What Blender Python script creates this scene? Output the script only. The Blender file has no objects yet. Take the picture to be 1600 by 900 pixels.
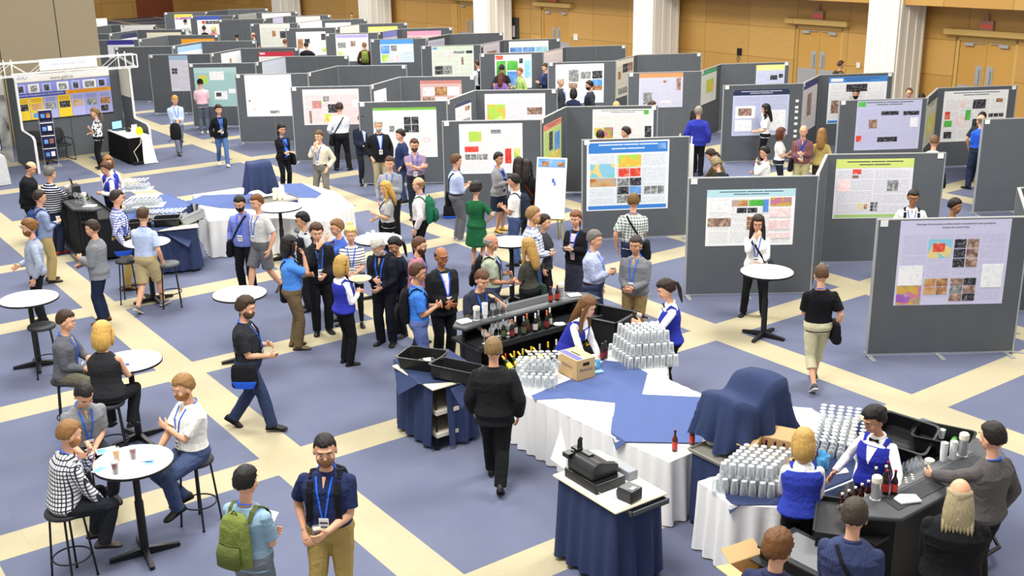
import bpy, math, random
from mathutils import Vector, Matrix, noise
from mathutils.bvhtree import BVHTree
random.seed(7)
SC = bpy.context.scene
COL = SC.collection
R = math.radians

# ---------------------------------------------------------------- camera (fitted to the carpet grid)
CAM_H = 6.15
FPX, PIT, ROLL = 1744.33, .3095, -.0149
_cp, _sp, _cr, _sr = math.cos(PIT), math.sin(PIT), math.cos(ROLL), math.sin(ROLL)
FW = Vector((0, _cp, -_sp)); _UP = Vector((0, _sp, _cp)); _RT = Vector((1, 0, 0))
R2 = _cr*_RT + _sr*_UP; U2 = -_sr*_RT + _cr*_UP
cd = bpy.data.cameras.new('camera'); cam = bpy.data.objects.new('camera', cd); COL.objects.link(cam)
cd.sensor_width = 36; cd.lens = FPX/1600*36; cd.clip_end = 300
cam.matrix_world = Matrix(((R2.x, U2.x, -FW.x, 0), (R2.y, U2.y, -FW.y, 0), (R2.z, U2.z, -FW.z, CAM_H), (0, 0, 0, 1)))
SC.camera = cam

# ---------------------------------------------------------------- light
w = bpy.data.worlds.new('hall_light'); SC.world = w; w.use_nodes = True
bg = w.node_tree.nodes['Background']; bg.inputs[0].default_value = (1, .985, .96, 1); bg.inputs[1].default_value = 0.62
def area(name, loc, sx, sy, power, rot=(0, 0, 0), col=(1, .97, .92)):
    l = bpy.data.lights.new(name, 'AREA'); l.shape = 'RECTANGLE'; l.size = sx; l.size_y = sy
    l.energy = power; l.color = col
    o = bpy.data.objects.new(name, l); COL.objects.link(o); o.location = loc; o.rotation_euler = rot
    return o
area('ceiling_light', (-3, 8, 12), 5, 5, 1900)
area('ceiling_light', (9, 16, 12), 5, 5, 1900)
area('ceiling_light', (-8, 22, 12), 5, 5, 2100)
area('ceiling_light', (4, 30, 12), 6, 6, 2300)
area('ceiling_light', (-8, 42, 13), 6, 6, 2300)
area('ceiling_light', (-3, 52, 13), 6, 6, 2200)
area('ceiling_light', (-18, 58, 13), 6, 6, 2200)
SC.view_settings.view_transform = 'Standard'; SC.view_settings.look = 'None'
SC.view_settings.gamma = 1; SC.view_settings.exposure = 0.08
SC.view_settings.use_curve_mapping = False

# ---------------------------------------------------------------- helpers
def at(x, y, z=0.0):
    """world point at height z seen at photo position x, y (1600x900)"""
    d = FW + R2*((x-800)/FPX) - U2*((y-450)/FPX)
    return Vector((0, 0, CAM_H)) + d*((z-CAM_H)/d.z)
def ray(x, y):
    return Vector((0, 0, CAM_H)), FW + R2*((x-800)/FPX) - U2*((y-450)/FPX)
def hexc(h):
    h = h.lstrip('#'); c = [int(h[i:i+2], 16)/255 for i in (0, 2, 4)]
    return tuple(((v+.055)/1.055)**2.4 if v > .04045 else v/12.92 for v in c)+(1,)

class NT:
    """tiny node-tree writer"""
    def __init__(s, name):
        s.m = bpy.data.materials.new(name); s.m.use_nodes = True; s.t = s.m.node_tree
        s.b = s.t.nodes['Principled BSDF']
    def n(s, typ, **kw):
        o = s.t.nodes.new(typ)
        for k, v in kw.items():
            if k.startswith('i_'): o.inputs[int(k[2:])].default_value = v
            else: setattr(o, k, v)
        return o
    def l(s, a, b): s.t.links.new(a, b)
    def math(s, op, a, b=None):
        o = s.n('ShaderNodeMath', operation=op)
        for i, x in enumerate((a, b)):
            if x is None: continue
            if isinstance(x, (int, float)): o.inputs[i].default_value = x
            else: s.l(x, o.inputs[i])
        return o.outputs[0]
    def mix(s, f, a, b):
        o = s.n('ShaderNodeMix', data_type='RGBA')
        for i, x in ((0, f), (6, a), (7, b)):
            if isinstance(x, (int, float, tuple)): o.inputs[i].default_value = x
            else: s.l(x, o.inputs[i])
        return o.outputs[2]
    def coord(s, k='Object'): return s.n('ShaderNodeTexCoord').outputs[k]
    def bump(s, h, strength=.3, dist=.01):
        b = s.n('ShaderNodeBump'); b.inputs['Strength'].default_value = strength; b.inputs['Distance'].default_value = dist
        s.l(h, b.inputs['Height']); s.l(b.outputs[0], s.b.inputs['Normal'])
_mats = {}
def mat(name, col='#808080', rough=.6, metal=0, spec=.4, trans=0, emit=0, ior=1.45, alpha=1):
    if name in _mats: return _mats[name]
    t = NT(name); b = t.b
    b.inputs['Base Color'].default_value = hexc(col); b.inputs['Roughness'].default_value = rough
    b.inputs['Metallic'].default_value = metal; b.inputs['Specular IOR Level'].default_value = spec
    b.inputs['Transmission Weight'].default_value = trans; b.inputs['IOR'].default_value = ior
    b.inputs['Alpha'].default_value = alpha
    if emit: b.inputs['Emission Color'].default_value = hexc(col); b.inputs['Emission Strength'].default_value = emit
    # faint procedural unevenness so that nothing is a dead flat colour
    nz = t.n('ShaderNodeTexNoise'); nz.inputs['Scale'].default_value = 9; nz.inputs['Detail'].default_value = 3
    t.l(t.coord(), nz.inputs['Vector'])
    r = t.n('ShaderNodeMapRange'); t.l(nz.outputs[0], r.inputs[0]); r.inputs[3].default_value = rough*.85; r.inputs[4].default_value = min(1, rough*1.15)
    if not trans: t.l(r.outputs[0], b.inputs['Roughness'])
    _mats[name] = t.m; return t.m
def cloth(col, pat=None, col2='#ffffff', rough=.85, sc=1.0):
    key = ('cloth', col, pat, col2, sc)
    if key in _mats: return _mats[key]
    t = NT('cloth_%s_%s' % (col.strip('#'), pat or 'plain')); b = t.b
    b.inputs['Roughness'].default_value = rough; b.inputs['Specular IOR Level'].default_value = .15
    co = t.coord(); sx = t.n('ShaderNodeSeparateXYZ'); t.l(co, sx.inputs[0])
    X, Y, Z = sx.outputs
    A, B = hexc(col), hexc(col2)
    XY = t.math('ADD', X, t.math('MULTIPLY', Y, .6))
    def band(v, freq, duty):
        return t.math('LESS_THAN', t.math('FRACT', t.math('MULTIPLY', v, freq)), duty)
    if pat == 'hstripe': c = t.mix(band(Z, 22*sc, .3), A, B)
    elif pat == 'vstripe': c = t.mix(band(XY, 45*sc, .3), A, B)
    elif pat == 'plaid':
        f = t.math('ADD', band(Z, 20*sc, .35), band(XY, 20*sc, .35)); c = t.mix(t.math('MULTIPLY', f, .5), A, B)
    elif pat == 'grid':
        f = t.math('MAXIMUM', band(Z, 24*sc, .3), band(XY, 24*sc, .3)); c = t.mix(f, A, B)
    elif pat == 'floral':
        v = t.n('ShaderNodeTexVoronoi'); v.inputs['Scale'].default_value = 22*sc; t.l(co, v.inputs['Vector'])
        nz2 = t.n('ShaderNodeTexNoise'); nz2.inputs['Scale'].default_value = 14; t.l(co, nz2.inputs['Vector'])
        c = t.mix(t.math('GREATER_THAN', nz2.outputs[0], .53), A, B)
    elif pat == 'tweed':
        nz2 = t.n('ShaderNodeTexNoise'); nz2.inputs['Scale'].default_value = 120; t.l(co, nz2.inputs['Vector'])
        c = t.mix(t.math('MULTIPLY', nz2.outputs[0], .6), A, B)
    else:
        nz2 = t.n('ShaderNodeTexNoise'); nz2.inputs['Scale'].default_value = 5; nz2.inputs['Detail'].default_value = 5; t.l(co, nz2.inputs['Vector'])
        c = t.mix(t.math('MULTIPLY', nz2.outputs[0], .22), A, tuple(min(1, x*1.7+.01) for x in A[:3])+(1,))
    if isinstance(c, tuple): b.inputs['Base Color'].default_value = c
    else: t.l(c, b.inputs['Base Color'])
    nz = t.n('ShaderNodeTexNoise'); nz.inputs['Scale'].default_value = 11; nz.inputs['Detail'].default_value = 6; nz.inputs['Distortion'].default_value = 1.2
    t.l(co, nz.inputs['Vector']); t.bump(nz.outputs[0], .10 if pat == 'linen' else .55, .03)
    _mats[key] = t.m; return t.m
def hairmat(col):
    key = ('hair', col)
    if key in _mats: return _mats[key]
    t = NT('hair_%s' % col.strip('#')); b = t.b; b.inputs['Roughness'].default_value = .5
    b.inputs['Specular IOR Level'].default_value = .35
    co = t.coord(); mp = t.n('ShaderNodeMapping'); mp.inputs['Scale'].default_value = (90, 90, 14); t.l(co, mp.inputs[0])
    nz = t.n('ShaderNodeTexNoise'); nz.inputs['Scale'].default_value = 1; nz.inputs['Detail'].default_value = 4; t.l(mp.outputs[0], nz.inputs['Vector'])
    A = hexc(col); t.l(t.mix(nz.outputs[0], tuple(x*.45 for x in A[:3])+(1,), tuple(min(1, x*1.5) for x in A[:3])+(1,)), b.inputs['Base Color'])
    t.bump(nz.outputs[0], .8, .01); _mats[key] = t.m; return t.m
def skinmat(col):
    key = ('skin', col)
    if key in _mats: return _mats[key]
    t = NT('skin_%s' % col.strip('#')); b = t.b; b.inputs['Roughness'].default_value = .5; b.inputs['Specular IOR Level'].default_value = .3
    b.inputs['Subsurface Weight'].default_value = .0
    nz = t.n('ShaderNodeTexNoise'); nz.inputs['Scale'].default_value = 18; t.l(t.coord(), nz.inputs['Vector'])
    A = hexc(col); t.l(t.mix(t.math('MULTIPLY', nz.outputs[0], .5), A, (A[0]*.9, A[1]*.72, A[2]*.66, 1)), b.inputs['Base Color'])
    _mats[key] = t.m; return t.m

class MB:
    """collects closed pieces and links them as ONE mesh object"""
    def __init__(s): s.v = []; s.f = []; s.mi = []; s.mats = []
    def m(s, material):
        if material not in s.mats: s.mats.append(material)
        return s.mats.index(material)
    def add(s, vs, fs, mt=None):
        o = len(s.v); s.v += [Vector(v) for v in vs]; s.f += [tuple(i+o for i in f) for f in fs]
        k = s.m(mt) if mt else 0; s.mi += [k]*len(fs)
    def box(s, a, b, mt=None, M=None):
        (x0, y0, z0), (x1, y1, z1) = a, b
        vs = [Vector(p) for p in ((x0, y0, z0), (x1, y0, z0), (x1, y1, z0), (x0, y1, z0), (x0, y0, z1), (x1, y0, z1), (x1, y1, z1), (x0, y1, z1))]
        if M: vs = [M @ v for v in vs]
        s.add(vs, [(0, 3, 2, 1), (4, 5, 6, 7), (0, 1, 5, 4), (1, 2, 6, 5), (2, 3, 7, 6), (3, 0, 4, 7)], mt)
    def prism(s, pts, z0, z1, mt=None, mside=None):
        n = len(pts)
        a = sum(pts[i][0]*pts[(i+1) % n][1]-pts[(i+1) % n][0]*pts[i][1] for i in range(n))
        if a < 0: pts = pts[::-1]
        vs = [(p[0], p[1], z0) for p in pts]+[(p[0], p[1], z1) for p in pts]
        s.add(vs, [tuple(range(n, 2*n)), tuple(range(n-1, -1, -1))], mt)
        o = len(s.v)-2*n; k = s.m(mside or mt) if (mside or mt) else 0
        for i in range(n):
            s.f.append((o+i, o+(i+1) % n, o+n+(i+1) % n, o+n+i)); s.mi.append(k)
    def lathe(s, prof, n=16, c=(0, 0, 0), mt=None, M=None, closed=True):
        vs = []
        for (r, z) in prof:
            for i in range(n):
                a = 2*math.pi*i/n; vs.append(Vector((c[0]+r*math.cos(a), c[1]+r*math.sin(a), c[2]+z)))
        fs = [(j*n+i, j*n+(i+1) % n, (j+1)*n+(i+1) % n, (j+1)*n+i) for j in range(len(prof)-1) for i in range(n)]
        if closed: fs += [tuple(range(n-1, -1, -1)), tuple((len(prof)-1)*n+i for i in range(n))]
        if M: vs = [M @ v for v in vs]
        s.add(vs, fs, mt)
    def tube(s, pts, rs, n=8, mt=None, flat=1.0, ref=None):
        """tube through points with radius per point (or (rx, ry) pairs)"""
        pts = [Vector(p) for p in pts]; N = len(pts)
        if not isinstance(rs, (list, tuple)): rs = [rs]*N
        vs = []; pu = None
        for i, p in enumerate(pts):
            t = (pts[min(i+1, N-1)]-pts[max(i-1, 0)])
            if t.length < 1e-7: t = Vector((0, 0, 1))
            t.normalize()
            u = ref if ref else (pu if pu else (Vector((1, 0, 0)) if abs(t.x) < .9 else Vector((0, 1, 0))))
            u = Vector(u); u = (u-t*u.dot(t)); u.normalize(); v = t.cross(u); pu = u
            r = rs[i]; rx, ry = (r if isinstance(r, (tuple, list)) else (r, r*flat))
            for k in range(n):
                a = 2*math.pi*k/n; vs.append(p+u*(rx*math.cos(a))+v*(ry*math.sin(a)))
        fs = [(j*n+i, j*n+(i+1) % n, (j+1)*n+(i+1) % n, (j+1)*n+i) for j in range(N-1) for i in range(n)]
        fs += [tuple(range(n-1, -1, -1)), tuple((N-1)*n+i for i in range(n))]
        s.add(vs, fs, mt)
    def ball(s, c, r, M=None, n=12, m=8, mt=None):
        c = Vector(c); r = (r, r, r) if isinstance(r, (int, float)) else r
        vs = [Vector((0, 0, -1))]; fs = []
        for j in range(1, m):
            th = math.pi*j/m
            for i in range(n):
                a = 2*math.pi*i/n; vs.append(Vector((math.sin(th)*math.cos(a), math.sin(th)*math.sin(a), -math.cos(th))))
        vs.append(Vector((0, 0, 1)))
        for i in range(n): fs.append((0, 1+(i+1) % n, 1+i)); fs.append((len(vs)-1, 1+(m-2)*n+i, 1+(m-2)*n+(i+1) % n))
        for j in range(m-2):
            for i in range(n): fs.append((1+j*n+i, 1+j*n+(i+1) % n, 1+(j+1)*n+(i+1) % n, 1+(j+1)*n+i))
        vs = [Vector((v.x*r[0], v.y*r[1], v.z*r[2])) for v in vs]
        if M: vs = [M.to_3x3() @ v for v in vs]; c = M @ c
        s.add([v+c for v in vs], fs, mt)
    def mesh(s, name, material=None):
        me = bpy.data.meshes.new(name); me.from_pydata([tuple(v) for v in s.v], [], s.f); me.update()
        if s.mats:
            for m_ in s.mats: me.materials.append(m_)
            me.polygons.foreach_set('material_index', s.mi)
        elif material: me.materials.append(material)
        return me
    def build(s, name, material=None, parent=None, smooth=False, bevel=0):
        o = bpy.data.objects.new(name, s.mesh(name, material)); COL.objects.link(o)
        if parent: o.parent = parent
        if smooth:
            o.data.polygons.foreach_set('use_smooth', [True]*len(o.data.polygons))
            if smooth != 'all': o.data.set_sharp_from_angle(angle=R(40))
        if bevel:
            b = o.modifiers.new('bevel', 'BEVEL'); b.width = bevel; b.segments = 2; b.limit_method = 'ANGLE'
        return o
def tag(o, label=None, cat=None, group=None, kind=None):
    if label: o['label'] = label
    if cat: o['category'] = cat
    if group: o['group'] = group
    if kind: o['kind'] = kind
    return o
def thing(name, label, cat, loc=(0, 0, 0), rz=0, group=None):
    o = bpy.data.objects.new(name, None); COL.objects.link(o); o.location = loc; o.rotation_euler = (0, 0, rz)
    o.empty_display_size = .1
    return tag(o, label, cat, group)
def kids(o): return [c for c in ALLK.get(o.name, [])]
def copy_tree(o, parent=None):
    c = o.copy(); COL.objects.link(c); c.parent = parent
    for ch in list(o.children): copy_tree(ch, c)
    return c
def text_mesh(txt, size, material, parent=None, M=None, name='lettering', ext=.001, align='CENTER'):
    cu = bpy.data.curves.new(name, 'FONT'); cu.body = txt; cu.size = size; cu.extrude = ext; cu.align_x = align; cu.align_y = 'CENTER'
    o = bpy.data.objects.new(name, cu); COL.objects.link(o)
    dg = bpy.context.evaluated_depsgraph_get(); me = bpy.data.meshes.new_from_object(o.evaluated_get(dg))
    bpy.data.objects.remove(o); me.materials.clear(); me.materials.append(material)
    r = bpy.data.objects.new(name, me); COL.objects.link(r)
    if parent: r.parent = parent
    if M: r.matrix_local = M
    return r
UB = Vector((math.cos(R(36)), math.sin(R(36)), 0)); UA = Vector((math.cos(R(-54)), math.sin(R(-54)), 0))
# ================================================================ ROOM
def carpet():
    t = NT('carpet'); b = t.b; b.inputs['Roughness'].default_value = .95; b.inputs['Specular IOR Level'].default_value = .1
    g = t.n('ShaderNodeNewGeometry').outputs['Position']
    s = t.n('ShaderNodeSeparateXYZ'); t.l(g, s.inputs[0]); X, Y, _ = s.outputs
    th = -.9433; c_, s_ = math.cos(th), math.sin(th); ox, oy = -1.1536*6.15, 2.9917*6.15
    dx = t.math('SUBTRACT', X, ox); dy = t.math('SUBTRACT', Y, oy)
    u = t.math('ADD', t.math('MULTIPLY', dx, c_), t.math('MULTIPLY', dy, s_))
    v = t.math('ADD', t.math('MULTIPLY', dx, -s_), t.math('MULTIPLY', dy, c_))
    def stripe(q, P, wd):
        fr = t.math('FRACT', t.math('ADD', t.math('DIVIDE', q, P), 100.5))
        return t.math('LESS_THAN', t.math('MULTIPLY', t.math('ABSOLUTE', t.math('SUBTRACT', fr, .5)), P), wd/2)
    st = t.math('MAXIMUM', stripe(u, .601*6.15, .0899*6.15), stripe(v, .6027*6.15, .0899*6.15))
    # carpet tiles of half a stripe step, each laid with its own pile direction
    cu = t.math('FLOOR', t.math('DIVIDE', u, .616)); cv = t.math('FLOOR', t.math('DIVIDE', v, .616))
    cmb = t.n('ShaderNodeCombineXYZ'); t.l(cu, cmb.inputs[0]); t.l(cv, cmb.inputs[1])
    wn = t.n('ShaderNodeTexWhiteNoise'); t.l(cmb.outputs[0], wn.inputs[0])
    fu = t.math('FRACT', t.math('ADD', t.math('DIVIDE', u, .616), 50)); fv = t.math('FRACT', t.math('ADD', t.math('DIVIDE', v, .616), 50))
    seam = t.math('MAXIMUM', t.math('LESS_THAN', fu, .012), t.math('LESS_THAN', fv, .012))
    nz = t.n('ShaderNodeTexNoise'); nz.inputs['Scale'].default_value = 1.3; nz.inputs['Detail'].default_value = 8; t.l(g, nz.inputs['Vector'])
    nf = t.n('ShaderNodeTexNoise'); nf.inputs['Scale'].default_value = 60; nf.inputs['Detail'].default_value = 3; t.l(g, nf.inputs['Vector'])
    blue = t.mix(wn.outputs[0], hexc('#62687f'), hexc('#646a81'))
    cream = t.mix(wn.outputs[0], hexc('#b3a98a'), hexc('#b6ac8d'))
    c = t.mix(st, blue, cream)
    c = t.mix(t.math('MULTIPLY', seam, .10), c, hexc('#4a5068'))
    c = t.mix(t.math('MULTIPLY', t.math('SUBTRACT', nz.outputs[0], .35), .45), c, hexc('#7d7f8c'))
    mm = t.n('ShaderNodeMix', data_type='RGBA', blend_type='MULTIPLY'); mm.inputs[0].default_value = .5
    t.l(c, mm.inputs[6]); r = t.n('ShaderNodeMapRange'); t.l(nf.outputs[0], r.inputs[0]); r.inputs[3].default_value = .55; r.inputs[4].default_value = 1.35
    t.l(r.outputs[0], mm.inputs[7]); t.l(mm.outputs[2], b.inputs['Base Color'])
    t.bump(nf.outputs[0], .4, .006)
    return t.m
m = MB(); m.box((-45, -4, -.2), (40, 95, 0)); tag(m.build('floor', carpet()), kind='structure')

def wood(name, c1, c2, pw=1.2, ph=1.2, seam=.02):
    t = NT(name); b = t.b; b.inputs['Roughness'].default_value = .38
    co = t.coord(); sp = t.n('ShaderNodeSeparateXYZ'); t.l(co, sp.inputs[0]); X, Y, Z = sp.outputs
    mp = t.n('ShaderNodeMapping'); mp.inputs['Scale'].default_value = (1.2, 1.2, 14); t.l(co, mp.inputs[0])
    nz = t.n('ShaderNodeTexNoise'); nz.inputs['Scale'].default_value = 1.4; nz.inputs['Detail'].default_value = 6; nz.inputs['Distortion'].default_value = .6; t.l(mp.outputs[0], nz.inputs['Vector'])
    cmb = t.n('ShaderNodeCombineXYZ'); t.l(t.math('FLOOR', t.math('DIVIDE', X, pw)), cmb.inputs[0]); t.l(t.math('FLOOR', t.math('DIVIDE', Z, ph)), cmb.inputs[1])
    wn = t.n('ShaderNodeTexWhiteNoise'); t.l(cmb.outputs[0], wn.inputs[0])
    c = t.mix(t.math('MULTIPLY', t.math('ADD', nz.outputs[0], wn.outputs[0]), .5), hexc(c1), hexc(c2))
    fx = t.math('LESS_THAN', t.math('FRACT', t.math('ADD', t.math('DIVIDE', X, pw), 100)), seam/pw)
    fz = t.math('LESS_THAN', t.math('FRACT', t.math('ADD', t.math('DIVIDE', Z, ph), 100)), seam/ph)
    c = t.mix(t.math('MULTIPLY', t.math('MAXIMUM', fx, fz), .7), c, hexc('#6b4a1a'))
    t.l(c, b.inputs['Base Color']); return t.m
WOOD = wood('maple_wall', '#b88a45', '#d2a75e', 2.4, 1.2)
DOORW = wood('maple_door', '#bd8c3e', '#d2a356', 50, 50)
TRIMW = wood('maple_trim', '#c5a258', '#d4b36c', 50, 50)
# wall frame: local x along the wall (towards the far left), local -y into the room
WA = math.atan2(1.0*math.sin(R(126.5)), math.cos(R(126.5)))
wl0 = Vector((11.1, 43.9, 0)); wdir = Vector((math.cos(R(126.5)), math.sin(R(126.5)), 0)); wn_ = Vector((-wdir.y, wdir.x, 0))
if wn_.dot(Vector((0, -1, 0))) < 0: wn_ = -wn_
# long wall: local +x = towards the near right end, so local -y faces the room
WM = Matrix.Translation(wl0) @ Matrix.Rotation(R(126.5+180), 4, 'Z')
def wobj(mb, name, material, parent=None, **k):
    o = mb.build(name, material, parent, **k)
    if not parent: o.matrix_world = WM
    return o
# door centres along the wall
DOORX = [-22.2, -14.8, 1.05, 7.9]
def wall_long():
    mb = MB(); xs = [-62]
    for d in DOORX: xs += [d-1.12, d+1.12]
    xs += [22]
    for i in range(0, len(xs), 2): mb.box((xs[i], 0, 0), (xs[i+1], .3, 3.7))
    for d in DOORX: mb.box((d-1.12, 0, 2.55), (d+1.12, .3, 3.7))
    tag(wobj(mb, 'wall_right', WOOD), kind='structure')
    mb = MB(); mb.box((-62, -1.6, 3.62), (22, .3, 3.8)); mb.box((-62, -1.6, 3.8), (22, -1.4, 9)); tag(wobj(mb, 'trim_1', WOOD), kind='structure')
wall_long()
STEEL = mat('brushed_steel', '#c9cbcc', .35, .6)
def door(k, dx):
    mb = MB(); mb.box((dx-1.12, .06, 0), (dx-1.0, .3, 2.55)); mb.box((dx+1.0, .06, 0), (dx+1.12, .3, 2.55)); mb.box((dx-1.12, .06, 2.42), (dx+1.12, .3, 2.55))
    o = bpy.data.objects.new('door_%d' % k, None); COL.objects.link(o); o.matrix_world = WM; tag(o, kind='structure')
    mb.build('door_frame', TRIMW, o)
    mb = MB(); mb.box((dx-1.45, -.28, 2.62), (dx+1.45, -.002, 2.82)); mb.build('door_canopy', TRIMW, o, bevel=.02)
    for s in (-1, 1):
        mb = MB(); mb.box((dx+(s-1)*.495+.005 if s > 0 else dx-.99, .1, .01), (dx+.99 if s > 0 else dx-.005, .15, 2.42)); lf = mb.build('door_leaf', DOORW, o)
        mb = MB(); mb.box((dx+s*.2-.13, .08, 1.0), (dx+s*.2+.1, .1, 1.62)); mb.box((dx+s*.2-.02, .02, 1.05), (dx+s*.2+.02, .06, 1.5)); mb.build('push_plate', STEEL, lf)
        mb = MB(); mb.box((dx+s*.5-.45, .085, .02), (dx+s*.5+.45, .1, .95)); mb.build('kick_plate', STEEL, lf)
        mb = MB(); mb.box((dx+s*.62-.16, .0, 2.27), (dx+s*.62+.16, .1, 2.37)); mb.box((dx+s*.3-.2, .03, 2.36), (dx+s*.3+.2, .05, 2.385)); mb.build('door_closer', STEEL, lf)
for i, dx in enumerate(DOORX): door(i+1, dx)
def exit_sign(dx, label):
    o = thing('exit_sign', label, 'sign'); o.matrix_world = WM @ Matrix.Translation((dx, -.12, 2.76))
    mb = MB(); mb.box((-.24, 0, 0), (.24, .08, .36)); mb.box((-.03, .02, .36), (.03, .06, .6)); mb.box((-.03, .06, .2), (.03, .12, .26)); mb.build('sign_case', mat('exit_case', '#b98a78', .5), o)
    text_mesh('SORTIE', .125, mat('exit_red', '#e0202a', .5, emit=.7), o, Matrix.Translation((0, -.004, .18)) @ Matrix.Rotation(R(90), 4, 'X'), 'sign_lettering', .003)
exit_sign(DOORX[3], 'red SORTIE exit sign above the rightmost double doors')
exit_sign(DOORX[2], 'red SORTIE exit sign above the double doors between the two nearest white columns')
exit_sign(DOORX[1], 'red SORTIE exit sign at the top edge above the third set of double doors')
# switches, extinguisher, phone on the wall
def wallbox(x, z, sx, sz, name, label, cat, material):
    mb = MB(); mb.box((x-sx/2, -.05, z-sz/2), (x+sx/2, 0, z+sz/2)); o = mb.build(name, material, None, bevel=.008); o.matrix_world = WM; tag(o, label, cat)
wallbox(2.97, 1.27, .16, .2, 'wall_switch', 'white switch plate on wood wall right of the double doors by the backpacker', 'switch', mat('switch_white', '#e9e4da'))
wallbox(-13.2, 1.27, .3, .3, 'wall_box', 'small cream control box on wood wall right of the third double doors', 'control box', mat('switch_white'))
o = thing('wall_telephone', 'black telephone hanging on the wood wall between white columns', 'telephone'); o.matrix_world = WM @ Matrix.Translation((-2.83, -.06, 1.34))
mb = MB(); mb.box((-.11, 0, -.14), (.11, .06, .14)); mb.build('telephone_body', mat('phone_black', '#1c1c1e', .4), o, bevel=.01)
mb = MB(); mb.tube([(-.02, -.02, -.14), (-.06, -.03, -.3), (0, -.03, -.42), (.05, -.02, -.3), (.02, 0, -.14)], .012, 6); mb.build('telephone_cord', mat('phone_black'), o)
o = thing('fire_cabinet', 'glass-fronted fire extinguisher cabinet on wood wall beside a white column', 'cabinet'); o.matrix_world = WM @ Matrix.Translation((-18.0, -.04, 1.3))
mb = MB(); mb.box((-.3, -.02, -.65), (.3, .03, .65)); mb.build('cabinet_door', mat('cabinet_dark', '#4a4a48', .3), o)
mb = MB(); mb.tube([(0, -.11, -.3), (0, -.11, .25)], .09, 10); mb.build('extinguisher', mat('ext_grey', '#c9c9c4', .4), o)
# columns
CW = mat('column_white', '#f4f2ea', .6)
def flute():
    t = NT('column_fluted'); t.b.inputs['Roughness'].default_value = .6
    co = t.coord(); sp = t.n('ShaderNodeSeparateXYZ'); t.l(co, sp.inputs[0])
    f = t.math('LESS_THAN', t.math('FRACT', t.math('MULTIPLY', t.math('ADD', sp.outputs[0], sp.outputs[1]), 3.1)), .1)
    t.l(t.mix(t.math('MULTIPLY', f, .35), hexc('#f4f1e6'), hexc('#b9ad92')), t.b.inputs['Base Color']); return t.m
FL = flute()
COLX = [5.15, -6.62, -18.5, -30.35, -42.2]
COLX = [float(v) for v in COLX]
def column(i, cx, s=.6):
    mb = MB(); y1 = -.35; mb.box((cx-s, y1-1.5, 0), (cx+s, y1, 8.6), FL)
    for q in (-.5, -.15, .2, .5): mb.box((cx+s-.01, y1-.75+q*1.3, .0), (cx+s+.03, y1-.75+q*1.3+.1, 8.6), FL)
    o = mb.build('column_%d' % i); o.matrix_world = WM; tag(o, kind='structure')
for i, cx in enumerate(COLX): column(i+1, cx)
# far end wall, perpendicular to the long wall
EM = Matrix.Translation(WM @ Vector((-62, 0, 0))) @ Matrix.Rotation(R(36.5), 4, 'Z')
mb = MB(); mb.box((-40, 0, 0), (-4.5, .3, 9)); mb.box((-1.5, 0, 0), (12, .3, 9)); mb.box((-4.5, 0, 3.6), (-1.5, .3, 9))
o = mb.build('wall_back', WOOD); o.matrix_world = EM; tag(o, kind='structure')
mb = MB(); mb.box((-4.5, .02, 0), (-1.5, 3, 3.6)); o = mb.build('wall_alcove', mat('alcove_brown', '#8a4a2c', .6)); o.matrix_world = EM; tag(o, kind='structure')
# beige folding partition on the left
def beige():
    t = NT('partition_fabric'); t.b.inputs['Roughness'].default_value = .9
    co = t.coord(); sp = t.n('ShaderNodeSeparateXYZ'); t.l(co, sp.inputs[0])
    f = t.math('LESS_THAN', t.math('FRACT', t.math('ADD', t.math('DIVIDE', sp.outputs[0], 1.75), 20.706)), .02)
    nz = t.n('ShaderNodeTexNoise'); nz.inputs['Scale'].default_value = 30; t.l(co, nz.inputs['Vector'])
    c = t.mix(t.math('MULTIPLY', nz.outputs[0], .5), hexc('#a3967c'), hexc('#94886f'))
    t.l(t.mix(f, c, hexc('#4c4436')), t.b.inputs['Base Color']); t.bump(nz.outputs[0], .3, .01); return t.m
e = at(166, 88, 2.6)
mb = MB(); mb.box((-16, 0, 0), (0, .2, 9)); o = mb.build('wall_left', beige()); o.matrix_world = Matrix.Translation((-13.0, 36.2, 0)) @ Matrix.Rotation(R(36), 4, 'Z'); tag(o, kind='structure')

# ================================================================ POSTER BOARDS
BGREY = None
def boardmat():
    t = NT('board_felt'); t.b.inputs['Roughness'].default_value = .95; t.b.inputs['Specular IOR Level'].default_value = .1
    nz = t.n('ShaderNodeTexNoise'); nz.inputs['Scale'].default_value = 3; nz.inputs['Detail'].default_value = 8; t.l(t.coord(), nz.inputs['Vector'])
    t.l(t.mix(nz.outputs[0], hexc('#5a5e63'), hexc('#63676c')), t.b.inputs['Base Color']); return t.m
BGREY = boardmat(); ALU = mat('aluminium', '#b9bcbb', .4, .5); DKSEAM = mat('seam_dark', '#3a3d40', .8); CARDW = mat('card_white', '#f2f2ee', .7)
def board_mesh_set(L):
    """felt panels with middle joint, end profiles, feet, number card (front, left)"""
    f = MB(); f.box((0, -.022, .06), (L/2-.004, .022, 2.11)); f.box((L/2+.004, -.022, .06), (L, .022, 2.11))
    e = MB()
    for x in (-.012, L-.012): e.box((x, -.028, .03), (x+.024, .028, 2.125))
    e.box((0, -.026, 2.11), (L, .026, 2.128)); e.box((L/2-.004, -.015, .03), (L/2+.004, .015, 2.11)); e.box((0, -.02, .04), (L, .02, .06))
    ft = MB()
    for x in (0,): ft.box((x-.035, -.2, 0), (x+.035, .2, .012)); ft.box((x-.012, -.015, .01), (x+.012, .015, .06))
    return f.mesh('felt_panel', BGREY), e.mesh('edge_frame', ALU), ft.mesh('foot', ALU)
_bm = {}
BOARDS = {}
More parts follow.
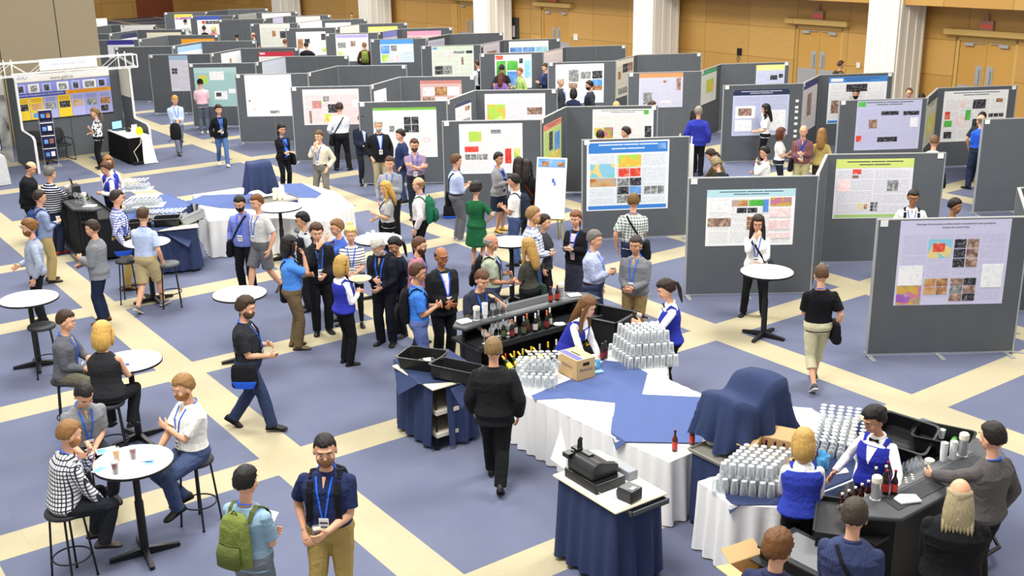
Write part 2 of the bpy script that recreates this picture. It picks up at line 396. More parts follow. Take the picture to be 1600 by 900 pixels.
def board(key, p, q, label, card='l'):
    p = Vector((p[0], p[1], 0)); q = Vector((q[0], q[1], 0)); L = (q-p).length; kL = round(L, 1)
    if kL not in _bm: _bm[kL] = board_mesh_set(kL)
    a = math.atan2((q-p).y, (q-p).x)
    o = thing('poster_board', label, 'display board', p, a, 'grey poster display boards')
    for nme, me, xs in zip(('felt_panel', 'edge_frame', 'foot'), _bm[kL], ((0,), (0,), (.06, kL/2, kL-.06))):
        for x_ in xs: c = bpy.data.objects.new(nme, me); COL.objects.link(c); c.parent = o; c.location.x = x_
    x = .09 if card == 'l' else kL-.09
    mb = MB(); mb.box((x-.055, -.03, 2.02), (x+.055, -.023, 2.115)); mb.build('number_card', CARDW, o)
    BOARDS[key] = (p, a, kL); return o
def near_desc(k):
    return k
XS, XSTEP = Vector((5.76, 30.16, 0)), Vector((-2.25, 3.03, 0))
YS, YSTEP = Vector((-1.5, 24.9, 0)), Vector((-2.27, 3.13, 0))
def zrow(row, k, base, a1, a2, a3, skip=(), labs=None):
    u1 = Vector((math.cos(a1), math.sin(a1), 0))*2.18; u2 = Vector((math.cos(a2), math.sin(a2), 0))*1.96; u3 = Vector((math.cos(a3), math.sin(a3), 0))*2.18
    pts = [base, base+u1, base+u1+u2, base+u1+u2+u3]
    for s in range(3):
        if s in skip: continue
        board((row, k, s), pts[s]+(u2.normalized()*.03 if s == 1 else Vector()), pts[s+1]-(u2.normalized()*.03 if s == 1 else Vector()),
              (BL.get((row, k, s)) or BLD(row, k, s)), 'r' if s == 2 else 'l')
BL = {}
def ordw(i): return ['nearest', 'second', 'third', 'fourth', 'fifth', 'sixth', 'seventh', 'eighth', 'ninth', 'tenth', 'eleventh', 'twelfth', 'thirteenth', 'fourteenth', 'fifteenth'][i]
def BLD(row, k, s):
    side = 'right' if row == 'X' else 'left'; n = ordw(k+2 if row == 'X' else k+3)
    return ['grey board facing front in the %s zigzag of the %s row' % (n, side), 'grey side wing board in the %s zigzag of the %s row' % (n, side), 'grey rear board in the %s zigzag of the %s row' % (n, side)][s]
for k in range(-2, 12):
    zrow('X', k, XS+XSTEP*k, R(5), R(62), R(8))
for k in range(-3, 10):
    if k == -1: continue
    base = {-3: Vector((5.28, 15.58, 0)), -2: Vector((3.02, 18.56, 0))}.get(k, YS+YSTEP*k)
    zrow('Y', k, base, R(1), R(70), R(-2 if k > 2 else 0))
board(('Y', -1, 0), (1.46, 22.32), (3.61, 22.54), 'free-standing grey board with the large blue-titled poster')

# ================================================================ POSTERS
def photomat(name, c1, c2, c3, sc=12, kind='noise'):
    t = NT(name); t.b.inputs['Roughness'].default_value = .5
    co = t.coord()
    if kind == 'vor':
        v = t.n('ShaderNodeTexVoronoi'); v.inputs['Scale'].default_value = sc; t.l(co, v.inputs['Vector']); f = t.n('ShaderNodeSeparateColor'); t.l(v.outputs['Color'], f.inputs[0]); f = f.outputs[0]
    else:
        v = t.n('ShaderNodeTexNoise'); v.inputs['Scale'].default_value = sc; v.inputs['Detail'].default_value = 6; v.inputs['Distortion'].default_value = .8; t.l(co, v.inputs['Vector']); f = v.outputs[0]
    cr = t.n('ShaderNodeValToRGB'); cr.color_ramp.elements[0].color = hexc(c1); cr.color_ramp.elements[1].color = hexc(c3)
    cr.color_ramp.elements[0].position = .3; cr.color_ramp.elements[1].position = .7
    e_ = cr.color_ramp.elements.new(.5); e_.color = hexc(c2); t.l(f, cr.inputs[0]); t.l(cr.outputs[0], t.b.inputs['Base Color']); return t.m
def textmat(name, bgc, ink, pitch=.011):
    """rows of small print: lines in z broken into words along x"""
    t = NT(name); t.b.inputs['Roughness'].default_value = .5
    sp = t.n('ShaderNodeSeparateXYZ'); t.l(t.coord(), sp.inputs[0]); X, Y, Z = sp.outputs
    row = t.math('FLOOR', t.math('DIVIDE', Z, pitch*2)); ln_ = t.math('LESS_THAN', t.math('FRACT', t.math('ADD', t.math('DIVIDE', Z, pitch*2), 50)), .5)
    cmb = t.n('ShaderNodeCombineXYZ'); t.l(t.math('MULTIPLY', X, 40), cmb.inputs[0]); t.l(t.math('MULTIPLY', row, 7.3), cmb.inputs[1])
    nz = t.n('ShaderNodeTexNoise'); nz.inputs['Scale'].default_value = 1; t.l(cmb.outputs[0], nz.inputs['Vector'])
    f = t.math('MULTIPLY', ln_, t.math('GREATER_THAN', nz.outputs[0], .44))
    t.l(t.mix(t.math('MULTIPLY', f, .30), hexc(bgc), hexc(ink)), t.b.inputs['Base Color']); return t.m
IMG = dict(dark=photomat('micrograph', '#0c0c10', '#26262c', '#9a9aa2', 22), grey=photomat('grey_photo', '#55585a', '#8a8d8d', '#d8dad8', 16), brown=photomat('rock_photo', '#5a443a', '#9a7a6a', '#d8bca8', 14),
    map=photomat('map_print', '#8fd0e8', '#7ed6c6', '#f0d890', 7, 'vor'), geo=photomat('geology_map', '#d8b04a', '#7cae58', '#cf7f9a', 12, 'vor'), red=photomat('red_map', '#d8342a', '#e8483a', '#f0a080', 9),
    land=photomat('landscape', '#b86a3a', '#d8b070', '#8aa6d8', 4), green=photomat('green_print', '#3fae3a', '#5cc24e', '#8fd87a', 3), blue=photomat('blue_print', '#4a86d8', '#6aa2e6', '#9cc4f0', 3), pale=photomat('diagram', '#ffffff', '#fafbfb', '#dde3e8', 18),
    pink=photomat('pink_diag', '#f6c8cc', '#fbe2e2', '#ffffff', 9), lime=photomat('lime_map', '#b6e05a', '#dff0a0', '#f6c44a', 7, 'vor'), rust=photomat('rust_photo', '#7a5038', '#b08050', '#dcb488', 9), purple=photomat('purple_map', '#8a3fae', '#a86ac6', '#f0d8a0', 5), cyan=photomat('cyan_print', '#86cfe8', '#a6def0', '#c8ecf6', 4))
_tm = {}
def tmat(bgc, ink='#33364a'):
    if (bgc, ink) not in _tm: _tm[(bgc, ink)] = textmat('print_%s' % bgc.strip('#'), bgc, ink)
    return _tm[(bgc, ink)]
def flatm(c): return mat('paper_'+c.strip('#'), c, .55)
def poster(key, tl, br, bg='#ffffff', title='#dfe6f5', label='', ims=(), cols=3, ink='#3c4058', tink=None, foot=None, th=.13, border=None, seed=0):
    """paper sheet hanging on a board; layout printed as flat fields that stay inside the sheet's mesh"""
    p, a, L = BOARDS[key]; ux = Vector((math.cos(a), math.sin(a), 0)); nn = Vector((ux.y, -ux.x, 0)); p0 = p+nn*.024
    def hit(x, y):
        o_, d = ray(x, y); t = (p0-o_).dot(nn)/d.dot(nn); q = o_+d*t; return (q-p).dot(ux), q.z
    x0, z1 = hit(*tl); x1, z0 = hit(*br)
    x0 = max(.02, min(x0, L-.2)); x1 = max(x0+.2, min(x1, L-.02)); z1 = min(z1, 2.1); z0 = max(z0, .3)
    if z0 > z1-.25: z0 = z1-.8
    W, H = x1-x0, z1-z0; rnd = random.Random(hash(label) % 9999 if seed == 0 else seed)
    rnd = random.Random(sum(map(ord, label)))
    o = thing('poster', label, 'poster', p0, a, 'research posters pinned on the boards')
    mb = MB(); bgm, tx = flatm(bg), tmat(bg, ink)
    mb.box((x0, -.003, z0), (x1, 0, z1), flatm(border or bg))
    def fld(u0, v0, u1, v1, m_, d=.0042):     # u right, v down, 0..1
        mb.box((x0+u0*W, -d, z1-v1*H), (x0+u1*W, -.002, z1-v0*H), m_)
    if border: fld(.02, .02, .98, .98, bgm, .0036)
    if title: fld(.02 if border else 0, .02 if border else 0, .98 if border else 1, th, flatm(title))
    if foot: fld(.02, .93, .98, .985, flatm(foot))
    tk = tmat(title or bg, tink or '#20243a')
    for r_, (a_, b_) in enumerate(((.14, .44), (.45, .63), (.64, .86), (.3, .48), (.49, .7))): fld(a_, th*(.25+.33*(r_ > 2)), b_, th*(.25+.33*(r_ > 2))+th*.11, mat('title_ink_'+(tink or '#3a3f5c').strip('#'), tink or '#3a3f5c', .6), .0047) if W > 1 and z1-z0 > .5 and key[1] < 1 and title else None
    gap = .02
    for c in range(cols):
        u0 = .03+c*(.94/cols)+gap/2; u1 = .03+(c+1)*(.94/cols)-gap/2; v = th+.03; bot = .92 if foot else .97
        while v < bot-.06:
            h = rnd.uniform(.12, .26); h = min(h, bot-v)
            fld(u0, v, u1, v+h-.02, tx); v += h
    for q_, (u0, v0, u1, v1, kd) in enumerate(ims): fld(u0, v0, u1, v1, IMG[kd], .005+.0003*q_)
    mb.build('printed_sheet', None, o)
    pin = MB()
    for px_ in (x0+.02, x1-.02): pin.ball((px_, -.008, z1-.02), .008, n=6, m=4)
    pin.build('push_pin', mat('pin', '#d8d8d8', .3), o)
    return o, x0, z0, W, H
def grid(u0, v0, u1, v1, nx, ny, kinds, g=.01):
    out = []; i = 0
    for r_ in range(ny):
        for c in range(nx):
            out.append((u0+(u1-u0)*c/nx+g/2, v0+(v1-v0)*r_/ny+g/2, u0+(u1-u0)*(c+1)/nx-g/2, v0+(v1-v0)*(r_+1)/ny-g/2, kinds[i % len(kinds)])); i += 1
    return out
LAV = '#d5d3ee'
o, px0, pz0, PW, PH = poster(('Y', -3, 0), (1408, 344), (1565, 474), LAV, None, 'large lavender mineralogy poster on the nearest right board', [(.27, .22, .48, .44, 'map'), (.31, .27, .42, .37, 'red')] + grid(.5, .22, .73, .56, 2, 3, ['dark', 'brown']) + [(.02, .53, .24, .76, 'pale')]
    + [(.02, .76, .24, .99, 'geo'), (.02, .86, .14, .96, 'purple')] + grid(.26, .68, .48, .88, 2, 2, ['land', 'rust']) + grid(.5, .68, .74, .96, 2, 3, ['brown', 'dark', 'grey', 'brown']) + [(.78, .53, .97, .8, 'pale')], 4, '#8a86ae')
INK = mat('print_ink', '#23233a', .6)
for tx_, sz_, v_ in (('Mineralogy of low temperature sulfide minerals in the epithermal Copler gold deposit,', .033, .045), ('Erzincan, East central Turkey', .033, .085)):
    text_mesh(tx_, sz_, INK, o, Matrix.Translation((px0+PW/2, -.0058, pz0+PH*(1-v_))) @ Matrix.Rotation(R(90), 4, 'X'), 'poster_title', .0004)
poster(('Y', -2, 0), (1105, 297), (1238, 382), '#fbfcfc', '#bfe6ee', 'white poster with pale blue title behind the woman in white', grid(.28, .18, .66, .3, 2, 1, ['land', 'green']) + grid(.34, .32, .58, .42, 2, 1, ['dark']) + [(.03, .2, .25, .4, 'blue')[:4]+('pale',), (.02, .5, .28, .65, 'brown')]
    + grid(.46, .48, .62, .72, 2, 3, ['rust', 'dark']) + [(.72, .15, .96, .3, 'geo'), (.72, .34, .96, .5, 'pink'), (.72, .55, .96, .72, 'pink'), (.72, .78, .96, .88, 'pink'), (.64, .18, .7, .4, 'blue')], 4)
poster(('Y', -2, 2), (1307, 249), (1420, 340), '#e6e6ee', '#d4e27c', 'lavender poster with lime title behind the man with glasses', [(.22, .17, .33, .25, 'red'), (.22, .27, .3, .32, 'brown'), (.03, .35, .2, .54, 'pink'), (.68, .36, .82, .54, 'grey'), (.33, .74, .38, .85, 'map'), (.4, .76, .44, .84, 'rust')] + grid(.48, .72, .58, .88, 2, 3, ['dark', 'grey']), 2, foot='#a9cc7e', th=.15)
poster(('Y', -1, 0), (917, 222), (1043, 325), '#eef4fb', '#3f86d8', 'large blue-titled poster with white border, man in green plaid before it', [(.04, .32, .34, .52, 'map'), (.38, .2, .66, .38, 'lime'), (.04, .53, .36, .65, 'dark')[:4]+('land',)] + grid(.38, .39, .66, .52, 2, 1, ['red']) + grid(.37, .53, .67, .9, 2, 3, ['grey', 'dark', 'dark', 'blue']) + grid(.7, .66, .95, .78, 3, 1, ['grey']) + [(.86, .045, .96, .13, 'blue')], 3, foot='#3f86d8', th=.17, border='#ffffff', tink='#d9e6fa')
poster(('Y', 0, 0), (717, 194), (817, 270), '#fdfdfd', None, 'white poster with small map behind the woman in green dress', [(.15, .15, .35, .35, 'lime'), (.5, .12, .66, .2, 'grey'), (.08, .45, .3, .56, 'red')] + grid(.08, .6, .45, .72, 4, 1, ['grey']) + [(.72, .5, .82, .8, 'red'), (.86, .5, .96, .8, 'lime')], 4)
poster(('Y', 0, 1), (849, 197), (877, 275), '#c9e08a', '#e88a78', 'red-titled green poster on the wing behind the easel', [(.3, .15, .5, .45, 'dark'), (.6, .2, .9, .5, 'blue'), (.1, .5, .9, .9, 'lime')], 2, th=.1)
poster(('Y', 0, 2), (926, 171), (1020, 228), '#fdfdf8', '#f8f8f4', 'white poster seen above two heads, behind the blue-titled board', [(.03, .5, .16, .72, 'lime'), (.18, .48, .34, .78, 'geo'), (.84, .03, .92, .15, 'green'), (.86, .46, .97, .8, 'dark'), (.55, .5, .66, .7, 'pink')], 3)
poster(('Y', 1, 0), (582, 169), (684, 245), '#fcfdfa', '#7cc24a', 'white poster with bright green top edge behind the bearded men', grid(.48, .18, .72, .5, 2, 2, ['dark']) + [(.25, .36, .33, .48, 'grey'), (.75, .6, .9, .7, 'pink')], 3, th=.05)
poster(('Y', 1, 1), (711, 163), (737, 200), '#f2f2f4', '#3c4462', 'narrow navy-titled poster on wing near the white map poster', [(.6, .2, .9, .35, 'rust'), (.1, .6, .9, .95, 'grey')], 2)
poster(('Y', 1, 2), (757, 147), (852, 200), '#f2f2fa', '#fafafa', 'white and lavender poster with green map above the grey cardigan', [(.04, .3, .34, .75, 'lime'), (.7, .4, .95, .6, 'brown')], 3)
poster(('Y', 2, 0), (472, 140), (563, 194), '#f6dede', '#f4e4e4', 'pale pink poster read by the man in a white shirt', [(.16, .32, .33, .53, 'geo'), (.44, .42, .62, .66, 'dark'), (.36, .2, .47, .34, 'grey'), (.1, .6, .14, .95, 'brown'), (.36, .7, .5, .92, 'lime'), (.88, .3, .97, .5, 'pale')], 3)
poster(('Y', 2, 1), (584, 143), (605, 175), '#fafafa', None, 'small white poster on the wing above the green-edged poster', [(.6, .5, .9, .7, 'dark')], 2)
poster(('Y', 2, 2), (656, 126), (722, 165), '#dcb9b4', '#c9857e', 'reddish marbled poster half hidden behind grey boards', grid(.05, .25, .95, .6, 3, 1, ['pink', 'rust', 'pale']) + grid(.05, .65, .95, .95, 3, 1, ['brown', 'pink']), 2)
poster(('Y', 3, 0), (381, 115), (459, 181), '#ffffff', None, 'nearly blank white poster near the black-clad woman with bag', [(.1, .8, .2, .86, 'pink'), (.5, .86, .7, .93, 'grey'), (.05, .6, .1, .64, 'rust')], 1, ink='#f0f0f2')
poster(('Y', 4, 0), (302, 106), (374, 166), '#a9cfcf', '#b9d8d6', 'pale teal poster read by the person in the pink top', [(.1, .2, .3, .4, 'lime'), (.36, .1, .7, .32, 'pale'), (.44, .6, .74, .82, 'pale'), (.48, .64, .6, .74, 'dark'), (.78, .55, .96, .66, 'pale')], 1, ink='#8fbcbc')
poster(('Y', 4, 1), (409, 97), (448, 125), '#e2e8f4', '#d4dcee', 'pale blue poster on the wing behind the nearly blank one', [], 2)
poster(('Y', 5, 0), (263, 87), (298, 142), '#e6e4f0', '#a6c4e2', 'tall lavender poster with blue title beyond the exhibit booth', grid(.1, .35, .4, .52, 2, 2, ['dark']), 2)
poster(('Y', 5, 1), (345, 84), (386, 110), '#f6faf8', None, 'white poster on the wing behind the teal one', [(.4, .3, .5, .6, 'rust')], 2)
poster(('Y', 5, 2), (404, 81), (461, 110), '#fbf6f6', '#c9384a', 'red-titled poster half hidden behind the boards', [(.03, .05, .18, .14, 'pink')], 3, th=.25)
poster(('Y', 6, 1), (277, 74), (319, 95), '#eef2fa', '#9cc2ea', 'sky-blue titled poster on a wing beyond the tall lavender one', [], 2, th=.3)
poster(('Y', 7, 0), (167, 63), (212, 90), '#f0eef8', '#3a3590', 'indigo-titled poster by the beige partition edge', [(.3, .4, .5, .6, 'brown')], 2, th=.25)
poster(('Y', 7, 2), (283, 61), (337, 85), '#fbe2a0', '#f2a52a', 'orange-titled poster far on the left rows', [], 2, th=.3)
poster(('Y', 8, 1), (188, 54), (216, 75), '#fafafa', '#3a4060', 'dark-titled poster far left near the orange one', [], 2, th=.3)
poster(('Y', 8, 2), (229, 51), (285, 75), '#f2eed8', '#eee8cc', 'cream poster strip far left above the orange one', [], 2)
poster(('Y', 9, 2), (188, 39), (241, 60), '#f8f8f4', '#f2f2ea', 'white poster strip furthest left below the easel', [(.06, .05, .12, .12, 'dark')], 2)
poster(('X', -1, 0), (1340, 157), (1434, 232), '#ccccea', '#c4c6e0', 'lavender poster with crest on the board before the columns', [(.02, .02, .13, .12, 'green')] + [(.38, .22, .65, .3, 'dark'), (.72, .23, .97, .31, 'dark'), (.2, .38, .33, .56, 'brown'), (.35, .74, .66, .84, 'dark'), (.02, .7, .1, .82, 'red'), (.84, .36, .96, .55, 'pale')], 3, ink='#9a98be')
poster(('X', -1, 1), (1449, 166), (1458, 215), '#d8dccc', '#c9d4b4', 'greenish poster on the narrow wing beside the crest poster', [(.1, .3, .9, .8, 'lime')], 1)
poster(('X', -1, 2), (1476, 143), (1567, 218), '#fafafa', '#f4f4f2', 'white poster full of maps by the man in blue polo', [(.24, .2, .34, .33, 'pink'), (.46, .18, .66, .36, 'dark'), (.04, .4, .12, .55, 'red'), (.04, .58, .16, .7, 'green'), (.22, .5, .36, .7, 'pink'), (.36, .38, .44, .58, 'green'), (.05, .8, .17, .93, 'dark')] + grid(.72, .46, .96, .54, 3, 1, ['dark']) + [(.48, .56, .56, .74, 'dark'), (.82, .17, .92, .24, 'rust')], 4)
poster(('X', 0, 0), (1146, 141), (1230, 210), '#c9d0ee', '#2f3858', 'lavender-blue poster with dark title behind the curly haired woman', [(.05, .35, .4, .62, 'pale'), (.1, .4, .34, .56, 'brown'), (.52, .45, .95, .9, 'pale'), (.05, .65, .35, .9, 'pale')], 2, th=.12, tink='#dfe4f4')
poster(('X', 0, 1), (1252, 132), (1273, 196), '#eeeef2', '#3a3f8a', 'poster with indigo title on the wing with number stickers', [(.3, .25, .6, .7, 'brown')], 2)
poster(('X', 0, 2), (1296, 121), (1381, 190), '#fafcff', '#4a90dc', 'white poster with bright blue title and foot by the column', [(.3, .16, .66, .32, 'dark'), (.7, .16, .95, .32, 'pale'), (.06, .5, .24, .78, 'brown'), (.03, .03, .24, .1, 'pale')], 3, foot='#4a90dc', th=.12)
poster(('X', 1, 0), (999, 112), (1066, 167), '#cfcfe0', '#d99a6a', 'grey-lavender poster with orange title left of the blue blazer', [(.55, .22, .62, .28, 'rust'), (.85, .15, .95, .5, 'brown'), (.1, .55, .3, .9, 'grey'), (.5, .8, .75, .88, 'pink')], 4, ink='#8f90ac')
poster(('X', 1, 1), (1097, 110), (1118, 155), '#f4f8f0', '#5cb888', 'white poster with green title on a wing behind the blue blazer', [(.3, .3, .8, .7, 'lime')], 2)
poster(('X', 1, 2), (1182, 102), (1225, 130), '#d4daf4', '#f2ee9a', 'poster with pale yellow title by the first double doors', [(.5, .55, .75, .8, 'dark'), (.8, .5, .95, .7, 'dark')], 3, th=.28)
poster(('X', 2, 0), (868, 101), (943, 160), '#ffffff', None, 'white poster with six rock photographs behind three men', [(.27, .14, .48, .45, 'grey'), (.27, .48, .45, .62, 'brown'), (.52, .2, .73, .38, 'grey'), (.76, .18, .97, .38, 'dark'), (.76, .4, .97, .56, 'blue'), (.76, .56, .97, .68, 'rust')], 4, ink='#c8c8cc')
poster(('X', 2, 1), (961, 93), (989, 145), '#e8e6d4', '#f0eedc', 'beige diagram poster on the wing left of the orange-titled one', grid(.35, .12, .95, .36, 2, 2, ['dark', 'brown']) + grid(.1, .75, .95, .92, 4, 1, ['grey']) + [(.08, .3, .25, .5, 'rust')], 2)
poster(('X', 3, 0), (773, 86), (831, 137), '#fafcfa', None, 'white poster with big green blocks and red logo', [(.02, .02, .22, .14, 'red'), (.04, .18, .3, .95, 'green'), (.33, .18, .62, .46, 'green'), (.33, .5, .62, .95, 'blue'), (.8, .18, .98, .7, 'cyan'), (.66, .12, .76, .26, 'dark'), (.66, .45, .78, .48, 'red')], 3)
poster(('X', 3, 1), (850, 80), (879, 110), '#fbf0f0', '#f8ecec', 'pinkish white poster on wing right of the green block poster', [(.1, .55, .95, .6, 'purple')], 2)
poster(('X', 4, 0), (674, 71), (741, 120), '#eef6e6', '#dcebd4', 'pale green poster with micrographs near the second column', [(.03, .03, .13, .1, 'blue'), (.52, .16, .78, .24, 'grey'), (.3, .18, .48, .36, 'pink'), (.7, .36, .75, .6, 'brown')] + grid(.06, .62, .48, .9, 2, 2, ['dark', 'grey']) + [(.82, .15, .97, .24, 'dark')], 3)
poster(('X', 4, 1), (755, 69), (781, 95), '#eee8f0', '#ece4ee', 'pale poster on the wing behind the green block one', [(.2, .4, .8, .8, 'brown')], 2)
poster(('X', 4, 2), (795, 65), (857, 90), '#fafcff', '#fafafa', 'white poster with sky-blue boxes by the third double doors', grid(.02, .35, .98, .9, 3, 2, ['blue', 'blue', 'cyan'], .02), 3, th=.28)
poster(('X', 5, 0), (593, 60), (647, 97), '#dfeefa', '#5aa4ec', 'sky-blue poster right of the man with green backpack', [(.02, .25, .28, .6, 'blue'), (.04, .65, .24, .95, 'lime'), (.3, .22, .62, .6, 'pale'), (.32, .25, .5, .5, 'grey'), (.65, .2, .97, .55, 'pale'), (.3, .68, .6, .95, 'pink')], 3, th=.2)
poster(('X', 5, 1), (668, 64), (695, 82), '#d8dcf2', '#dfe2f4', 'pale lavender poster on wing right of the sky-blue one', [], 2)
poster(('X', 6, 0), (524, 54), (577, 95), '#fbf8f4', '#b4aae0', 'white poster with violet title before the man with green backpack', [(.05, .3, .3, .5, 'grey'), (.45, .25, .6, .45, 'brown'), (.05, .62, .2, .75, 'lime'), (.05, .85, .15, .95, 'dark')], 2, border='#ffffff', ink='#c8c4d4')
poster(('X', 6, 1), (598, 49), (621, 70), '#e8dce2', '#8a94e0', 'periwinkle poster on the wing above the sky-blue one', [(.1, .5, .6, .9, 'purple')], 2, th=.4)
poster(('X', 6, 2), (636, 49), (690, 75), '#fbd4dc', '#f4a6c0', 'pink poster strip before the wood wall', [(.02, .35, .4, .5, 'rust')], 2, th=.25)
poster(('X', 7, 0), (462, 50), (511, 86), '#f4eef8', '#f6eaf2', 'pale lilac poster with brown specimen behind the bending man', [(.04, .3, .22, .7, 'rust'), (.28, .3, .45, .5, 'dark'), (.84, .1, .98, .36, 'dark'), (.84, .68, .98, .85, 'lime')], 2, ink='#c8bcd4')
poster(('X', 7, 1), (531, 42), (562, 60), '#f0f0ea', None, 'white poster on the wing left of the yellow strip', [], 2)
poster(('X', 7, 2), (575, 42), (622, 62), '#f2ee9a', '#e8e070', 'yellow poster strip in the upper middle', [], 2)
poster(('X', 8, 0), (405, 37), (455, 73), '#e6e8de', '#eceee2', 'grey-green poster behind two heads in the upper left', [(.4, .3, .52, .55, 'rust'), (.66, .32, .96, .62, 'dark')], 2)
poster(('X', 8, 1), (468, 35), (504, 55), '#fafafa', None, 'white poster on the wing above the lilac one', [], 2)
poster(('X', 8, 2), (508, 36), (549, 52), '#fafafa', None, 'white poster strip above the violet-titled one', [], 2)
poster(('X', 9, 1), (426, 28), (443, 42), '#d4d4f2', '#c8c8ee', 'small lavender poster above the grey-green one', [], 1)
poster(('X', 9, 2), (462, 26), (501, 40), '#f2f2ee', '#e2e2de', 'white poster strip below the fifth column', [], 2)
poster(('X', 10, 0), (307, 25), (347, 54), '#fafafa', '#4a5cb4', 'blue-titled white poster with rows of photos, far upper left', grid(.35, .25, .95, .42, 4, 2, ['dark']) + [(.2, .25, .33, .4, 'red')], 2, th=.2)
poster(('X', 10, 1), (372, 21), (401, 32), '#b8b8b4', '#c8c8c4', 'grey poster on the wing in the far upper left', [], 2)
poster(('X', 10, 2), (409, 21), (455, 30), '#f0f2f2', None, 'thin white poster strip left of the fifth column', [], 2)
poster(('X', 11, 0), (272, 22.5), (303, 48), '#fafafa', '#f2d65a', 'poster with yellow and purple title, furthest row', [(.02, .18, .98, .32, 'purple')], 2, th=.18)
# number stickers beside the indigo-titled wing
p_, a_, L_ = BOARDS[('X', 0, 0)]
for i, z_ in enumerate((1.62, 1.45, 1.33, 1.16, 1.0, .8, .66)):
    mb = MB(); mb.box((2.0, -.028, z_), (2.09, -.0235, z_+.07)); o = mb.build('number_sticker', CARDW); o.location = p_; o.rotation_euler = (0, 0, a_)
    tag(o, 'small white sticker in the column beside the indigo-titled wing poster, %s from the top' % ordw(i).replace('nearest', 'first'), 'sticker', 'white stickers on the board')
# ================================================================ PEOPLE
def rotm(ax, a): return Matrix.Rotation(a, 4, ax)
_tex = bpy.data.textures.new('cloth_fold', 'CLOUDS'); _tex.noise_scale = .11; _tex.noise_depth = 2
def remesh(mb, name, material, parent, voxel, smooth=2, disp=0):
    me = mb.mesh(name, material); o = bpy.data.objects.new(name, me); COL.objects.link(o)
    r = o.modifiers.new('r', 'REMESH'); r.mode = 'VOXEL'; r.voxel_size = voxel; r.use_smooth_shade = True
    s = o.modifiers.new('s', 'SMOOTH'); s.factor = .5; s.iterations = smooth
    if disp:
        d = o.modifiers.new('d', 'DISPLACE'); d.texture = _tex; d.strength = disp; d.mid_level = .5; d.texture_coords = 'LOCAL'
    dg = bpy.context.evaluated_depsgraph_get(); me2 = bpy.data.meshes.new_from_object(o.evaluated_get(dg))
    me2.name = name; me2.materials.clear(); me2.materials.append(material)
    o.modifiers.clear(); o.data = me2; bpy.data.meshes.remove(me)
    me2.polygons.foreach_set('use_smooth', [True]*len(me2.polygons))
    if parent: o.parent = parent
    return o
TORSO = {'m': [(.83, .13, .10, 0), (.87, .168, .122, 0), (.93, .172, .128, -.005), (1.0, .162, .116, 0), (1.07, .155, .110, .003), (1.15, .158, .112, .003), (1.24, .172, .122, .002), (1.33, .182, .120, -.003), (1.385, .170, .100, -.008), (1.425, .128, .082, -.012), (1.455, .088, .068, -.012), (1.475, .066, .062, -.01)],
         'f': [(.83, .13, .10, 0), (.87, .172, .120, -.004), (.93, .178, .125, -.008), (1.0, .156, .105, 0), (1.07, .134, .094, .004), (1.15, .136, .100, .008), (1.24, .152, .125, .018), (1.32, .155, .108, .004), (1.375, .146, .090, -.004), (1.415, .108, .074, -.01), (1.445, .074, .06, -.012), (1.47, .056, .054, -.01)]}
ARMS = dict(down=(.265, .03, .87), downf=(.25, .12, .88), hold=(.04, .25, 1.15), low=(.05, .26, 1.03), clasp=(.02, .24, 1.02), mouth=(.03, .22, 1.46), chin=(.02, .2, 1.40), fold=(-.12, .2, 1.2), foldb=(-.06, .23, 1.24),
            pocket=(.215, .05, .93), hips=(.2, .06, 1.0), back=(.06, -.18, .95), reach=(.14, .50, 1.12), reachd=(.14, .44, .95), table=(.14, .38, 1.08), knee=(.14, .38, .92), out=(.33, .34, 1.12), swingf=(.25, .28, .98), swingb=(.27, -.22, .95), belly=(-.02, .22, 1.08))
def limb(mb, a, b, rs, n=12, ball=True, flat=1.0):
    a, b = Vector(a), Vector(b); N = len(rs); mb.tube([a.lerp(b, i/(N-1)) for i in range(N)], rs, n, flat=flat)
    if ball: mb.ball(a, rs[0]*.99, n=n); mb.ball(b, rs[-1]*.99, n=n)
def ik(a, t, l1, l2, pole):
    a, t, pole = Vector(a), Vector(t), Vector(pole); d = t-a; L = d.length
    if L > (l1+l2)*.995: t = a+d*((l1+l2)*.995/L); d = t-a; L = d.length
    L = max(L, .06); x = (l1*l1-l2*l2+L*L)/(2*L); h = math.sqrt(max(0, l1*l1-x*x)); dn = d.normalized()
    p = pole-dn*pole.dot(dn)
    if p.length < 1e-4: p = Vector((0, -1, 0))
    return a+dn*x+p.normalized()*h, t
def hand(mb, w, f, n, curl, s=1.0):
    """palm and five bent fingers; f = finger direction, n = palm side, thumb along f x n"""
    f = f.normalized(); n = (n-f*n.dot(f)).normalized(); th = f.cross(n)*1.0
    mb.tube([w-f*.015, w+f*.02, w+f*.055, w+f*.09], [(.025*s, .019*s), (.033*s, .017*s), (.040*s, .016*s), (.036*s, .013*s)], 10, ref=th)
    for i, (off, L, sp) in enumerate(((.030, .072, .10), (.010, .080, .02), (-.011, .075, -.06), (-.030, .058, -.16))):
        p = w+f*.082+th*off*s; d = (f+th*sp).normalized(); pts = [p]; c = curl*(1+.12*i)
        for k, q in enumerate((.42, .33, .25)):
            ca = c*(.7+.3*k); ax = d.cross(n)
            d = (Matrix.Rotation(ca, 3, ax) @ d) if ax.length > 1e-5 else d
            p = p+d*(L*q*s); pts.append(p)
            n = n
        mb.tube(pts, [.0100*s, .0096*s, .009*s, .0078*s], 8); mb.ball(pts[-1], .0078*s, n=8, m=6)
    p = w+f*.02+th*.026*s; d = (f*.62+th*.72+n*.35).normalized(); q = p+d*.042*s; d2 = (f*.85+th*.25+n*.5).normalized(); e = q+d2*.036*s
    mb.tube([p-d*.01, p, q, e], [.015*s, .015*s, .0115*s, .0095*s], 8); mb.ball(e, .0095*s, n=8, m=6)
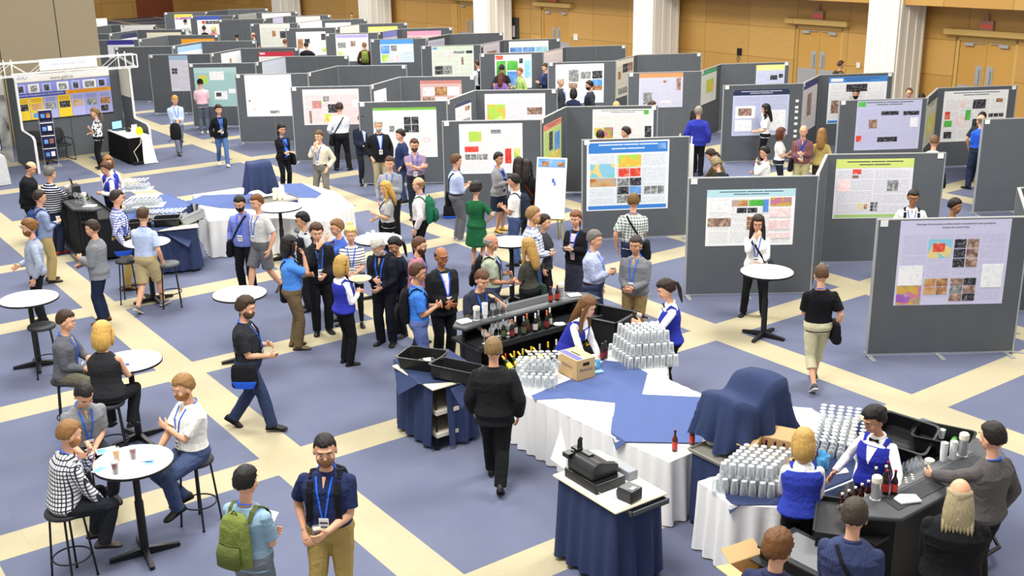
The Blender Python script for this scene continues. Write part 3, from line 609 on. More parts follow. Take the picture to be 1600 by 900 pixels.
def hairmesh(style, H, parent, col, vox, sex):
    mb = MB(); c0 = Vector((0, -.004, .178)); rx, ry, rz = .0775, .0965, .105
    bald = style in ('bald', 'baldlong'); rec = style == 'receding'
    th = {'buzz': .006, 'short': .012, 'bald': .008, 'baldlong': .012, 'receding': .012, 'curly': .034, 'tousled': .019}.get(style, .02)
    n, m_ = 40, 28; vs = []
    for j in range(m_+1):
        ph = math.pi*j/m_
        for i in range(n):
            a = 2*math.pi*i/n; d = Vector((math.sin(ph)*math.cos(a), math.sin(ph)*math.sin(a), math.cos(ph)))
            fr = d.y; thr = (.42 if not rec else .72) if fr > .45 else (-.06+(.48*(fr-.1)/.35) if fr > .1 else (-.5-.0*fr if fr < -.3 else -.5+.44*(fr+.3)/.4))
            thr += .16*noise.noise(d*5+Vector((len(col), ord(col[2]), ord(col[3]))))
            cov = max(0, min(1, (d.z-thr)/.12))
            if bald: cov = min(cov, max(0, min(1, (.42-d.z-.25*max(0, d.y))/.14)), max(0, min(1, (.35-fr)/.2)))
            if style in ('curly', 'tousled'): wob = 1+.10*noise.noise(d*7)
            else: wob = 1+.05*noise.noise(d*8)+.035*noise.noise(d*19)
            t_ = th*(1.25 if d.z > .5 else 1)
            k = 1-.13*(1-cov)
            vs.append(c0+Vector((d.x*(rx+t_*cov)*k*wob, d.y*(ry+t_*cov)*k*wob, d.z*(rz+t_*cov)*k*wob)))
    fs = [(j*n+i, (j+1)*n+i, (j+1)*n+(i+1) % n, j*n+(i+1) % n) for j in range(m_) for i in range(n)]
    mb.add(vs, fs)
    if style == 'baldlong':
        mb.tube([(0, -.03, .215), (0, -.045, .16), (0, -.06, .07), (0, -.075, -.02), (0, -.08, -.07)], [(.066, .05), (.092, .066), (.106, .060), (.108, .044), (.07, .02)], 18, ref=(1, 0, 0))
        for k in range(9): x = -.09+.0225*k; mb.tube([(x, -.085-.02*math.cos(k*.8-3.2), .03), (x*1.05, -.10, -.05), (x*1.1, -.095, -.10-.02*(k % 2))], [.016, .014, .003], 6)
    if style == 'long':
        b_ = -.16; w0 = .088
        mb.tube([(0, -.02, .23), (0, -.045, .17), (0, -.07, .08), (0, -.095, 0), (0, -.105, b_*.6), (0, -.105, b_)], [(.06, .05), (w0, .075), (w0, .062), (.09, .045), (.085, .035), (.05, .02)], 16, ref=(1, 0, 0))
        if style == 'long':
            for s in (-1, 1): mb.tube([(s*.04, .05, .27), (s*.078, .035, .2), (s*.086, .02, .1), (s*.09, .03, 0), (s*.1, .06, -.1), (s*.085, .075, -.17)], [.012, .02, .026, .028, .026, .012], 10)
    if style in ('bob',):
        mb.tube([(0, -.02, .24), (0, -.03, .17), (0, -.035, .10), (0, -.03, .03), (0, -.02, .01)], [(.06, .06), (.098, .092), (.102, .085), (.092, .07), (.06, .05)], 16, ref=(1, 0, 0))
        for s in (-1, 1): mb.tube([(s*.05, .05, .26), (s*.082, .045, .19), (s*.088, .04, .11), (s*.08, .04, .04)], [.014, .022, .024, .014], 10)
    if style in ('pony', 'lowpony'):
        z0 = .22 if style == 'pony' else .16
        mb.ball((0, -.105, z0), .026); mb.tube([(0, -.1, z0), (0, -.145, z0-.02), (0, -.15, z0-.1), (0, -.135, z0-.2), (0, -.13, z0-.27)], [.016, .024, .026, .02, .008], 10)
    if style == 'bun': mb.ball((0, -.105, .2), (.04, .036, .038))
    if style == 'topbun': mb.ball((0, -.06, .305), (.042, .042, .036))
    mb.v = [H @ v for v in mb.v]
    return mb.build('hair', hairmat(col), parent, smooth='all')
def ribbon(bvh, pts, M, wd, mb, off=.006, side=1, thick=.003):
    """flat strap laid on the clothing surface through chest-frame (x, z) points; side=+1 front, -1 back"""
    P = []
    for (x, z) in pts:
        o_ = M @ Vector((x, side*.7, z)); d = (M.to_3x3() @ Vector((0, -side, 0))).normalized()
        h = bvh.ray_cast(o_, d)
        if h[0] is None:
            P.append(None); continue
        P.append((h[0]-d*off, -d))
    P = [p for p in P if p]
    if len(P) < 2: return None
    fr = []
    for i, (p, nn) in enumerate(P):
        t = (P[min(i+1, len(P)-1)][0]-P[max(i-1, 0)][0]).normalized(); b = t.cross(nn).normalized(); fr.append((p, b, nn))
    vs = []
    for p, b, nn in fr: vs += [p-b*wd/2, p+b*wd/2, p+b*wd/2+nn*thick, p-b*wd/2+nn*thick]
    n = len(fr); fs = []
    for i in range(n-1):
        for k in range(4): fs.append((i*4+k, i*4+(k+1) % 4, (i+1)*4+(k+1) % 4, (i+1)*4+k))
    fs += [(0, 3, 2, 1), ((n-1)*4, (n-1)*4+1, (n-1)*4+2, (n-1)*4+3)]
    mb.add(vs, fs); return fr
def lerp_pts(a, b, n): return [(a[0]+(b[0]-a[0])*i/(n-1), a[1]+(b[1]-a[1])*i/(n-1)) for i in range(n)]
def patch(bvh, M, top, bot, name, material, parent, off=.004, z_n=10):
    """small panel (shirt front, apron of a vest) lying on the surface between two (x0, x1, z) rows"""
    mb = MB(); rows = []
    for i in range(z_n):
        t = i/(z_n-1); x0 = top[0]+(bot[0]-top[0])*t; x1 = top[1]+(bot[1]-top[1])*t; z = top[2]+(bot[2]-top[2])*t; row = []
        for k in range(5):
            x = x0+(x1-x0)*k/4; o_ = M @ Vector((x, .7, z)); d = (M.to_3x3() @ Vector((0, -1, 0))).normalized(); h = bvh.ray_cast(o_, d)
            row.append((h[0]-d*off) if h[0] is not None else None)
        if None not in row: rows.append(row)
    if len(rows) < 2: return
    nn = (M.to_3x3() @ Vector((0, 1, 0))).normalized()*.003; vs = [p for r_ in rows for p in r_]; N = len(vs); vs += [p-nn*3 for p in vs]; fs = []
    for j in range(len(rows)-1):
        for k in range(4):
            a = j*5+k; fs.append((a, a+5, a+6, a+1)); fs.append((N+a, N+a+1, N+a+6, N+a+5))
    mb.add(vs, fs); return mb.build(name, material, parent, smooth='all')
LANY = None
WMAT = {}
PEOPLE = []
def person(label, head, face, h=1.75, sex='m', b=1.0, top='shirt', tc='#8899aa', tp=None, tc2='#ffffff', bot='trousers', bc='#22242c', bp=None, shoe='#1c1a1a', skin='#e0ad8c',
           hair='short', hc='#3a2a1e', R_='down', L_='down', legs='stand', bend=0, twist=0, side=0, hy=0, hp=8, lan=1, glasses=0, beard=None, inner='#ffffff', vest=None, belt=1,
           hold=None, pack=None, bag=None, foot=None, zh=None, seat=None, cap=None, name='person', tuck=0, curlR=None, curlL=None, bow=0, dz=0):
    """head = photo position of the top of the head; face = turn from facing straight away (clockwise)"""
    b *= 1.12; S = h/1.80; sit = legs in ('sit', 'sitx', 'sitf'); zs = -.05 if sit else 0
    # upper body frame
    def chest(t): return Matrix.Translation((0, 0, 1.0+zs)) @ rotm('Z', R(twist)*t) @ rotm('X', -R(bend)*t) @ rotm('Y', R(side)*t) @ Matrix.Translation((0, 0, -1.0))
    CM = chest(1)
    HM = CM @ Matrix.Translation((0, -.012, 1.47)) @ rotm('Z', R(-hy)) @ rotm('X', R(bend)*.5-R(hp)) @ Matrix.Scale(1.17, 4)
    htop = HM @ Vector((0, 0, .285))
    zt = (htop.z)*S+dz
    g = at(head[0], head[1], zt); az = math.atan2(g.x, g.y); heading = az+R(face)
    rz = -heading
    base = Vector((g.x, g.y, 0))-(Matrix.Rotation(rz, 3, 'Z') @ Vector((htop.x, htop.y, 0)))*S; base.z = dz
    root = thing(name, label, 'person', base, rz); root.scale = (S, S, S)
    RM = Matrix.Translation(base) @ rotm('Z', rz) @ Matrix.Scale(S, 4)
    dist = (Vector((base.x, base.y, 1))-Vector((0, 0, CAM_H))).length
    vox = max(.0058, min(.016, dist*.00055)); near = dist < 24
    female = sex == 'f'; lw = .90 if female else 1.0; lw *= (.6+.4*b)
    # ---- joints
    sh = {}; el = {}; wr = {}; hd = {}
    for sd, spec in ((1, R_), (-1, L_)):
        s0 = CM @ Vector((sd*(.158 if female else .180)*(.7+.3*b), -.01, 1.362)); sp = ARMS[spec] if isinstance(spec, str) else spec
        t = Vector((sd*sp[0], sp[1]*1.0, sp[2])); t = CM @ t
        pole = Vector((sd*.5, -.55, -.6))
        if spec == 'hips': pole = Vector((sd*1, -.25, 0))
        if spec in ('mouth', 'chin'): pole = Vector((sd*.45, .1, -1))
        if isinstance(spec, str) and spec.startswith('fold'): pole = Vector((sd*.7, 0, -.8))
        e, w = ik(s0, t, .285, .255, (CM.to_3x3() @ pole)); sh[sd], el[sd], wr[sd] = s0, e, w
    hipj = {}; kn = {}; an = {}; fy = {}
    for sd in (1, -1):
        hj = Vector((sd*.092, 0, .90+zs)); hipj[sd] = hj
        if legs == 'stand': a = Vector((sd*.10, random.uniform(-.02, .03), .085)); fy[sd] = sd*R(12)
        elif legs == 'wide': a = Vector((sd*.17, 0, .085)); fy[sd] = sd*R(18)
        elif legs == 'relax': a = Vector((sd*.11, .10 if sd > 0 else -.04, .085)); fy[sd] = sd*R(20)
        elif legs == 'walk': a = Vector((sd*.07, .26 if sd > 0 else -.28, .085 if sd > 0 else .15)); fy[sd] = 0
        elif legs == 'walkl': a = Vector((sd*.07, .26 if sd < 0 else -.28, .085 if sd < 0 else .15)); fy[sd] = 0
        elif legs == 'sit': a = Vector((sd*.13, .30, .40)); fy[sd] = sd*R(8)
        elif legs == 'sitx': a = Vector((sd*.10, .12 if sd > 0 else .3, .36)); fy[sd] = sd*R(8)
        elif legs == 'sitf': a = Vector((sd*.15, .42, .12 if sd > 0 else .4)); fy[sd] = sd*R(8)
        k_, a = ik(hj, a, .425, .405, Vector((sd*(.25 if sit else .08), 1, .25 if sit else 0))); kn[sd], an[sd] = k_, a
    # ---- body: one continuous surface
    mb = MB(); rings = TORSO[sex]
    def torso_rings(o_, z0, z1, belly=0):
        out = []
        for (z, rx, ry, cy) in rings:
            if z < z0-1e-6 or z > z1+1e-6: continue
            out.append((z, rx, ry, cy))
        if out and out[0][0] > z0+.01: f0 = out[0]; out.insert(0, (z0, f0[1], f0[2], f0[3]))
        res = []
        for (z, rx, ry, cy) in out:
            bl = b if 0.9 < z < 1.36 else (b*.5+.5); t = max(0, min(1, (z-.96)/.26)); M = chest(t)
            res.append((M, z, rx*bl+o_, ry*(bl+(b-1)*.6 if 1.0 <= z <= 1.2 else bl)+o_, cy+((b-1)*.08 if 1.0 <= z <= 1.2 else 0)))
        return res
    def loft(mb, rr, n=24, e=2.3):
        vs = []; 
        for (M, z, rx, ry, cy) in rr:
            for i in range(n):
                a = 2*math.pi*i/n; c_, s_ = math.cos(a), math.sin(a)
                x = math.copysign(abs(c_)**(2/e), c_)*rx; y = math.copysign(abs(s_)**(2/e), s_)*ry+cy; vs.append(M @ Vector((x, y, z)))
        N = len(rr); fs = [(j*n+i, j*n+(i+1) % n, (j+1)*n+(i+1) % n, (j+1)*n+i) for j in range(N-1) for i in range(n)]
        fs += [tuple(range(n-1, -1, -1)), tuple((N-1)*n+i for i in range(n))]; mb.add(vs, fs)
    inner_o = -.02
    loft(mb, torso_rings(inner_o if top != 'none' else 0, .83, 1.48))
    nk = .054 if not female else .045
    mb.tube([HM @ Vector(p) for p in ((0, 0, -.05), (0, 0, .02), (0, .004, .10))], [nk*1.25, nk, nk], 14)
    def hb(c, r): mb.ball(HM @ Vector(c), r, HM_rot, 18, 12)
    HM_rot = None
    def ell(c, r, n=18, m=12):
        o_ = len(mb.v); mb.ball((0, 0, 0), r, None, n, m)
        for i in range(o_, len(mb.v)): mb.v[i] = HM @ (mb.v[i]+Vector(c))
    ell((0, -.006, .182), (.076, .095, .101)); ell((0, .022, .125), (.061, .070, .070)); ell((0, .048, .082), (.036, .040, .028))
    ell((0, .088, .142), (.0135, .022, .014), 10, 8); ell((0, .086, .160), (.0095, .014, .022), 10, 8); ell((0, .070, .196), (.052, .026, .014)); ell((0, .083, .108), (.022, .012, .011), 10, 8)
    for s in (-1, 1): ell((s*.078, -.004, .150), (.010, .020, .031), 10, 8); ell((s*.042, .062, .135), (.020, .022, .022), 10, 8)
    long_ = top in ('shirt', 'jacket', 'coat', 'waiter', 'cardigan')
    for sd in (1, -1):
        k_ = lw*(.92 if female else 1)
        ao = .93 if long_ else 1
        limb(mb, sh[sd], el[sd], [.050*k_*ao, .048*k_*ao, .044*k_*ao, .038*k_*ao]); limb(mb, el[sd], wr[sd], [.038*k_*ao, .041*k_*ao, .036*k_*ao, .029*k_, .0255*k_])
        f = (wr[sd]-el[sd]).normalized(); spec = R_ if sd > 0 else L_
        inn = CM.to_3x3() @ Vector((-sd, .15, 0))
        if spec in ('mouth', 'chin'): f = (f+Vector((-sd*.5, -.1, .3))).normalized(); inn = CM.to_3x3() @ Vector((-sd*.3, -1, 0))
        if spec in ('table', 'knee', 'reachd', 'belly'): inn = CM.to_3x3() @ Vector((-sd*.2, -.1, -1))
        if spec in ('clasp', 'fold', 'foldb', 'pocket'): inn = CM.to_3x3() @ Vector((-sd*.2, -1, -.1))
        cu = (curlR if sd > 0 else curlL)
        if cu is None: cu = .45 if spec in ('hold', 'low', 'mouth', 'clasp', 'reach') else .28
        if sd > 0:
            hand(mb, wr[sd]+f*.012, f, inn, cu, .95 if female else 1.05)
        else:
            # mirror-image hand: thumb on the other side
            n_ = (inn-f*inn.dot(f)).normalized(); o_ = len(mb.v); hand(mb, Vector((0, 0, 0)), Vector((0, 0, 1)), Vector((0, 1, 0)), cu, .95 if female else 1.05)
            th_t = -f.cross(n_); w_ = wr[sd]+f*.012
            # local: finger z, palm y, thumb = z x y = -x ; target thumb axis th_t
            for i in range(o_, len(mb.v)): v = mb.v[i]; mb.v[i] = w_+f*v.z+n_*v.y+th_t*(-v.x)
        hd[sd] = wr[sd]+f*.085+(inn-f*inn.dot(f)).normalized()*.038
        bare = bot in ('shorts', 'skirt', 'dressleg')
        q = 1 if bare else .86
        limb(mb, hipj[sd], kn[sd], [.088*lw*q, .084*lw*q, .068*lw*q, .053*lw*q]); limb(mb, kn[sd], an[sd], [.052*lw*q, .055*lw*q, .046*lw*q, .036*lw*q])
        fd = Vector((math.sin(-fy[sd])*-1, math.cos(fy[sd]), 0)); fp = an[sd]
        mb.tube([fp+Vector((0, 0, .03)), fp+Vector((0, 0, -.03)), fp+fd*.04+Vector((0, 0, -.05))], [.034, .026, .018], 10)
    # keep the shape consistent with both hands: mirrored pieces are still closed
    body = remesh(mb, 'body', skinmat(skin), root, vox, 2)
    # ---- face
    if near or face > 60:
        e_ = MB(); wm, dm = mat('eye_white', '#cfc6bd', .35), mat('iris_dark', '#2a1c14', .2)
        for s in (-1, 1):
            e_ = MB(); e_.ball((s*.030, .0790, .166), (.0102, .0085, .0044), None, 12, 8, wm); e_.ball((s*.030, .0855, .166), (.0056, .0030, .0044), None, 10, 6, dm)
            e_.v = [HM @ v for v in e_.v]; e_.build('eye', None, root, smooth='all')
        for s in (-1, 1):
            e_ = MB(); e_.tube([HM @ Vector(p) for p in ((s*.014, .0975, .187), (s*.032, .0955, .193), (s*.052, .082, .187))], [(.0025, .004), (.0025, .0045), (.002, .003)], 6)
            e_.build('eyebrow', hairmat(hc if hc not in ('#d8d4cc', '#e9e6e0') else '#9a948a'), root, smooth='all')
        e_ = MB(); e_.ball((0, .0955, .1085), (.022, .006, .0058), None, 12, 8); e_.v = [HM @ v for v in e_.v]; e_.build('lips', mat('lips_'+sex, '#b5645a' if female else '#b27a68', .45), root, smooth='all')
    if beard:
        e_ = MB(); n, m_ = 20, 14; c0 = Vector((0, .028, .118)); vs = []
        for j in range(m_+1):
            ph = math.pi*j/m_
            for i in range(n):
                a = 2*math.pi*i/n; d = Vector((math.sin(ph)*math.cos(a), math.sin(ph)*math.sin(a), math.cos(ph)))
                cov = 1 if (d.y > -.35 and (d.z < (.05 if abs(d.x) < .5 else .35))) else 0
                if abs(d.x) < .22 and -.25 < d.z < -.02 and d.y > .5: cov = .2
                k = .97 if cov == 0 else 1+.09*cov
                vs.append(c0+Vector((d.x*.062*k, d.y*.072*k, d.z*(.074 if d.z < 0 else .06)*k)))
        e_.add([HM @ v for v in vs], [(j*n+i, (j+1)*n+i, (j+1)*n+(i+1) % n, j*n+(i+1) % n) for j in range(m_) for i in range(n)]); e_.build('beard', hairmat(beard), root, smooth='all')
    if glasses:
        e_ = MB()
        for s in (-1, 1):
            pts = [HM @ Vector((s*.031+.023*math.cos(a), .101, .166+.017*math.sin(a))) for a in [2*math.pi*i/10 for i in range(11)]]; e_.tube(pts, .0018, 5)
            e_.tube([HM @ Vector((s*.055, .099, .170)), HM @ Vector((s*.081, .05, .168)), HM @ Vector((s*.084, -.01, .165))], .0018, 5)
        e_.tube([HM @ Vector((-.009, .103, .170)), HM @ Vector((.009, .103, .170))], .0018, 5); e_.build('glasses', mat('spectacle_frame', '#241e1c', .3), root)
    if hair and not cap: hairmesh(hair, HM, root, hc, vox, sex)
    if cap:
        e_ = MB(); e_.ball((0, -.004, .195), (.086, .104, .098), None, 18, 12); e_.tube([(0, .07, .215), (0, .13, .205), (0, .165, .198)], [(.07, .008), (.062, .006), (.03, .004)], 12, ref=(1, 0, 0)); e_.v = [HM @ v for v in e_.v]; e_.build('cap', cloth(cap), root, smooth='all'); hairmesh('buzz', HM, root, hc, vox, sex)
    # ---- lower clothing
    mbot = cloth(bc, bp)
    if bot in ('trousers', 'jeans', 'shorts', 'cropped', 'leggings'):
        mb = MB(); o_ = .010; loft(mb, torso_rings(o_, .83, 1.03))
        for sd in (1, -1):
            q = {'leggings': .9, 'cropped': .98}.get(bot, 1.06)*lw
            H_, K_, A_ = hipj[sd], kn[sd], an[sd]
            if bot == 'shorts': limb(mb, H_, H_.lerp(K_, .97), [.102*q, .104*q, .100*q, .096*q], ball=False); mb.ball(H_, .102*q)
            else:
                limb(mb, H_, K_, [.100*q, .094*q, .080*q, .068*q]); end = A_+Vector((0, 0, -.03)) if bot != 'cropped' else K_.lerp(A_, .45)
                if bot == 'leggings': limb(mb, K_, K_.lerp(A_, .92), [.064*q, .064*q, .052*q, .046*q])
                elif bot == 'cropped': limb(mb, K_, end, [.070*q, .074*q, .074*q], ball=False)
                else: limb(mb, K_, end, [.068*q, .070*q, .066*q, .063*q], ball=False); mb.ball(K_, .067*q)
        remesh(mb, {'shorts': 'shorts', 'jeans': 'jeans', 'leggings': 'leggings', 'cropped': 'cropped_trousers'}.get(bot, 'trousers'), mbot, root, vox*1.15, 3, .012 if bot != 'leggings' else .004)
    elif bot in ('skirt', 'longskirt'):
        zb = .5 if bot == 'skirt' else .18; mb = MB(); rr = torso_rings(.014, .87, 1.03)
        lo = [(chest(0), zb+(.86-zb)*i/5, .20+.02*(5-i)/5, .155+.03*(5-i)/5, 0) for i in range(5)]; loft(mb, lo+rr, e=2.0); remesh(mb, 'skirt', mbot, root, vox*1.2, 3, .02)
    # ---- upper clothing
    mt = cloth(tc, tp, tc2); cl = None
    off = {'tee': .008, 'polo': .008, 'shirt': .011, 'waiter': .008, 'jacket': .026, 'coat': .03, 'cardigan': .018, 'tank': .006, 'dress': .010, 'hoodie': .022}.get(top, .01)
    hem = {'tee': .86, 'polo': .87, 'shirt': .87, 'jacket': .80, 'coat': .72, 'cardigan': .84, 'tank': .86, 'dress': .52, 'hoodie': .86}.get(top, .9)
    if tuck or top == 'waiter': hem = .99
    if top != 'none':
        mb = MB(); rr = torso_rings(off, .87 if hem < .87 else hem, 1.46)
        if hem < .87:
            nb = max(1, int((.87-hem)/.06)); lo = []
            for i in range(nb):
                z = hem+(.87-hem)*i/nb; w_ = .012 if top != 'dress' else .055*(.87-z)/.35
                lo.append((chest(0), z, .172*(b*.5+.5)+off+w_, .125*(b*.5+.5)+off+w_*.8, 0))
            if sit and top != 'dress': lo = lo[-1:]
            rr = lo+rr
        loft(mb, rr)
        for sd in (1, -1):
            k_ = lw*(.92 if female else 1); q = off*.9+.004
            if top == 'tank': continue
            lng = top in ('shirt', 'waiter', 'jacket', 'coat', 'cardigan', 'hoodie')
            roll = tuck == 2
            if lng:
                limb(mb, sh[sd], el[sd], [.049*k_+q*.8, .050*k_+q, .047*k_+q, .043*k_+q])
                limb(mb, el[sd], el[sd].lerp(wr[sd], .35 if roll else .95), [.043*k_+q, .044*k_+q, .040*k_+q, .033*k_+q], ball=False); mb.ball(el[sd], .043*k_+q)
            else: limb(mb, sh[sd], sh[sd].lerp(el[sd], .78), [.050*k_+q, .054*k_+q, .055*k_+q+.003, .055*k_+q+.005], ball=False); mb.ball(sh[sd], .050*k_+q)
        nm = {'tee': 't_shirt', 'polo': 'polo_shirt', 'waiter': 'shirt', 'tank': 'sleeveless_top', 'hoodie': 'hooded_jacket'}.get(top, top)
        if top in ('shirt', 'polo', 'waiter', 'jacket', 'coat', 'hoodie'):
            pts = [CM @ Vector((.068*math.cos(a), .062*math.sin(a)-.012, 1.462+.012*(-math.sin(a)))) for a in [2*math.pi*i/16+.9*math.pi/2 for i in range(17)]]
            mb.tube(pts, .014 if top != 'hoodie' else .03, 8)
        cl = remesh(mb, nm, mt, root, vox*1.15, 3 if top != 'jacket' else 4, .013 if top not in ('jacket', 'tank', 'coat') else .008)
        bvh = BVHTree.FromPolygons([v.co for v in cl.data.vertices], [tuple(p.vertices) for p in cl.data.polygons])
        if top in ('jacket', 'coat', 'cardigan', 'hoodie'):
            patch(bvh, CM, (-.055, .055, 1.46), (-.012 if top in ('jacket', 'coat') else -.04, .012 if top in ('jacket', 'coat') else .04, 1.12 if top in ('jacket', 'coat') else .93), 'shirt_front', cloth(inner), root)
        elif top in ('polo', 'shirt'): patch(bvh, CM, (-.022, .022, 1.465), (-.003, .003, 1.36), 'open_collar', skinmat(skin), cl, z_n=5)
        vb = bvh
        if vest:
            mb = MB(); loft(mb, torso_rings(off+.012, .90, 1.40))
            for sd in (1, -1): mb.tube([CM @ Vector((sd*.10, .06, 1.39)), CM @ Vector((sd*.115, -.005, 1.445)), CM @ Vector((sd*.10, -.07, 1.39))], [(.03, .02)]*3, 8, ref=(1, 0, 0))
            vo = remesh(mb, 'waistcoat', cloth(vest), root, vox*1.15, 3, .008)
            vb = BVHTree.FromPolygons([v.co for v in vo.data.vertices], [tuple(p.vertices) for p in vo.data.polygons])
            patch(vb, CM, (-.07, .07, 1.42), (-.004, .004, 1.20), 'shirt_front', cloth(tc), root)
            e_ = MB()
            for i in range(4): e_.ball(CM @ Vector((0, .16, 1.18-.06*i)), .007, n=8, m=6)
            for i in range(0): pass
        if bow:
            e_ = MB()
            for s in (-1, 1): e_.tube([CM @ Vector((0, .085, 1.435)), CM @ Vector((s*.05, .083, 1.435))], [(.006, .008), (.01, .022)], 8, ref=(0, 1, 0))
            e_.build('bow_tie', cloth('#0c0c0e'), cl)
        if lan:
            e_ = MB(); lm = cloth('#2c62d8')
            if lan != 2:
                for s in (-1, 1): ribbon(vb, lerp_pts((s*.07, 1.44), (s*.012, 1.10), 12), CM, .017, e_)
            pts = [CM @ Vector((.074*math.cos(a), .07*math.sin(a)-.015, 1.474+.018*(-math.sin(a)))) for a in [math.pi+math.pi*i/10 for i in range(11)]]
            e_.tube(pts, [(.004, .010)]*11, 6, ref=(0, 0, 1)); lny = e_.build('lanyard', lm, root)
            if lan != 2:
                hit = vb.ray_cast(CM @ Vector((0, .7, 1.05)), (CM.to_3x3() @ Vector((0, -1, 0))).normalized())
                if hit[0] is not None:
                    B = Matrix.Translation(hit[0]) @ CM.to_3x3().to_4x4(); e_ = MB(); e_.box((-.042, .008, -.055), (.042, .012, .055), CARDW, B); e_.box((-.034, .0121, .005), (.034, .013, .022), mat('badge_ink', '#3c3c4a', .6), B); e_.box((-.028, .0121, -.03), (.028, .013, -.018), mat('badge_ink'), B); e_.build('name_badge', None, lny)
    if belt and tuck and bot in ('trousers', 'jeans', 'shorts'):
        mb = MB(); rr = torso_rings(.0165, .985, 1.015); rr = [(chest(0), .985, .165*(b*.8+.2)+.019, .119*(b*.8+.2)+.019, 0), (chest(0), 1.015, .162*(b*.8+.2)+.019, .116*(b*.8+.2)+.019, 0)]; loft(mb, rr); mb.build('belt', mat('belt_leather', '#2a1a12', .4), root, smooth=True)
    # ---- shoes
    for sd in (1, -1):
        A_ = an[sd]; fdir = fy[sd]; lift = A_.z-.085
        tilt = -R(35) if (legs == 'walk' and sd < 0) or (legs == 'walkl' and sd > 0) else (R(-12) if sit and lift > .1 else 0)
        SM = Matrix.Translation(A_) @ rotm('Z', -fdir) @ rotm('X', tilt) @ Matrix.Translation((0, 0, -.085)); mb = MB(); prof = [(-.085, .018, .05), (-.07, .034, .08), (-.03, .038, .10), (.03, .037, .098), (.08, .043, .066), (.13, .046, .05), (.17, .036, .04), (.19, .014, .026)]
        q = .88 if female else 1.0; n = 12; vs = []
        for (y, wd, hh_) in prof:
            for i in range(n):
                a = 2*math.pi*i/n; z = (math.sin(a)*.5+.5)*hh_; x = math.cos(a)*wd*(1 if z < hh_*.6 else .8); vs.append(SM @ Vector((x*q, y*q, max(z, .004)*q)))
        mb.add(vs, [(j*n+i, j*n+(i+1) % n, (j+1)*n+(i+1) % n, (j+1)*n+i) for j in range(len(prof)-1) for i in range(n)]+[tuple(range(n-1, -1, -1)), tuple((len(prof)-1)*n+i for i in range(n))], mat('shoe_'+shoe.strip('#'), shoe, .5))
        sm = mat('sole_light', '#cfcac0', .7) if shoe in ('#6a6a70', '#e8e4dc', '#3a3c42', '#9aa0a4') else mat('sole_dark', '#141212', .7); o2 = []
        pr = [(-.088, .02), (-.07, .038), (0, .039), (.08, .046), (.13, .049), (.172, .038), (.194, .014)]
        top_ = [(x_, y_) for y_, x_ in pr]; poly = [(-x_, y_) for x_, y_ in top_]+[(x_, y_) for x_, y_ in top_[::-1]]
        sho = mb.build('shoe', None, root, smooth=True); mb = MB(); oi = 0; mb.prism([(x_*q, y_*q) for x_, y_ in poly], 0, .018, sm)
        for i in range(oi, len(mb.v)): mb.v[i] = SM @ mb.v[i]
        mb.build('sole', None, sho)
    # ---- things carried: top-level objects of their own
    def W(v): return RM @ Vector(v)
    if hold:
        for (sd, kind, lab) in hold: carried(kind, W(hd[sd]), lab, rz)
    if pack:
        col, col2, lab = pack[:3]; M = RM @ CM; o = thing('backpack', lab, 'backpack'); o.matrix_world = M
        mb = MB(); y0 = -.115-off; rr = []
        for z, hw, dp in ((.93, .10, .07), (.96, .145, .12), (1.05, .155, .16), (1.18, .15, .155), (1.32, .14, .13), (1.40, .12, .10), (1.44, .07, .05)): rr.append((Matrix.Identity(4), z, hw, dp/2, y0-dp/2))
        loft(mb, rr, 20, 3.2); pb = remesh(mb, 'pack_body', cloth(col), o, .012, 3, .012)
        mb = MB(); rr = [(Matrix.Identity(4), z, hw, dp/2, y0-.145-dp/2) for z, hw, dp in ((.97, .09, .04), (1.0, .12, .07), (1.12, .12, .07), (1.19, .11, .04))]; loft(mb, rr, 16, 3); mb.build('front_pocket', cloth(col2), pb, smooth='all')
        mb = MB(); mb.tube([(-.03, y0-.05, 1.44), (0, y0-.05, 1.475), (.03, y0-.05, 1.44)], .008, 6)
        mb.tube([(-.10, y0-.13, 1.33), (-.06, y0-.165, 1.30), (.06, y0-.165, 1.30), (.10, y0-.13, 1.33)], .005, 6); mb.tube([(-.11, y0-.15, 1.2), (0, y0-.18, 1.21), (.11, y0-.15, 1.2)], .005, 6); mb.build('carry_handle', cloth(col2), pb)
        if cl:
            for sd in (1, -1):
                mb = MB(); inv = CM.inverted(); P = []
                ribbon(vb, lerp_pts((sd*.115, 1.40), (sd*.13, 1.05), 10), CM, .05, mb, .01, 1, .012)
                a_ = len(mb.v); mb.tube([CM @ Vector(p) for p in ((sd*.105, y0, 1.36), (sd*.112, -.07-off, 1.435), (sd*.115, -.01, 1.455+off), (sd*.115, .06+off, 1.42))], [(.025, .007)]*4, 8, ref=(1, 0, 0))
                mb.v = [inv @ v for v in mb.v]; mb.build('shoulder_strap', cloth(col2), o)
    if bag:
        col, col2, sd, lab = bag; M = RM @ CM; o = thing('shoulder_bag', lab, 'bag'); o.matrix_world = M; inv = CM.inverted()
        mb = MB(); rr = []; x_ = sd*(.235+off); rr = [(Matrix.Translation((x_, .0, 0)), z, hw, dp, 0) for z, hw, dp in ((.68, .045, .15), (.72, .065, .17), (.85, .06, .17), (.96, .045, .155), (.99, .02, .14))]
        loft(mb, rr, 16, 3.5); bb = remesh(mb, 'bag_body', cloth(col), o, .012, 2, .01)
        mb = MB(); rr = [(Matrix.Translation((x_+sd*.012, .0, 0)), z, hw, dp, 0) for z, hw, dp in ((.69, .062, .13), (.75, .066, .155), (.78, .064, .16))]; loft(mb, rr, 16, 3.5); mb.build('bag_trim', cloth(col2), bb)
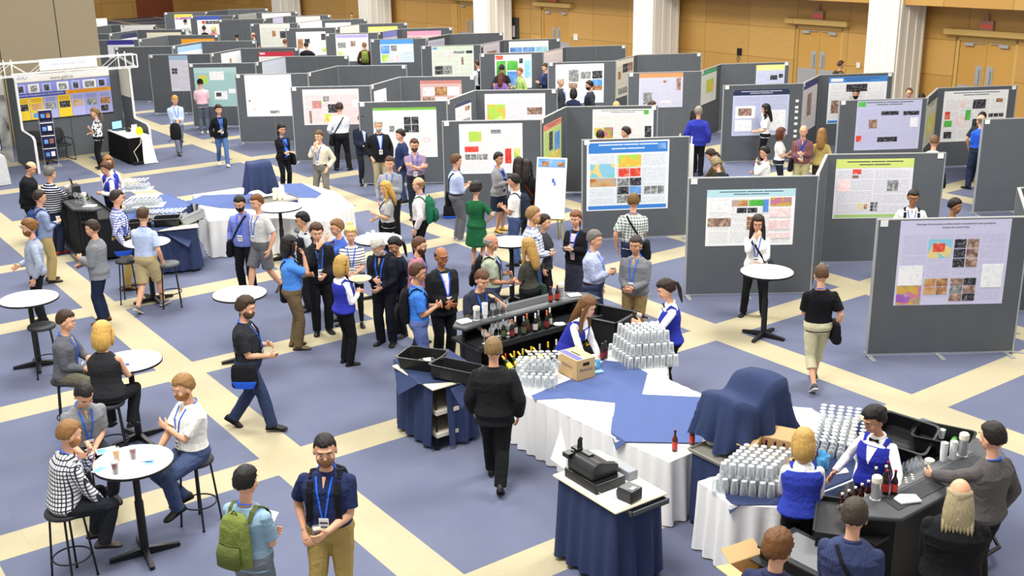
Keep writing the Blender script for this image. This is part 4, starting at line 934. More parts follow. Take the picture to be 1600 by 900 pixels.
        if cl:
            mb = MB()
            for s2 in (1, -1): ribbon(vb, lerp_pts((-sd*.10, 1.44), (sd*.17, 1.0), 16), CM, .032, mb, .008, s2, .005)
            mb.v = [inv @ v for v in mb.v]; mb.build('bag_strap', cloth(col2 if col2 != '#2456c8' else '#15161a'), o)
    PEOPLE.append((root, RM, hd)); return root, RM, CM, hd
def carried(kind, p, lab, rz):
    """something in a hand, upright at world point p"""
    if kind in ('dark', 'amber', 'red', 'clear', 'blue', 'white'):
        o = thing('beer_glass' if kind in ('dark', 'amber', 'red') else 'cup', lab, 'glass' if kind in ('dark', 'amber', 'red', 'clear') else 'cup', (p.x, p.y, p.z-.06)); glass_parts(o, kind)
    elif kind == 'phone':
        o = thing('mobile_phone', lab, 'phone', p, rz); mb = MB(); mb.box((-.035, -.07, -.005), (.035, .07, .004)); mb.build('phone_body', mat('phone_black2', '#15161a', .25), o, bevel=.006)
        mb = MB(); mb.box((-.031, -.062, .0041), (.031, .062, .0055)); mb.build('phone_screen', mat('phone_screen', '#39404c', .1), o)
    elif kind == 'paper':
        o = thing('leaflet', lab, 'leaflet', p, rz); mb = MB(); mb.box((-.10, -.07, -.002), (.10, .07, .003), CARDW, Matrix.Rotation(R(35), 4, 'X')); mb.build('sheet', None, o)
    elif kind == 'napkin':
        mb = MB(); mb.ball((0, 0, 0), (.04, .035, .03), None, 10, 7); mb.v = [v*(1+.25*noise.noise(v*40)) for v in mb.v]; o = mb.build('napkin', CARDW, None, smooth=True); o.location = p; tag(o, lab, 'napkin')
def thinglass(name, k=.10):
    """thin glass: see-through, its bright grazing reflections mostly painted as white diffuse"""
    t = NT(name); n_ = t.t.nodes; tr = t.n('ShaderNodeBsdfTransparent'); tr.inputs[0].default_value = (.93, .95, .96, 1); gl = t.n('ShaderNodeBsdfGlossy'); gl.inputs['Roughness'].default_value = .06
    df = t.n('ShaderNodeBsdfDiffuse'); df.inputs[0].default_value = (.92, .94, .95, 1); lw = t.n('ShaderNodeLayerWeight'); lw.inputs[0].default_value = .42
    m1 = t.n('ShaderNodeMixShader'); m1.inputs[0].default_value = .68; t.l(df.outputs[0], m1.inputs[2]); t.l(gl.outputs[0], m1.inputs[1]); m2 = t.n('ShaderNodeMixShader')
    f = t.math('MINIMUM', t.math('ADD', t.math('MULTIPLY', lw.outputs['Facing'], .62), k), .8); t.l(f, m2.inputs[0]); t.l(tr.outputs[0], m2.inputs[1]); t.l(m1.outputs[0], m2.inputs[2]); t.l(m2.outputs[0], n_['Material Output'].inputs['Surface'])
    return t.m
GLASS = thinglass('clear_glass', .04)
def glass_parts(o, kind):
    if kind in ('dark', 'amber', 'red', 'clear'):
        mb = MB(); mb.lathe([(.028, 0), (.031, .01), (.038, .145), (.0355, .145), (.0285, .012), (.001, .012)], 18, closed=False); mb.add([(0, 0, 0)], []); mb.lathe([(.028, 0), (.028, .004)], 18); gv = mb.build('glass_vessel', GLASS, o, smooth=True)
        if kind != 'clear':
            c = {'dark': '#1c0c08', 'amber': '#e0a018', 'red': '#7c2410'}[kind]; mb = MB(); mb.lathe([(.028, .013), (.0345, .118)], 18, mt=mat('beer_'+kind, c, .15)); mb.lathe([(.0345, .118), (.0350, .128)], 18, mt=mat('foam', '#efe2c6', .8)); mb.build('beer', None, gv, smooth=True)
    else:
        c = {'blue': '#6fc3ee', 'white': '#eeeeec'}[kind]; mb = MB(); mb.lathe([(.026, 0), (.036, .10), (.0345, .10), (.025, .004)], 18); mb.build('cup_body', mat('cup_'+kind, c, .4), o, smooth=True)
# ================================================================ FURNITURE
BLK = mat('black_metal', '#17181a', .45); TOPW = mat('table_white', '#f3f3f1', .35); EDGE = mat('edge_black', '#16161a', .5); SEATG = mat('seat_grey', '#4c4f54', .6); SEATB = mat('seat_black', '#25272b', .55)
def high_table(label, x, y, rz=0, r=.40):
    o = thing('high_table', label, 'table', (x, y, 0), rz, 'tall round cocktail tables')
    mb = MB(); mb.lathe([(r-.01, 1.045), (r, 1.05), (r, 1.072), (r-.01, 1.075)], 40, mt=EDGE); mb.lathe([(r-.008, 1.0752), (r-.008, 1.0775)], 40, mt=TOPW); mb.build('table_top', None, o, smooth=True)
    mb = MB(); mb.lathe([(.045, .05), (.045, .62), (.036, .64), (.036, 1.045)], 16); mb.lathe([(.12, 1.03), (.12, 1.045)], 16); mb.build('column', BLK, o, smooth=True)
    for k in range(4):
        mb = MB(); a = k*math.pi/2+.3; d = Vector((math.cos(a), math.sin(a), 0)); p = Vector((-d.y, d.x, 0)); vs = []
        for t, h, w_ in ((.03, .09, .03), (.36, .045, .026)):
            c = d*t
            vs += [c+p*w_+Vector((0, 0, .012)), c-p*w_+Vector((0, 0, .012)), c-p*w_+Vector((0, 0, h)), c+p*w_+Vector((0, 0, h))]
        mb.add(vs, [(0, 1, 2, 3), (7, 6, 5, 4), (0, 4, 5, 1), (1, 5, 6, 2), (2, 6, 7, 3), (3, 7, 4, 0)]); mb.lathe([(.014, 0), (.014, .014)], 8, (d.x*.34, d.y*.34, 0)); mb.build('foot', BLK, o, bevel=.004)
    return o
_stool = {}
def bar_stool(label, x, y, rz=0, seat='b'):
    o = thing('bar_stool', label, 'stool', (x, y, 0), rz, 'round bar stools')
    if not _stool:
        mb = MB(); mb.lathe([(.17, .735), (.195, .742), (.20, .76), (.19, .783), (.12, .79), (.001, .79)], 32, closed=False); mb.lathe([(.17, .735), (.001, .735)], 32, closed=False); _stool['sb'] = mb.mesh('seat', SEATB); _stool['sg'] = mb.mesh('seat', SEATG)
        for k in ('sb', 'sg'): _stool[k].polygons.foreach_set('use_smooth', [True]*len(_stool[k].polygons))
        for k in range(4):
            a = k*math.pi/2+math.pi/4; mb = MB(); mb.tube([(math.cos(a)*.13, math.sin(a)*.13, .738), (math.cos(a)*.155, math.sin(a)*.155, .70), (math.cos(a)*.215, math.sin(a)*.215, .012)], .0115, 8); mb.lathe([(.015, 0), (.015, .02)], 8, (math.cos(a)*.215, math.sin(a)*.215, 0)); _stool[k] = mb.mesh('leg', BLK)
        mb = MB(); mb.tube([(.182*math.cos(t*math.pi/16), .182*math.sin(t*math.pi/16), .26) for t in range(33)], .009, 8); _stool['r'] = mb.mesh('foot_ring', BLK)
    for nm, k in (('seat', 's'+seat), ('leg', 0), ('leg', 1), ('leg', 2), ('leg', 3), ('foot_ring', 'r')):
        c = bpy.data.objects.new(nm, _stool[k]); COL.objects.link(c); c.parent = o
    return o
def hull_offset(poly, d):
    n = len(poly); out = []; ar = sum(poly[i][0]*poly[(i+1) % n][1]-poly[(i+1) % n][0]*poly[i][1] for i in range(n)); sg = 1 if ar > 0 else -1
    for i in range(n):
        a, b, c = Vector(poly[i-1]), Vector(poly[i]), Vector(poly[(i+1) % n]); e1 = (b-a).normalized(); e2 = (c-b).normalized()
        n1 = Vector((e1.y, -e1.x))*sg; n2 = Vector((e2.y, -e2.x))*sg; m_ = (n1+n2).normalized(); out.append(b+m_*(d/max(.5, m_.dot(n1))))
    return out
def skirt(poly, ztop, material, parent, name='pleated_skirt', amp=.02, pitch=.11, zb=.015, closed=True, flare=.03):
    """gathered fabric falling from a table edge: pleats deepen towards the floor"""
    n = len(poly); pts = []; N = n if closed else n-1
    ar = sum(poly[i][0]*poly[(i+1) % n][1]-poly[(i+1) % n][0]*poly[i][1] for i in range(n)); sg = 1 if ar > 0 else -1; s = 0
    for i in range(N):
        a, b = Vector(poly[i]), Vector(poly[(i+1) % n]); L = (b-a).length; m_ = max(3, int(L/(pitch/8))); e = (b-a).normalized(); nn = Vector((e.y, -e.x))*sg
        for k in range(m_):
            t = k/m_; tt = min(1, min(t, 1-t)*L/.03); pts.append((a+e*(L*t), nn, s+L*t, tt))
        s += L
    if not closed: pts.append((Vector(poly[-1]), pts[-1][1], s, 0))
    rnd = random.Random(5); mb = MB(); levels = [0, .04, .3, .6, .85, 1.0]; vs = []
    for (p, nn, q, tt) in pts:
        ph = q/pitch; w_ = math.sin(2*math.pi*ph+.8*math.sin(ph*.7)); w_ = math.copysign(abs(w_)**.6, w_)
        for l in levels:
            d = (amp*(.25+.75*l)*(w_+.35*math.sin(5*ph+1))+flare*l)*1.0+.006; x = p+nn*d; vs.append((x.x, x.y, ztop-(ztop-zb)*l))
    k = len(levels); M_ = len(pts); fs = []
    for i in range(M_ if closed else M_-1):
        for j in range(k-1): fs.append((i*k+j, ((i+1) % M_)*k+j, ((i+1) % M_)*k+j+1, i*k+j+1))
    mb.add(vs, fs); return mb.build(name, material, parent, smooth='all')
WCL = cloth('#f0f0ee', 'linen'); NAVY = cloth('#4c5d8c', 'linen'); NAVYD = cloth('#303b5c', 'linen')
def clothslab(name, label, cat, poly, z, material, tips=(), group=None, loc=None):
    """cloth lying on a table; tips = (i, drop) hanging corner triangles"""
    o = thing(name, label, cat, (poly[0][0], poly[0][1], z), 0, group); mb = MB(); O = Vector((poly[0][0], poly[0][1])); pl = [Vector(p)-O for p in poly]
    mb.prism([(p.x, p.y) for p in pl], 0, .004)
    mb.build('cloth_sheet', material, o)
    for (a, b, tip, drop) in tips:
        mb = MB(); A, B, T = Vector(a)-O, Vector(b)-O, Vector(tip)-O; vs = []; n = 6
        for i in range(n+1):
            t = i/n
            for k in range(7):
                u = k/6; p = A.lerp(B, u); wdt = (1-t); q = p.lerp(T, t) if False else (A.lerp(T, t)).lerp(B.lerp(T, t), u); vs.append((q.x, q.y, .003-drop*t+.0*u))
        fs = [(i*7+k, (i+1)*7+k, (i+1)*7+k+1, i*7+k+1) for i in range(n) for k in range(6)]; mb.add(vs, fs); mb.build('hanging_corner', material, o)
    return o
def P2(x, y, z): p = at(x, y, z); return (p.x, p.y)
def glassware(kind):
    """upside-down glass meshes"""
    mb = MB()
    if kind == 'beer': mb.lathe([(.041, 0), (.0405, .03), (.031, .150), (.029, .153), (.001, .153)], 14, closed=False); mb.lathe([(.038, .001), (.0285, .145), (.001, .146)], 14, closed=False)
    elif kind == 'wine': mb.lathe([(.030, 0), (.038, .05), (.034, .085), (.012, .105), (.004, .115), (.0035, .185), (.012, .192), (.034, .196), (.034, .199), (.001, .200)], 14, closed=False); mb.lathe([(.028, .001), (.0355, .05), (.031, .083), (.008, .1), (.001, .101)], 14, closed=False)
    elif kind == 'wineup': mb.lathe([(.001, 0), (.034, 0), (.034, .004), (.006, .010), (.0035, .09), (.010, .098), (.034, .125), (.038, .155), (.030, .2)], 14, closed=False)
    me = mb.mesh('glass_vessel', GLASSW); me.materials.append(GLASSB)
    zt = max(v.co.z for v in me.vertices)
    for p in me.polygons:
        if p.center.z > zt-.012 or p.center.z < .002: p.material_index = 1
    me.polygons.foreach_set('use_smooth', [True]*len(me.polygons)); return me
GLASSB = thinglass('glass_rim_highlight', .6); GLASSW = thinglass('bar_glass', .13); GW = {k: glassware(k) for k in ('beer', 'wine', 'wineup')}  # rim glass whitened: light caught by base and lip is put into the colour
def drinkglass(kind, x, y, z, label, group):
    nm = {'beer': 'beer_glass', 'wine': 'wine_glass', 'wineup': 'wine_glass'}[kind]
    o = bpy.data.objects.new(nm, GW[kind]); COL.objects.link(o); o.location = (x, y, z); o.rotation_euler = (0, 0, random.uniform(0, 3)); tag(o, label, 'glass', group)
def bottle(x, y, z, label, group=None, glassc='#3a160a', lab='#b8342a', cap='#caa23a', h=.23, r=.031, fat=0, lean=None):
    o = thing('bottle', label, 'bottle', (x, y, z), 0, group)
    if lean: o.rotation_euler = lean
    pr = [(r*.9, 0), (r, .008), (r, h*.55), (r*.85, h*.62), (r*.42, h*.74), (r*.38, h*.96), (r*.45, h*.965), (r*.45, h*.985), (.001, h*.985)]
    if fat: pr = [(r*.9, 0), (r, .008), (r, h*.62), (r*.5, h*.72), (r*.34, h*.76), (r*.33, h*.97), (.001, h*.97)]
    mb = MB(); mb.lathe(pr, 16, closed=True); mb.build('bottle_glass', mat('bottle_'+glassc.strip('#'), glassc, .12, spec=.7), o, smooth=True)
    mb = MB(); mb.lathe([(r+.0008, h*.14), (r+.0008, h*.46)], 16); mb.build('bottle_label', mat('label_'+lab.strip('#'), lab, .6), o, smooth=True)
    mb = MB(); mb.lathe([(r*.47, h*.93), (r*.47, h)], 12) if not fat else mb.lathe([(r*.37, h*.74), (r*.37, h)], 12); mb.build('bottle_cap', mat('cap_'+cap.strip('#'), cap, .4), o, smooth=True)
    return o
def thermos(x, y, z, label, h=.24):
    o = thing('steel_dispenser', label, 'dispenser', (x, y, z)); mb = MB(); mb.lathe([(.052, 0), (.052, .01), (.044, .014), (.044, h*.72), (.046, h*.74)], 18); mb.build('steel_body', mat('brushed_steel'), o, smooth=True)
    mb = MB(); mb.lathe([(.047, h*.73), (.049, h*.78), (.047, h*.95), (.035, h), (.001, h*1.01)], 18, closed=False); mb.build('cream_lid', mat('cream_plastic', '#efe9d4', .5), o, smooth=True); return o
def tub(label, x, y, z, rz, material, w=.52, d=.40, h=.14, tilt=None, sc=1):
    """open bus tub with rolled rim and tapered walls"""
    o = thing('bus_tub', label, 'tub', (x, y, z), rz); 
    if tilt: o.rotation_euler = (tilt[0], tilt[1], rz)
    def ring(w_, d_, zz, r=.06):
        out = []
        for cx, cy, a0 in ((1, 1, 0), (-1, 1, 90), (-1, -1, 180), (1, -1, 270)):
            for k in range(4): a = R(a0+30*k); out.append(Vector((cx*(w_/2-r)+r*math.cos(a), cy*(d_/2-r)+r*math.sin(a), zz)))
        return out
    mb = MB(); rs = [ring(w-.05, d-.05, 0), ring(w-.02, d-.02, h), ring(w+.02, d+.02, h), ring(w+.02, d+.02, h+.008), ring(w-.03, d-.03, h+.008), ring(w-.065, d-.065, .006)]
    vs = [v for r_ in rs for v in r_]; n = 16; fs = [(j*n+i, j*n+(i+1) % n, (j+1)*n+(i+1) % n, (j+1)*n+i) for j in range(5) for i in range(n)]+[tuple(range(n-1, -1, -1)), tuple(5*n+i for i in range(n))]
    mb.add(vs, fs); 
    for k in range(5): mb.box((-w*.3, -d*.28+k*d*.14, .006), (w*.3, -d*.28+k*d*.14+.01, .009))
    mb.build('tub_shell', material, o, smooth=True)
    mb = MB()
    for s in (-1, 1): mb.tube([(s*(w/2-.0), -.07, h-.01), (s*(w/2+.025), -.06, h-.005), (s*(w/2+.025), .06, h-.005), (s*(w/2), .07, h-.01)], .009, 6)
    mb.build('grip', material, o); return o
TUBB = mat('tub_black', '#1b1c1e', .35); TUBG = mat('tub_grey', '#a9adb0', .45)
def carton(label, x, y, z, rz, w=.40, d=.34, h=.26, open_=False, word='BEST BEFORE', txt=None, top2=None):
    o = thing('cardboard_box', label, 'box', (x, y, z), rz); K = mat('cardboard', '#c9a878', .8); KI = mat('cardboard_inside', '#b09060', .85)
    mb = MB(); t = .006
    mb.box((-w/2, -d/2, 0), (w/2, d/2, t)); mb.box((-w/2, -d/2, 0), (w/2, -d/2+t, h)); mb.box((-w/2, d/2-t, 0), (w/2, d/2, h)); mb.box((-w/2, -d/2, 0), (-w/2+t, d/2, h)); mb.box((w/2-t, -d/2, 0), (w/2, d/2, h)); mb.build('box_walls', K, o)
    if open_:
        for s, ax in ((-1, 'x'), (1, 'x'), (-1, 'y'), (1, 'y')):
            mb = MB(); L = d*.48
            if ax == 'x': mb.box((0, -d/2, 0), (L if s > 0 else -L, d/2, .004) if s > 0 else (0, d/2, .004)) if s > 0 else mb.box((-L, -d/2, 0), (0, d/2, .004)); f = mb.build('box_flap', K, o); f.location = (s*w/2, 0, h); f.rotation_euler = (0, s*R(28 if s > 0 else -8)*(1), 0)
            else: mb.box((-w/2, 0, 0), (w/2, L, .004)) if s > 0 else mb.box((-w/2, -L, 0), (w/2, 0, .004)); f = mb.build('box_flap', K, o); f.location = (0, s*d/2, h); f.rotation_euler = (-s*R(-30 if s > 0 else 30)*(1 if s > 0 else 1), 0, 0)
    else:
        mb = MB(); mb.box((-w/2, -d/2, h), (w/2, d/2, h+.005), mat('carton_yellow', '#e4d98e', .7)); mb.box((-w/2+.01, -d/2+.01, h+.005), (w/2-.01, -.03, h+.0062), mat('carton_violet', '#6d6cba', .7)); mb.box((-w*.25, -.012, h+.005), (w*.2, .012, h+.0066), mat('slot_dark', '#241a10', .9)); mb.build('box_lid', None, o)
    mb = MB(); mb.box((w/2-.002, -.05, h*.68), (w/2+.001, .05, h*.84)); mb.build('hand_hole', mat('slot_dark', '#241a10', .9), o)
    if txt:
        ink = mat('carton_ink', '#4a3a66', .7)
        text_mesh(txt, .055, ink, o, Matrix.Translation((w/2+.001, 0, h*.48)) @ rotm('Z', R(90)) @ rotm('X', R(90)), 'box_print', .0004); text_mesh(txt, .055, ink, o, Matrix.Translation((0, -d/2-.001, h*.55)) @ rotm('X', R(90)), 'box_print', .0004)
    return o

# ---------------------------------------------------------------- tall tables and stools (left side and middle)
TA = (-3.87, 10.28)
high_table('tall white round table at lower left with three beers on it', *TA, rz=.2)
high_table('tall white table between the grey-shirted man and the blonde woman in black', -4.82, 13.1, .5)
high_table('tall white table furthest left, before the man with a hair bun', -7.15, 15.72, .1, .42)
high_table('tall empty white table behind the man in the black polo', -4.05, 15.8, .1)
high_table('tall white table beside the man in light blue polo and khaki shorts', -6.35, 18.8, .4)
high_table('tall white table by the white skirted tables, behind the grey polo man', -4.52, 21.3, .2, .44)
high_table('tall white table with cups between blonde women and the bald man', -2.32, 18.8, .1, .42)
high_table('tall white table behind the big navy backpack wearer', 0.0, 18.5, .7, .38)
high_table('tall white table in front of the woman eating in white', 3.95, 16.52, .6, .41)
bar_stool('empty black stool beside the furthest left white table', -6.86, 15.35, .4)
bar_stool('grey empty stool between khaki shorts man and navy skirted trolley', -5.93, 18.5, .3, 'g')
bar_stool('stool half hidden behind the khaki shorts man', -6.72, 18.75, .1)
bar_stool('grey stool behind the young man with glasses and black vest', -3.95, 20.7, .3, 'g')
bar_stool('black stool behind the dark-haired woman near the bald man', -1.75, 18.25, .3)
bar_stool('dark stool at the table behind the blonde woman in grey', .45, 18.7, .4)
bar_stool('stool left of the table behind the navy backpack wearer', -.42, 18.1, .8)

# beers and leaflets on the lower left table
for (px, py, k, lb) in ((183, 722, 'amber', 'half-full golden beer on the lower left table'), (181, 742, 'red', 'red-brown beer nearest the checked shirt man'), (209, 719, 'red', 'low red-brown beer on the middle of the white table')):
    p = at(px, py-2, 1.078); o = thing('beer_glass', lb, 'glass', p); glass_parts(o, k)
for i, (px, py, a, lb) in enumerate(((241, 722, .2, 'leaflet with a blue pen at the right of the beer table'), (162, 735, -.3, 'folded programme under the checked shirt man’s arm'), (166, 704, .5, 'programme at the back edge of the beer table'))):
    p = at(px, py, 1.0785); o = thing('programme_leaflet', lb, 'leaflet', p, a); mb = MB(); mb.box((-.1, -.07, 0), (.1, .07, .003), CARDW); mb.box((-.09, -.06, .003), (.0, .06, .0036), IMG['blue']); mb.box((.01, -.06, .003), (.09, .06, .0036), tmat('#e8e8ee')); mb.build('sheet', None, o)
p = at(228, 722, 1.083); o = thing('pen', 'blue pen on the leaflet', 'pen', p, .1); mb = MB(); mb.tube([(-.07, 0, .004), (.06, 0, .004), (.07, 0, .004)], [.004, .004, .001], 8); mb.build('pen_barrel', mat('pen_blue', '#24409a', .3), o)
p = at(198, 570, 1.08); mb = MB(); mb.tube([(math.cos(t*.4)*.03, math.sin(t*.4)*.02, .006) for t in range(17)], .006, 6); o = mb.build('coiled_lanyard', cloth('#2c62d8'), None, smooth='all'); o.location = p; tag(o, 'blue lanyard coiled on the table by the blonde woman', 'lanyard')
for i, (px, py) in enumerate(((575, 371), (583, 368), (590, 373))):
    p = at(px, py, 1.078); o = thing('plastic_cup', 'clear cup on the white table behind the blonde bun woman', 'cup', p, 0, 'cups on the middle table'); mb = MB(); mb.lathe([(.026, 0), (.035, .09), (.034, .09), (.025, .003)], 14); mb.build('cup_body', mat('cup_clear', '#e8ecee', .2), o, smooth=True)

# ---------------------------------------------------------------- portable bars
RIB = mat('bar_black', '#1d1e21', .5); BARTOP = mat('bar_top', '#45474b', .45); BARMAT = mat('bar_mat', '#383a3e', .85); BARG = mat('bar_strip', '#5a5c60', .5)
def portable_bar(label, org, udir, L=1.8, ribs=True):
    """x runs along the customers' edge, y points to the bartender"""
    u = Vector((math.cos(udir), math.sin(udir), 0)); v = Vector((-u.y, u.x, 0)); o = thing('portable_bar', label, 'bar counter', org, udir)
    c = .30; outer = [(-c, c+.02), (0, 0), (L, 0), (L+c, c+.02), (L+c-.08, c+.22), (L-.08, .46), (.08, .46), (-c+.08, c+.22)]
    mb = MB(); mb.prism(outer, 1.05, 1.10); t = mb.build('counter_top', BARTOP, o, bevel=.018)
    mb = MB(); mb.prism([(.10, .10), (L-.10, .10), (L-.16, .30), (.16, .30)], 1.1002, 1.106); mb.build('counter_mat', BARMAT, o)
    mb = MB(); mb.prism([(.10, .33), (L-.10, .33), (L-.1, .42), (.1, .42)], 1.1002, 1.104); mb.build('drip_strip', BARG, o)
    front = [(-c+.10, c+.10), (.06, .09), (L-.06, .09), (L+c-.10, c+.10)]; mb = MB()
    for i in range(3):
        a, b = Vector(front[i]), Vector(front[i+1]); e = (b-a); n_ = int(e.length/.07); nn = Vector((e.y, -e.x)).normalized()
        mb.add([(a.x, a.y, .06), (b.x, b.y, .06), (b.x, b.y, 1.05), (a.x, a.y, 1.05), (a.x-nn.x*.03, a.y-nn.y*.03, .06), (b.x-nn.x*.03, b.y-nn.y*.03, .06), (b.x-nn.x*.03, b.y-nn.y*.03, 1.05), (a.x-nn.x*.03, a.y-nn.y*.03, 1.05)], [(0, 1, 2, 3), (7, 6, 5, 4), (0, 4, 5, 1), (1, 5, 6, 2), (2, 6, 7, 3), (3, 7, 4, 0)])
        if ribs:
            for k in range(n_+1):
                q = a+e*(k/max(1, n_)); mb.tube([(q.x+nn.x*.006, q.y+nn.y*.006, .08), (q.x+nn.x*.006, q.y+nn.y*.006, 1.04)], .012, 6)
    mb.build('front_panel', RIB, o)
    mb = MB(); mb.box((-.18, .30, .06), (-.15, .78, .86)); mb.box((L+.15, .30, .06), (L+.18, .78, .86)); mb.box((-.15, .32, .30), (L+.15, .76, .33)); mb.box((-.15, .74, .06), (L+.15, .78, .30)); mb.build('cabinet', RIB, o, bevel=.006)
    mb = MB(); mb.box((-.2, .12, .82), (L+.2, .80, .86)); mb.box((-.2, .78, .86), (L+.2, .80, .90)); mb.build('work_shelf', RIB, o, bevel=.006)
    mb = MB(); mb.box((.05, .80, .42), (L-.05, .93, .435)); mb.box((.05, .925, .435), (L-.05, .935, .56)); mb.tube([(.0, .94, .60), (L, .94, .60)], .008, 6); mb.build('speed_rail', RIB, o)
    mb = MB(); mb.tube([(-c+.06, c-.04, .16), (.03, -.02, .16), (L-.03, -.02, .16), (L+c-.06, c-.04, .16)], .022, 8); mb.build('foot_rail', BLK, o, smooth=True)
    for x_ in (.0, L):
        for y_ in (.16, .7): mb = MB(); mb.lathe([(.035, 0), (.035, .06)], 10, (x_, y_, 0)); mb.build('caster', BLK, o)
    def T(x_, y_, z_): q = Vector(org)+u*x_+v*y_; return q.x, q.y, z_
    return o, T
CB, CT = portable_bar('black portable bar in the centre with bottles in its rail', (.66, 15.62, 0), R(216), 1.75, False)
RB, RT = portable_bar('black portable bar at lower right, served by a woman in bow tie', (3.45, 8.86, 0), R(37), 1.8, False)
LB, LT = portable_bar('ribbed black portable bar at the left beside the striped sweater man', (-9.52, 22.75, 0), R(-57), 1.75, True)
# bottles of the centre bar
WB = ['#101c10', '#141414', '#1c3018', '#101018', '#26401c', '#181008', '#101c10', '#141414']; LBc = ['#f2c22a', '#f2c22a', '#e9e6dc', '#f2c22a', '#e8e8e8', '#f0b81e', '#e8e4d8', '#c8322a']; CP = ['#f0d060', '#f2c22a', '#c03a2c', '#f2c22a', '#dcd8cc', '#e8b61c', '#c8c4b8', '#b0281e']
for i in range(11):
    x, y, z = CT(.12+i*.145, .865, .44); bottle(x, y, z, 'wine or liquor bottle in the bar rail, %s from the left' % (ordw(i).replace('nearest', 'first')), 'bottles in the centre bar rail', WB[(i*3) % 8], LBc[(10-i) % 8] if i % 3 else '#f2c22a', CP[(i*5) % 8], .31, .037, 1)
for i in range(9):
    x, y, z = CT(.62+i*.1+.0, .62+.06*(i % 2), .862); bottle(x, y, z, 'bottle on the shelf under the centre counter, %s from right' % ordw(i).replace('nearest', 'first'), 'bottles on the centre bar work shelf', WB[i % 8], ['#c9c6bc', '#7a2a24', '#55603a'][i % 3], ['#e8e8e8', '#d86a3a', '#9aa0b0'][i % 3], .27, .033, 1)
for i in range(7):
    x, y, z = CT(1.25+.085*(i % 4), .5+.1*(i//4), .862); drinkglass('wineup', x, y, z, 'stemmed glass on the centre bar shelf, %s row, %s from right' % (['back', 'front'][i//4], ordw(i % 4).replace('nearest', 'first')), 'glasses on the centre bar shelf')
for i in range(2):
    x, y, z = CT(1.62+.12*i, .62, .862); drinkglass('wineup', x, y, z, 'wine glass on the shelf end nearest the black tubs', 'glasses on the centre bar shelf end')
for i in range(3):
    x, y, z = CT(1.42-.11*i, .38, 1.104); drinkglass('wineup', x, y, z, 'wine glass on the counter before the man resting his head', 'wine glasses on the centre counter')
x, y, z = CT(1.66, .33, 1.101); thermos(x, y, z, 'steel napkin dispenser on the left end of the centre counter', .2)
x, y, z = CT(1.52, .33, 1.101); o = thing('cup_stack', 'tall stack of white cups on the centre counter', 'cups', (x, y, z)); mb = MB(); mb.lathe([(.03, 0), (.04, .2), (.043, .2), (.043, .215), (.038, .215)], 16)
for k in range(8): mb.lathe([(.036+.0006*k, .05+.02*k), (.040+.0006*k, .053+.02*k)], 16)
mb.build('stacked_cups', mat('cup_white', '#eeeeec', .4), o, smooth=True)
x, y, z = CT(1.84, .3, 1.101); o = thing('napkin_stack', 'stack of white napkins on the left end of the centre counter', 'napkins', (x, y, z), .6); mb = MB(); mb.box((-.09, -.07, 0), (.09, .07, .03)); mb.build('napkins', CARDW, o, bevel=.008)
x, y, z = CT(.16, .3, 1.101); thermos(x, y, z, 'steel thermos dispenser with cream lid on the right end of the centre counter', .23)
x, y, z = CT(-.06, .33, 1.101); o = thing('napkin_stack', 'folded white napkin at the right end of the centre counter', 'napkins', (x, y, z), .3); mb = MB(); mb.box((-.09, -.07, 0), (.09, .07, .02)); mb.build('napkins', CARDW, o, bevel=.008)
for i, l_ in enumerate(('brown beer bottle left of the steel thermos on the centre counter', 'brown beer bottle with red label against the steel thermos')):
    x, y, z = CT(.40-.12*i, .36, 1.105); bottle(x, y, z, l_, None, '#2a1008', '#b03024', '#8a1c18')
x, y, z = CT(.10, .66, .862); o = thing('beer_glass', 'full dark beer on the work shelf beside the barmaid', 'glass', (x, y, z)); glass_parts(o, 'dark')
x, y, z = CT(.5, .68, .862); mb = MB(); mb.ball((0, 0, .02), (.09, .06, .025), None, 12, 8); mb.v = [v*(1+.3*noise.noise(v*30)) for v in mb.v]; o = mb.build('white_towel', WCL, None, smooth='all'); o.location = (x, y, z); tag(o, 'crumpled white towel on the centre bar work shelf', 'towel')
# ice well at the right of the centre bar
o = thing('ice_bin', 'open black ice bin with bottles beside the centre bar', 'bin', (1.34, 15.2, 0), R(-35)); mb = MB()
for a, b in (((-.36, -.30, .3), (-.33, .30, .88)), ((.33, -.30, .3), (.36, .30, .88)), ((-.36, -.30, .3), (.36, -.27, .88)), ((-.36, .27, .3), (.36, .30, .88)), ((-.36, -.30, .3), (.36, .30, .34)), ((-.38, -.32, .87), (-.33, .32, .89)), ((.33, -.32, .87), (.38, .32, .89)), ((-.38, -.32, .87), (.38, -.27, .89)), ((-.38, .27, .87), (.38, .32, .89))): mb.box(a, b)
for x_ in (-.32, .32):
    for y_ in (-.26, .26): mb.tube([(x_, y_, 0), (x_, y_, .3)], .02, 8)
mb.build('bin_shell', RIB, o)
for i in range(4):
    c, s_ = math.cos(R(-35)), math.sin(R(-35)); lx, ly = -.15+.1*i, -.05+.05*(i % 2); bottle(1.34+c*lx-s_*ly, 15.2+s_*lx+c*ly, .62, 'bottle lying in the black ice bin', 'bottles in the ice bin', '#3a1a12', '#e6e2da', '#e8e4dc', .26, .035, 1, (R(60), 0, R(30*i)))
for k, (dz_, dx_) in enumerate(((.90, 0), (.93, .02), (.96, -.01), (.99, .02))):
    o = thing('serving_tray', 'dark serving tray in the stack behind the barmaid, %s from the bottom' % ordw(k).replace('nearest', 'first'), 'tray', (.98+dx_, 15.55, dz_+.0), R(20+4*k), 'stacked dark trays'); mb = MB(); mb.box((-.24, -.17, 0), (.24, .17, .012)); mb.box((-.25, -.18, .008), (.25, .18, .02)) if k == 3 else None; mb.build('tray_plate', BARTOP if k == 3 else RIB, o, bevel=.01)
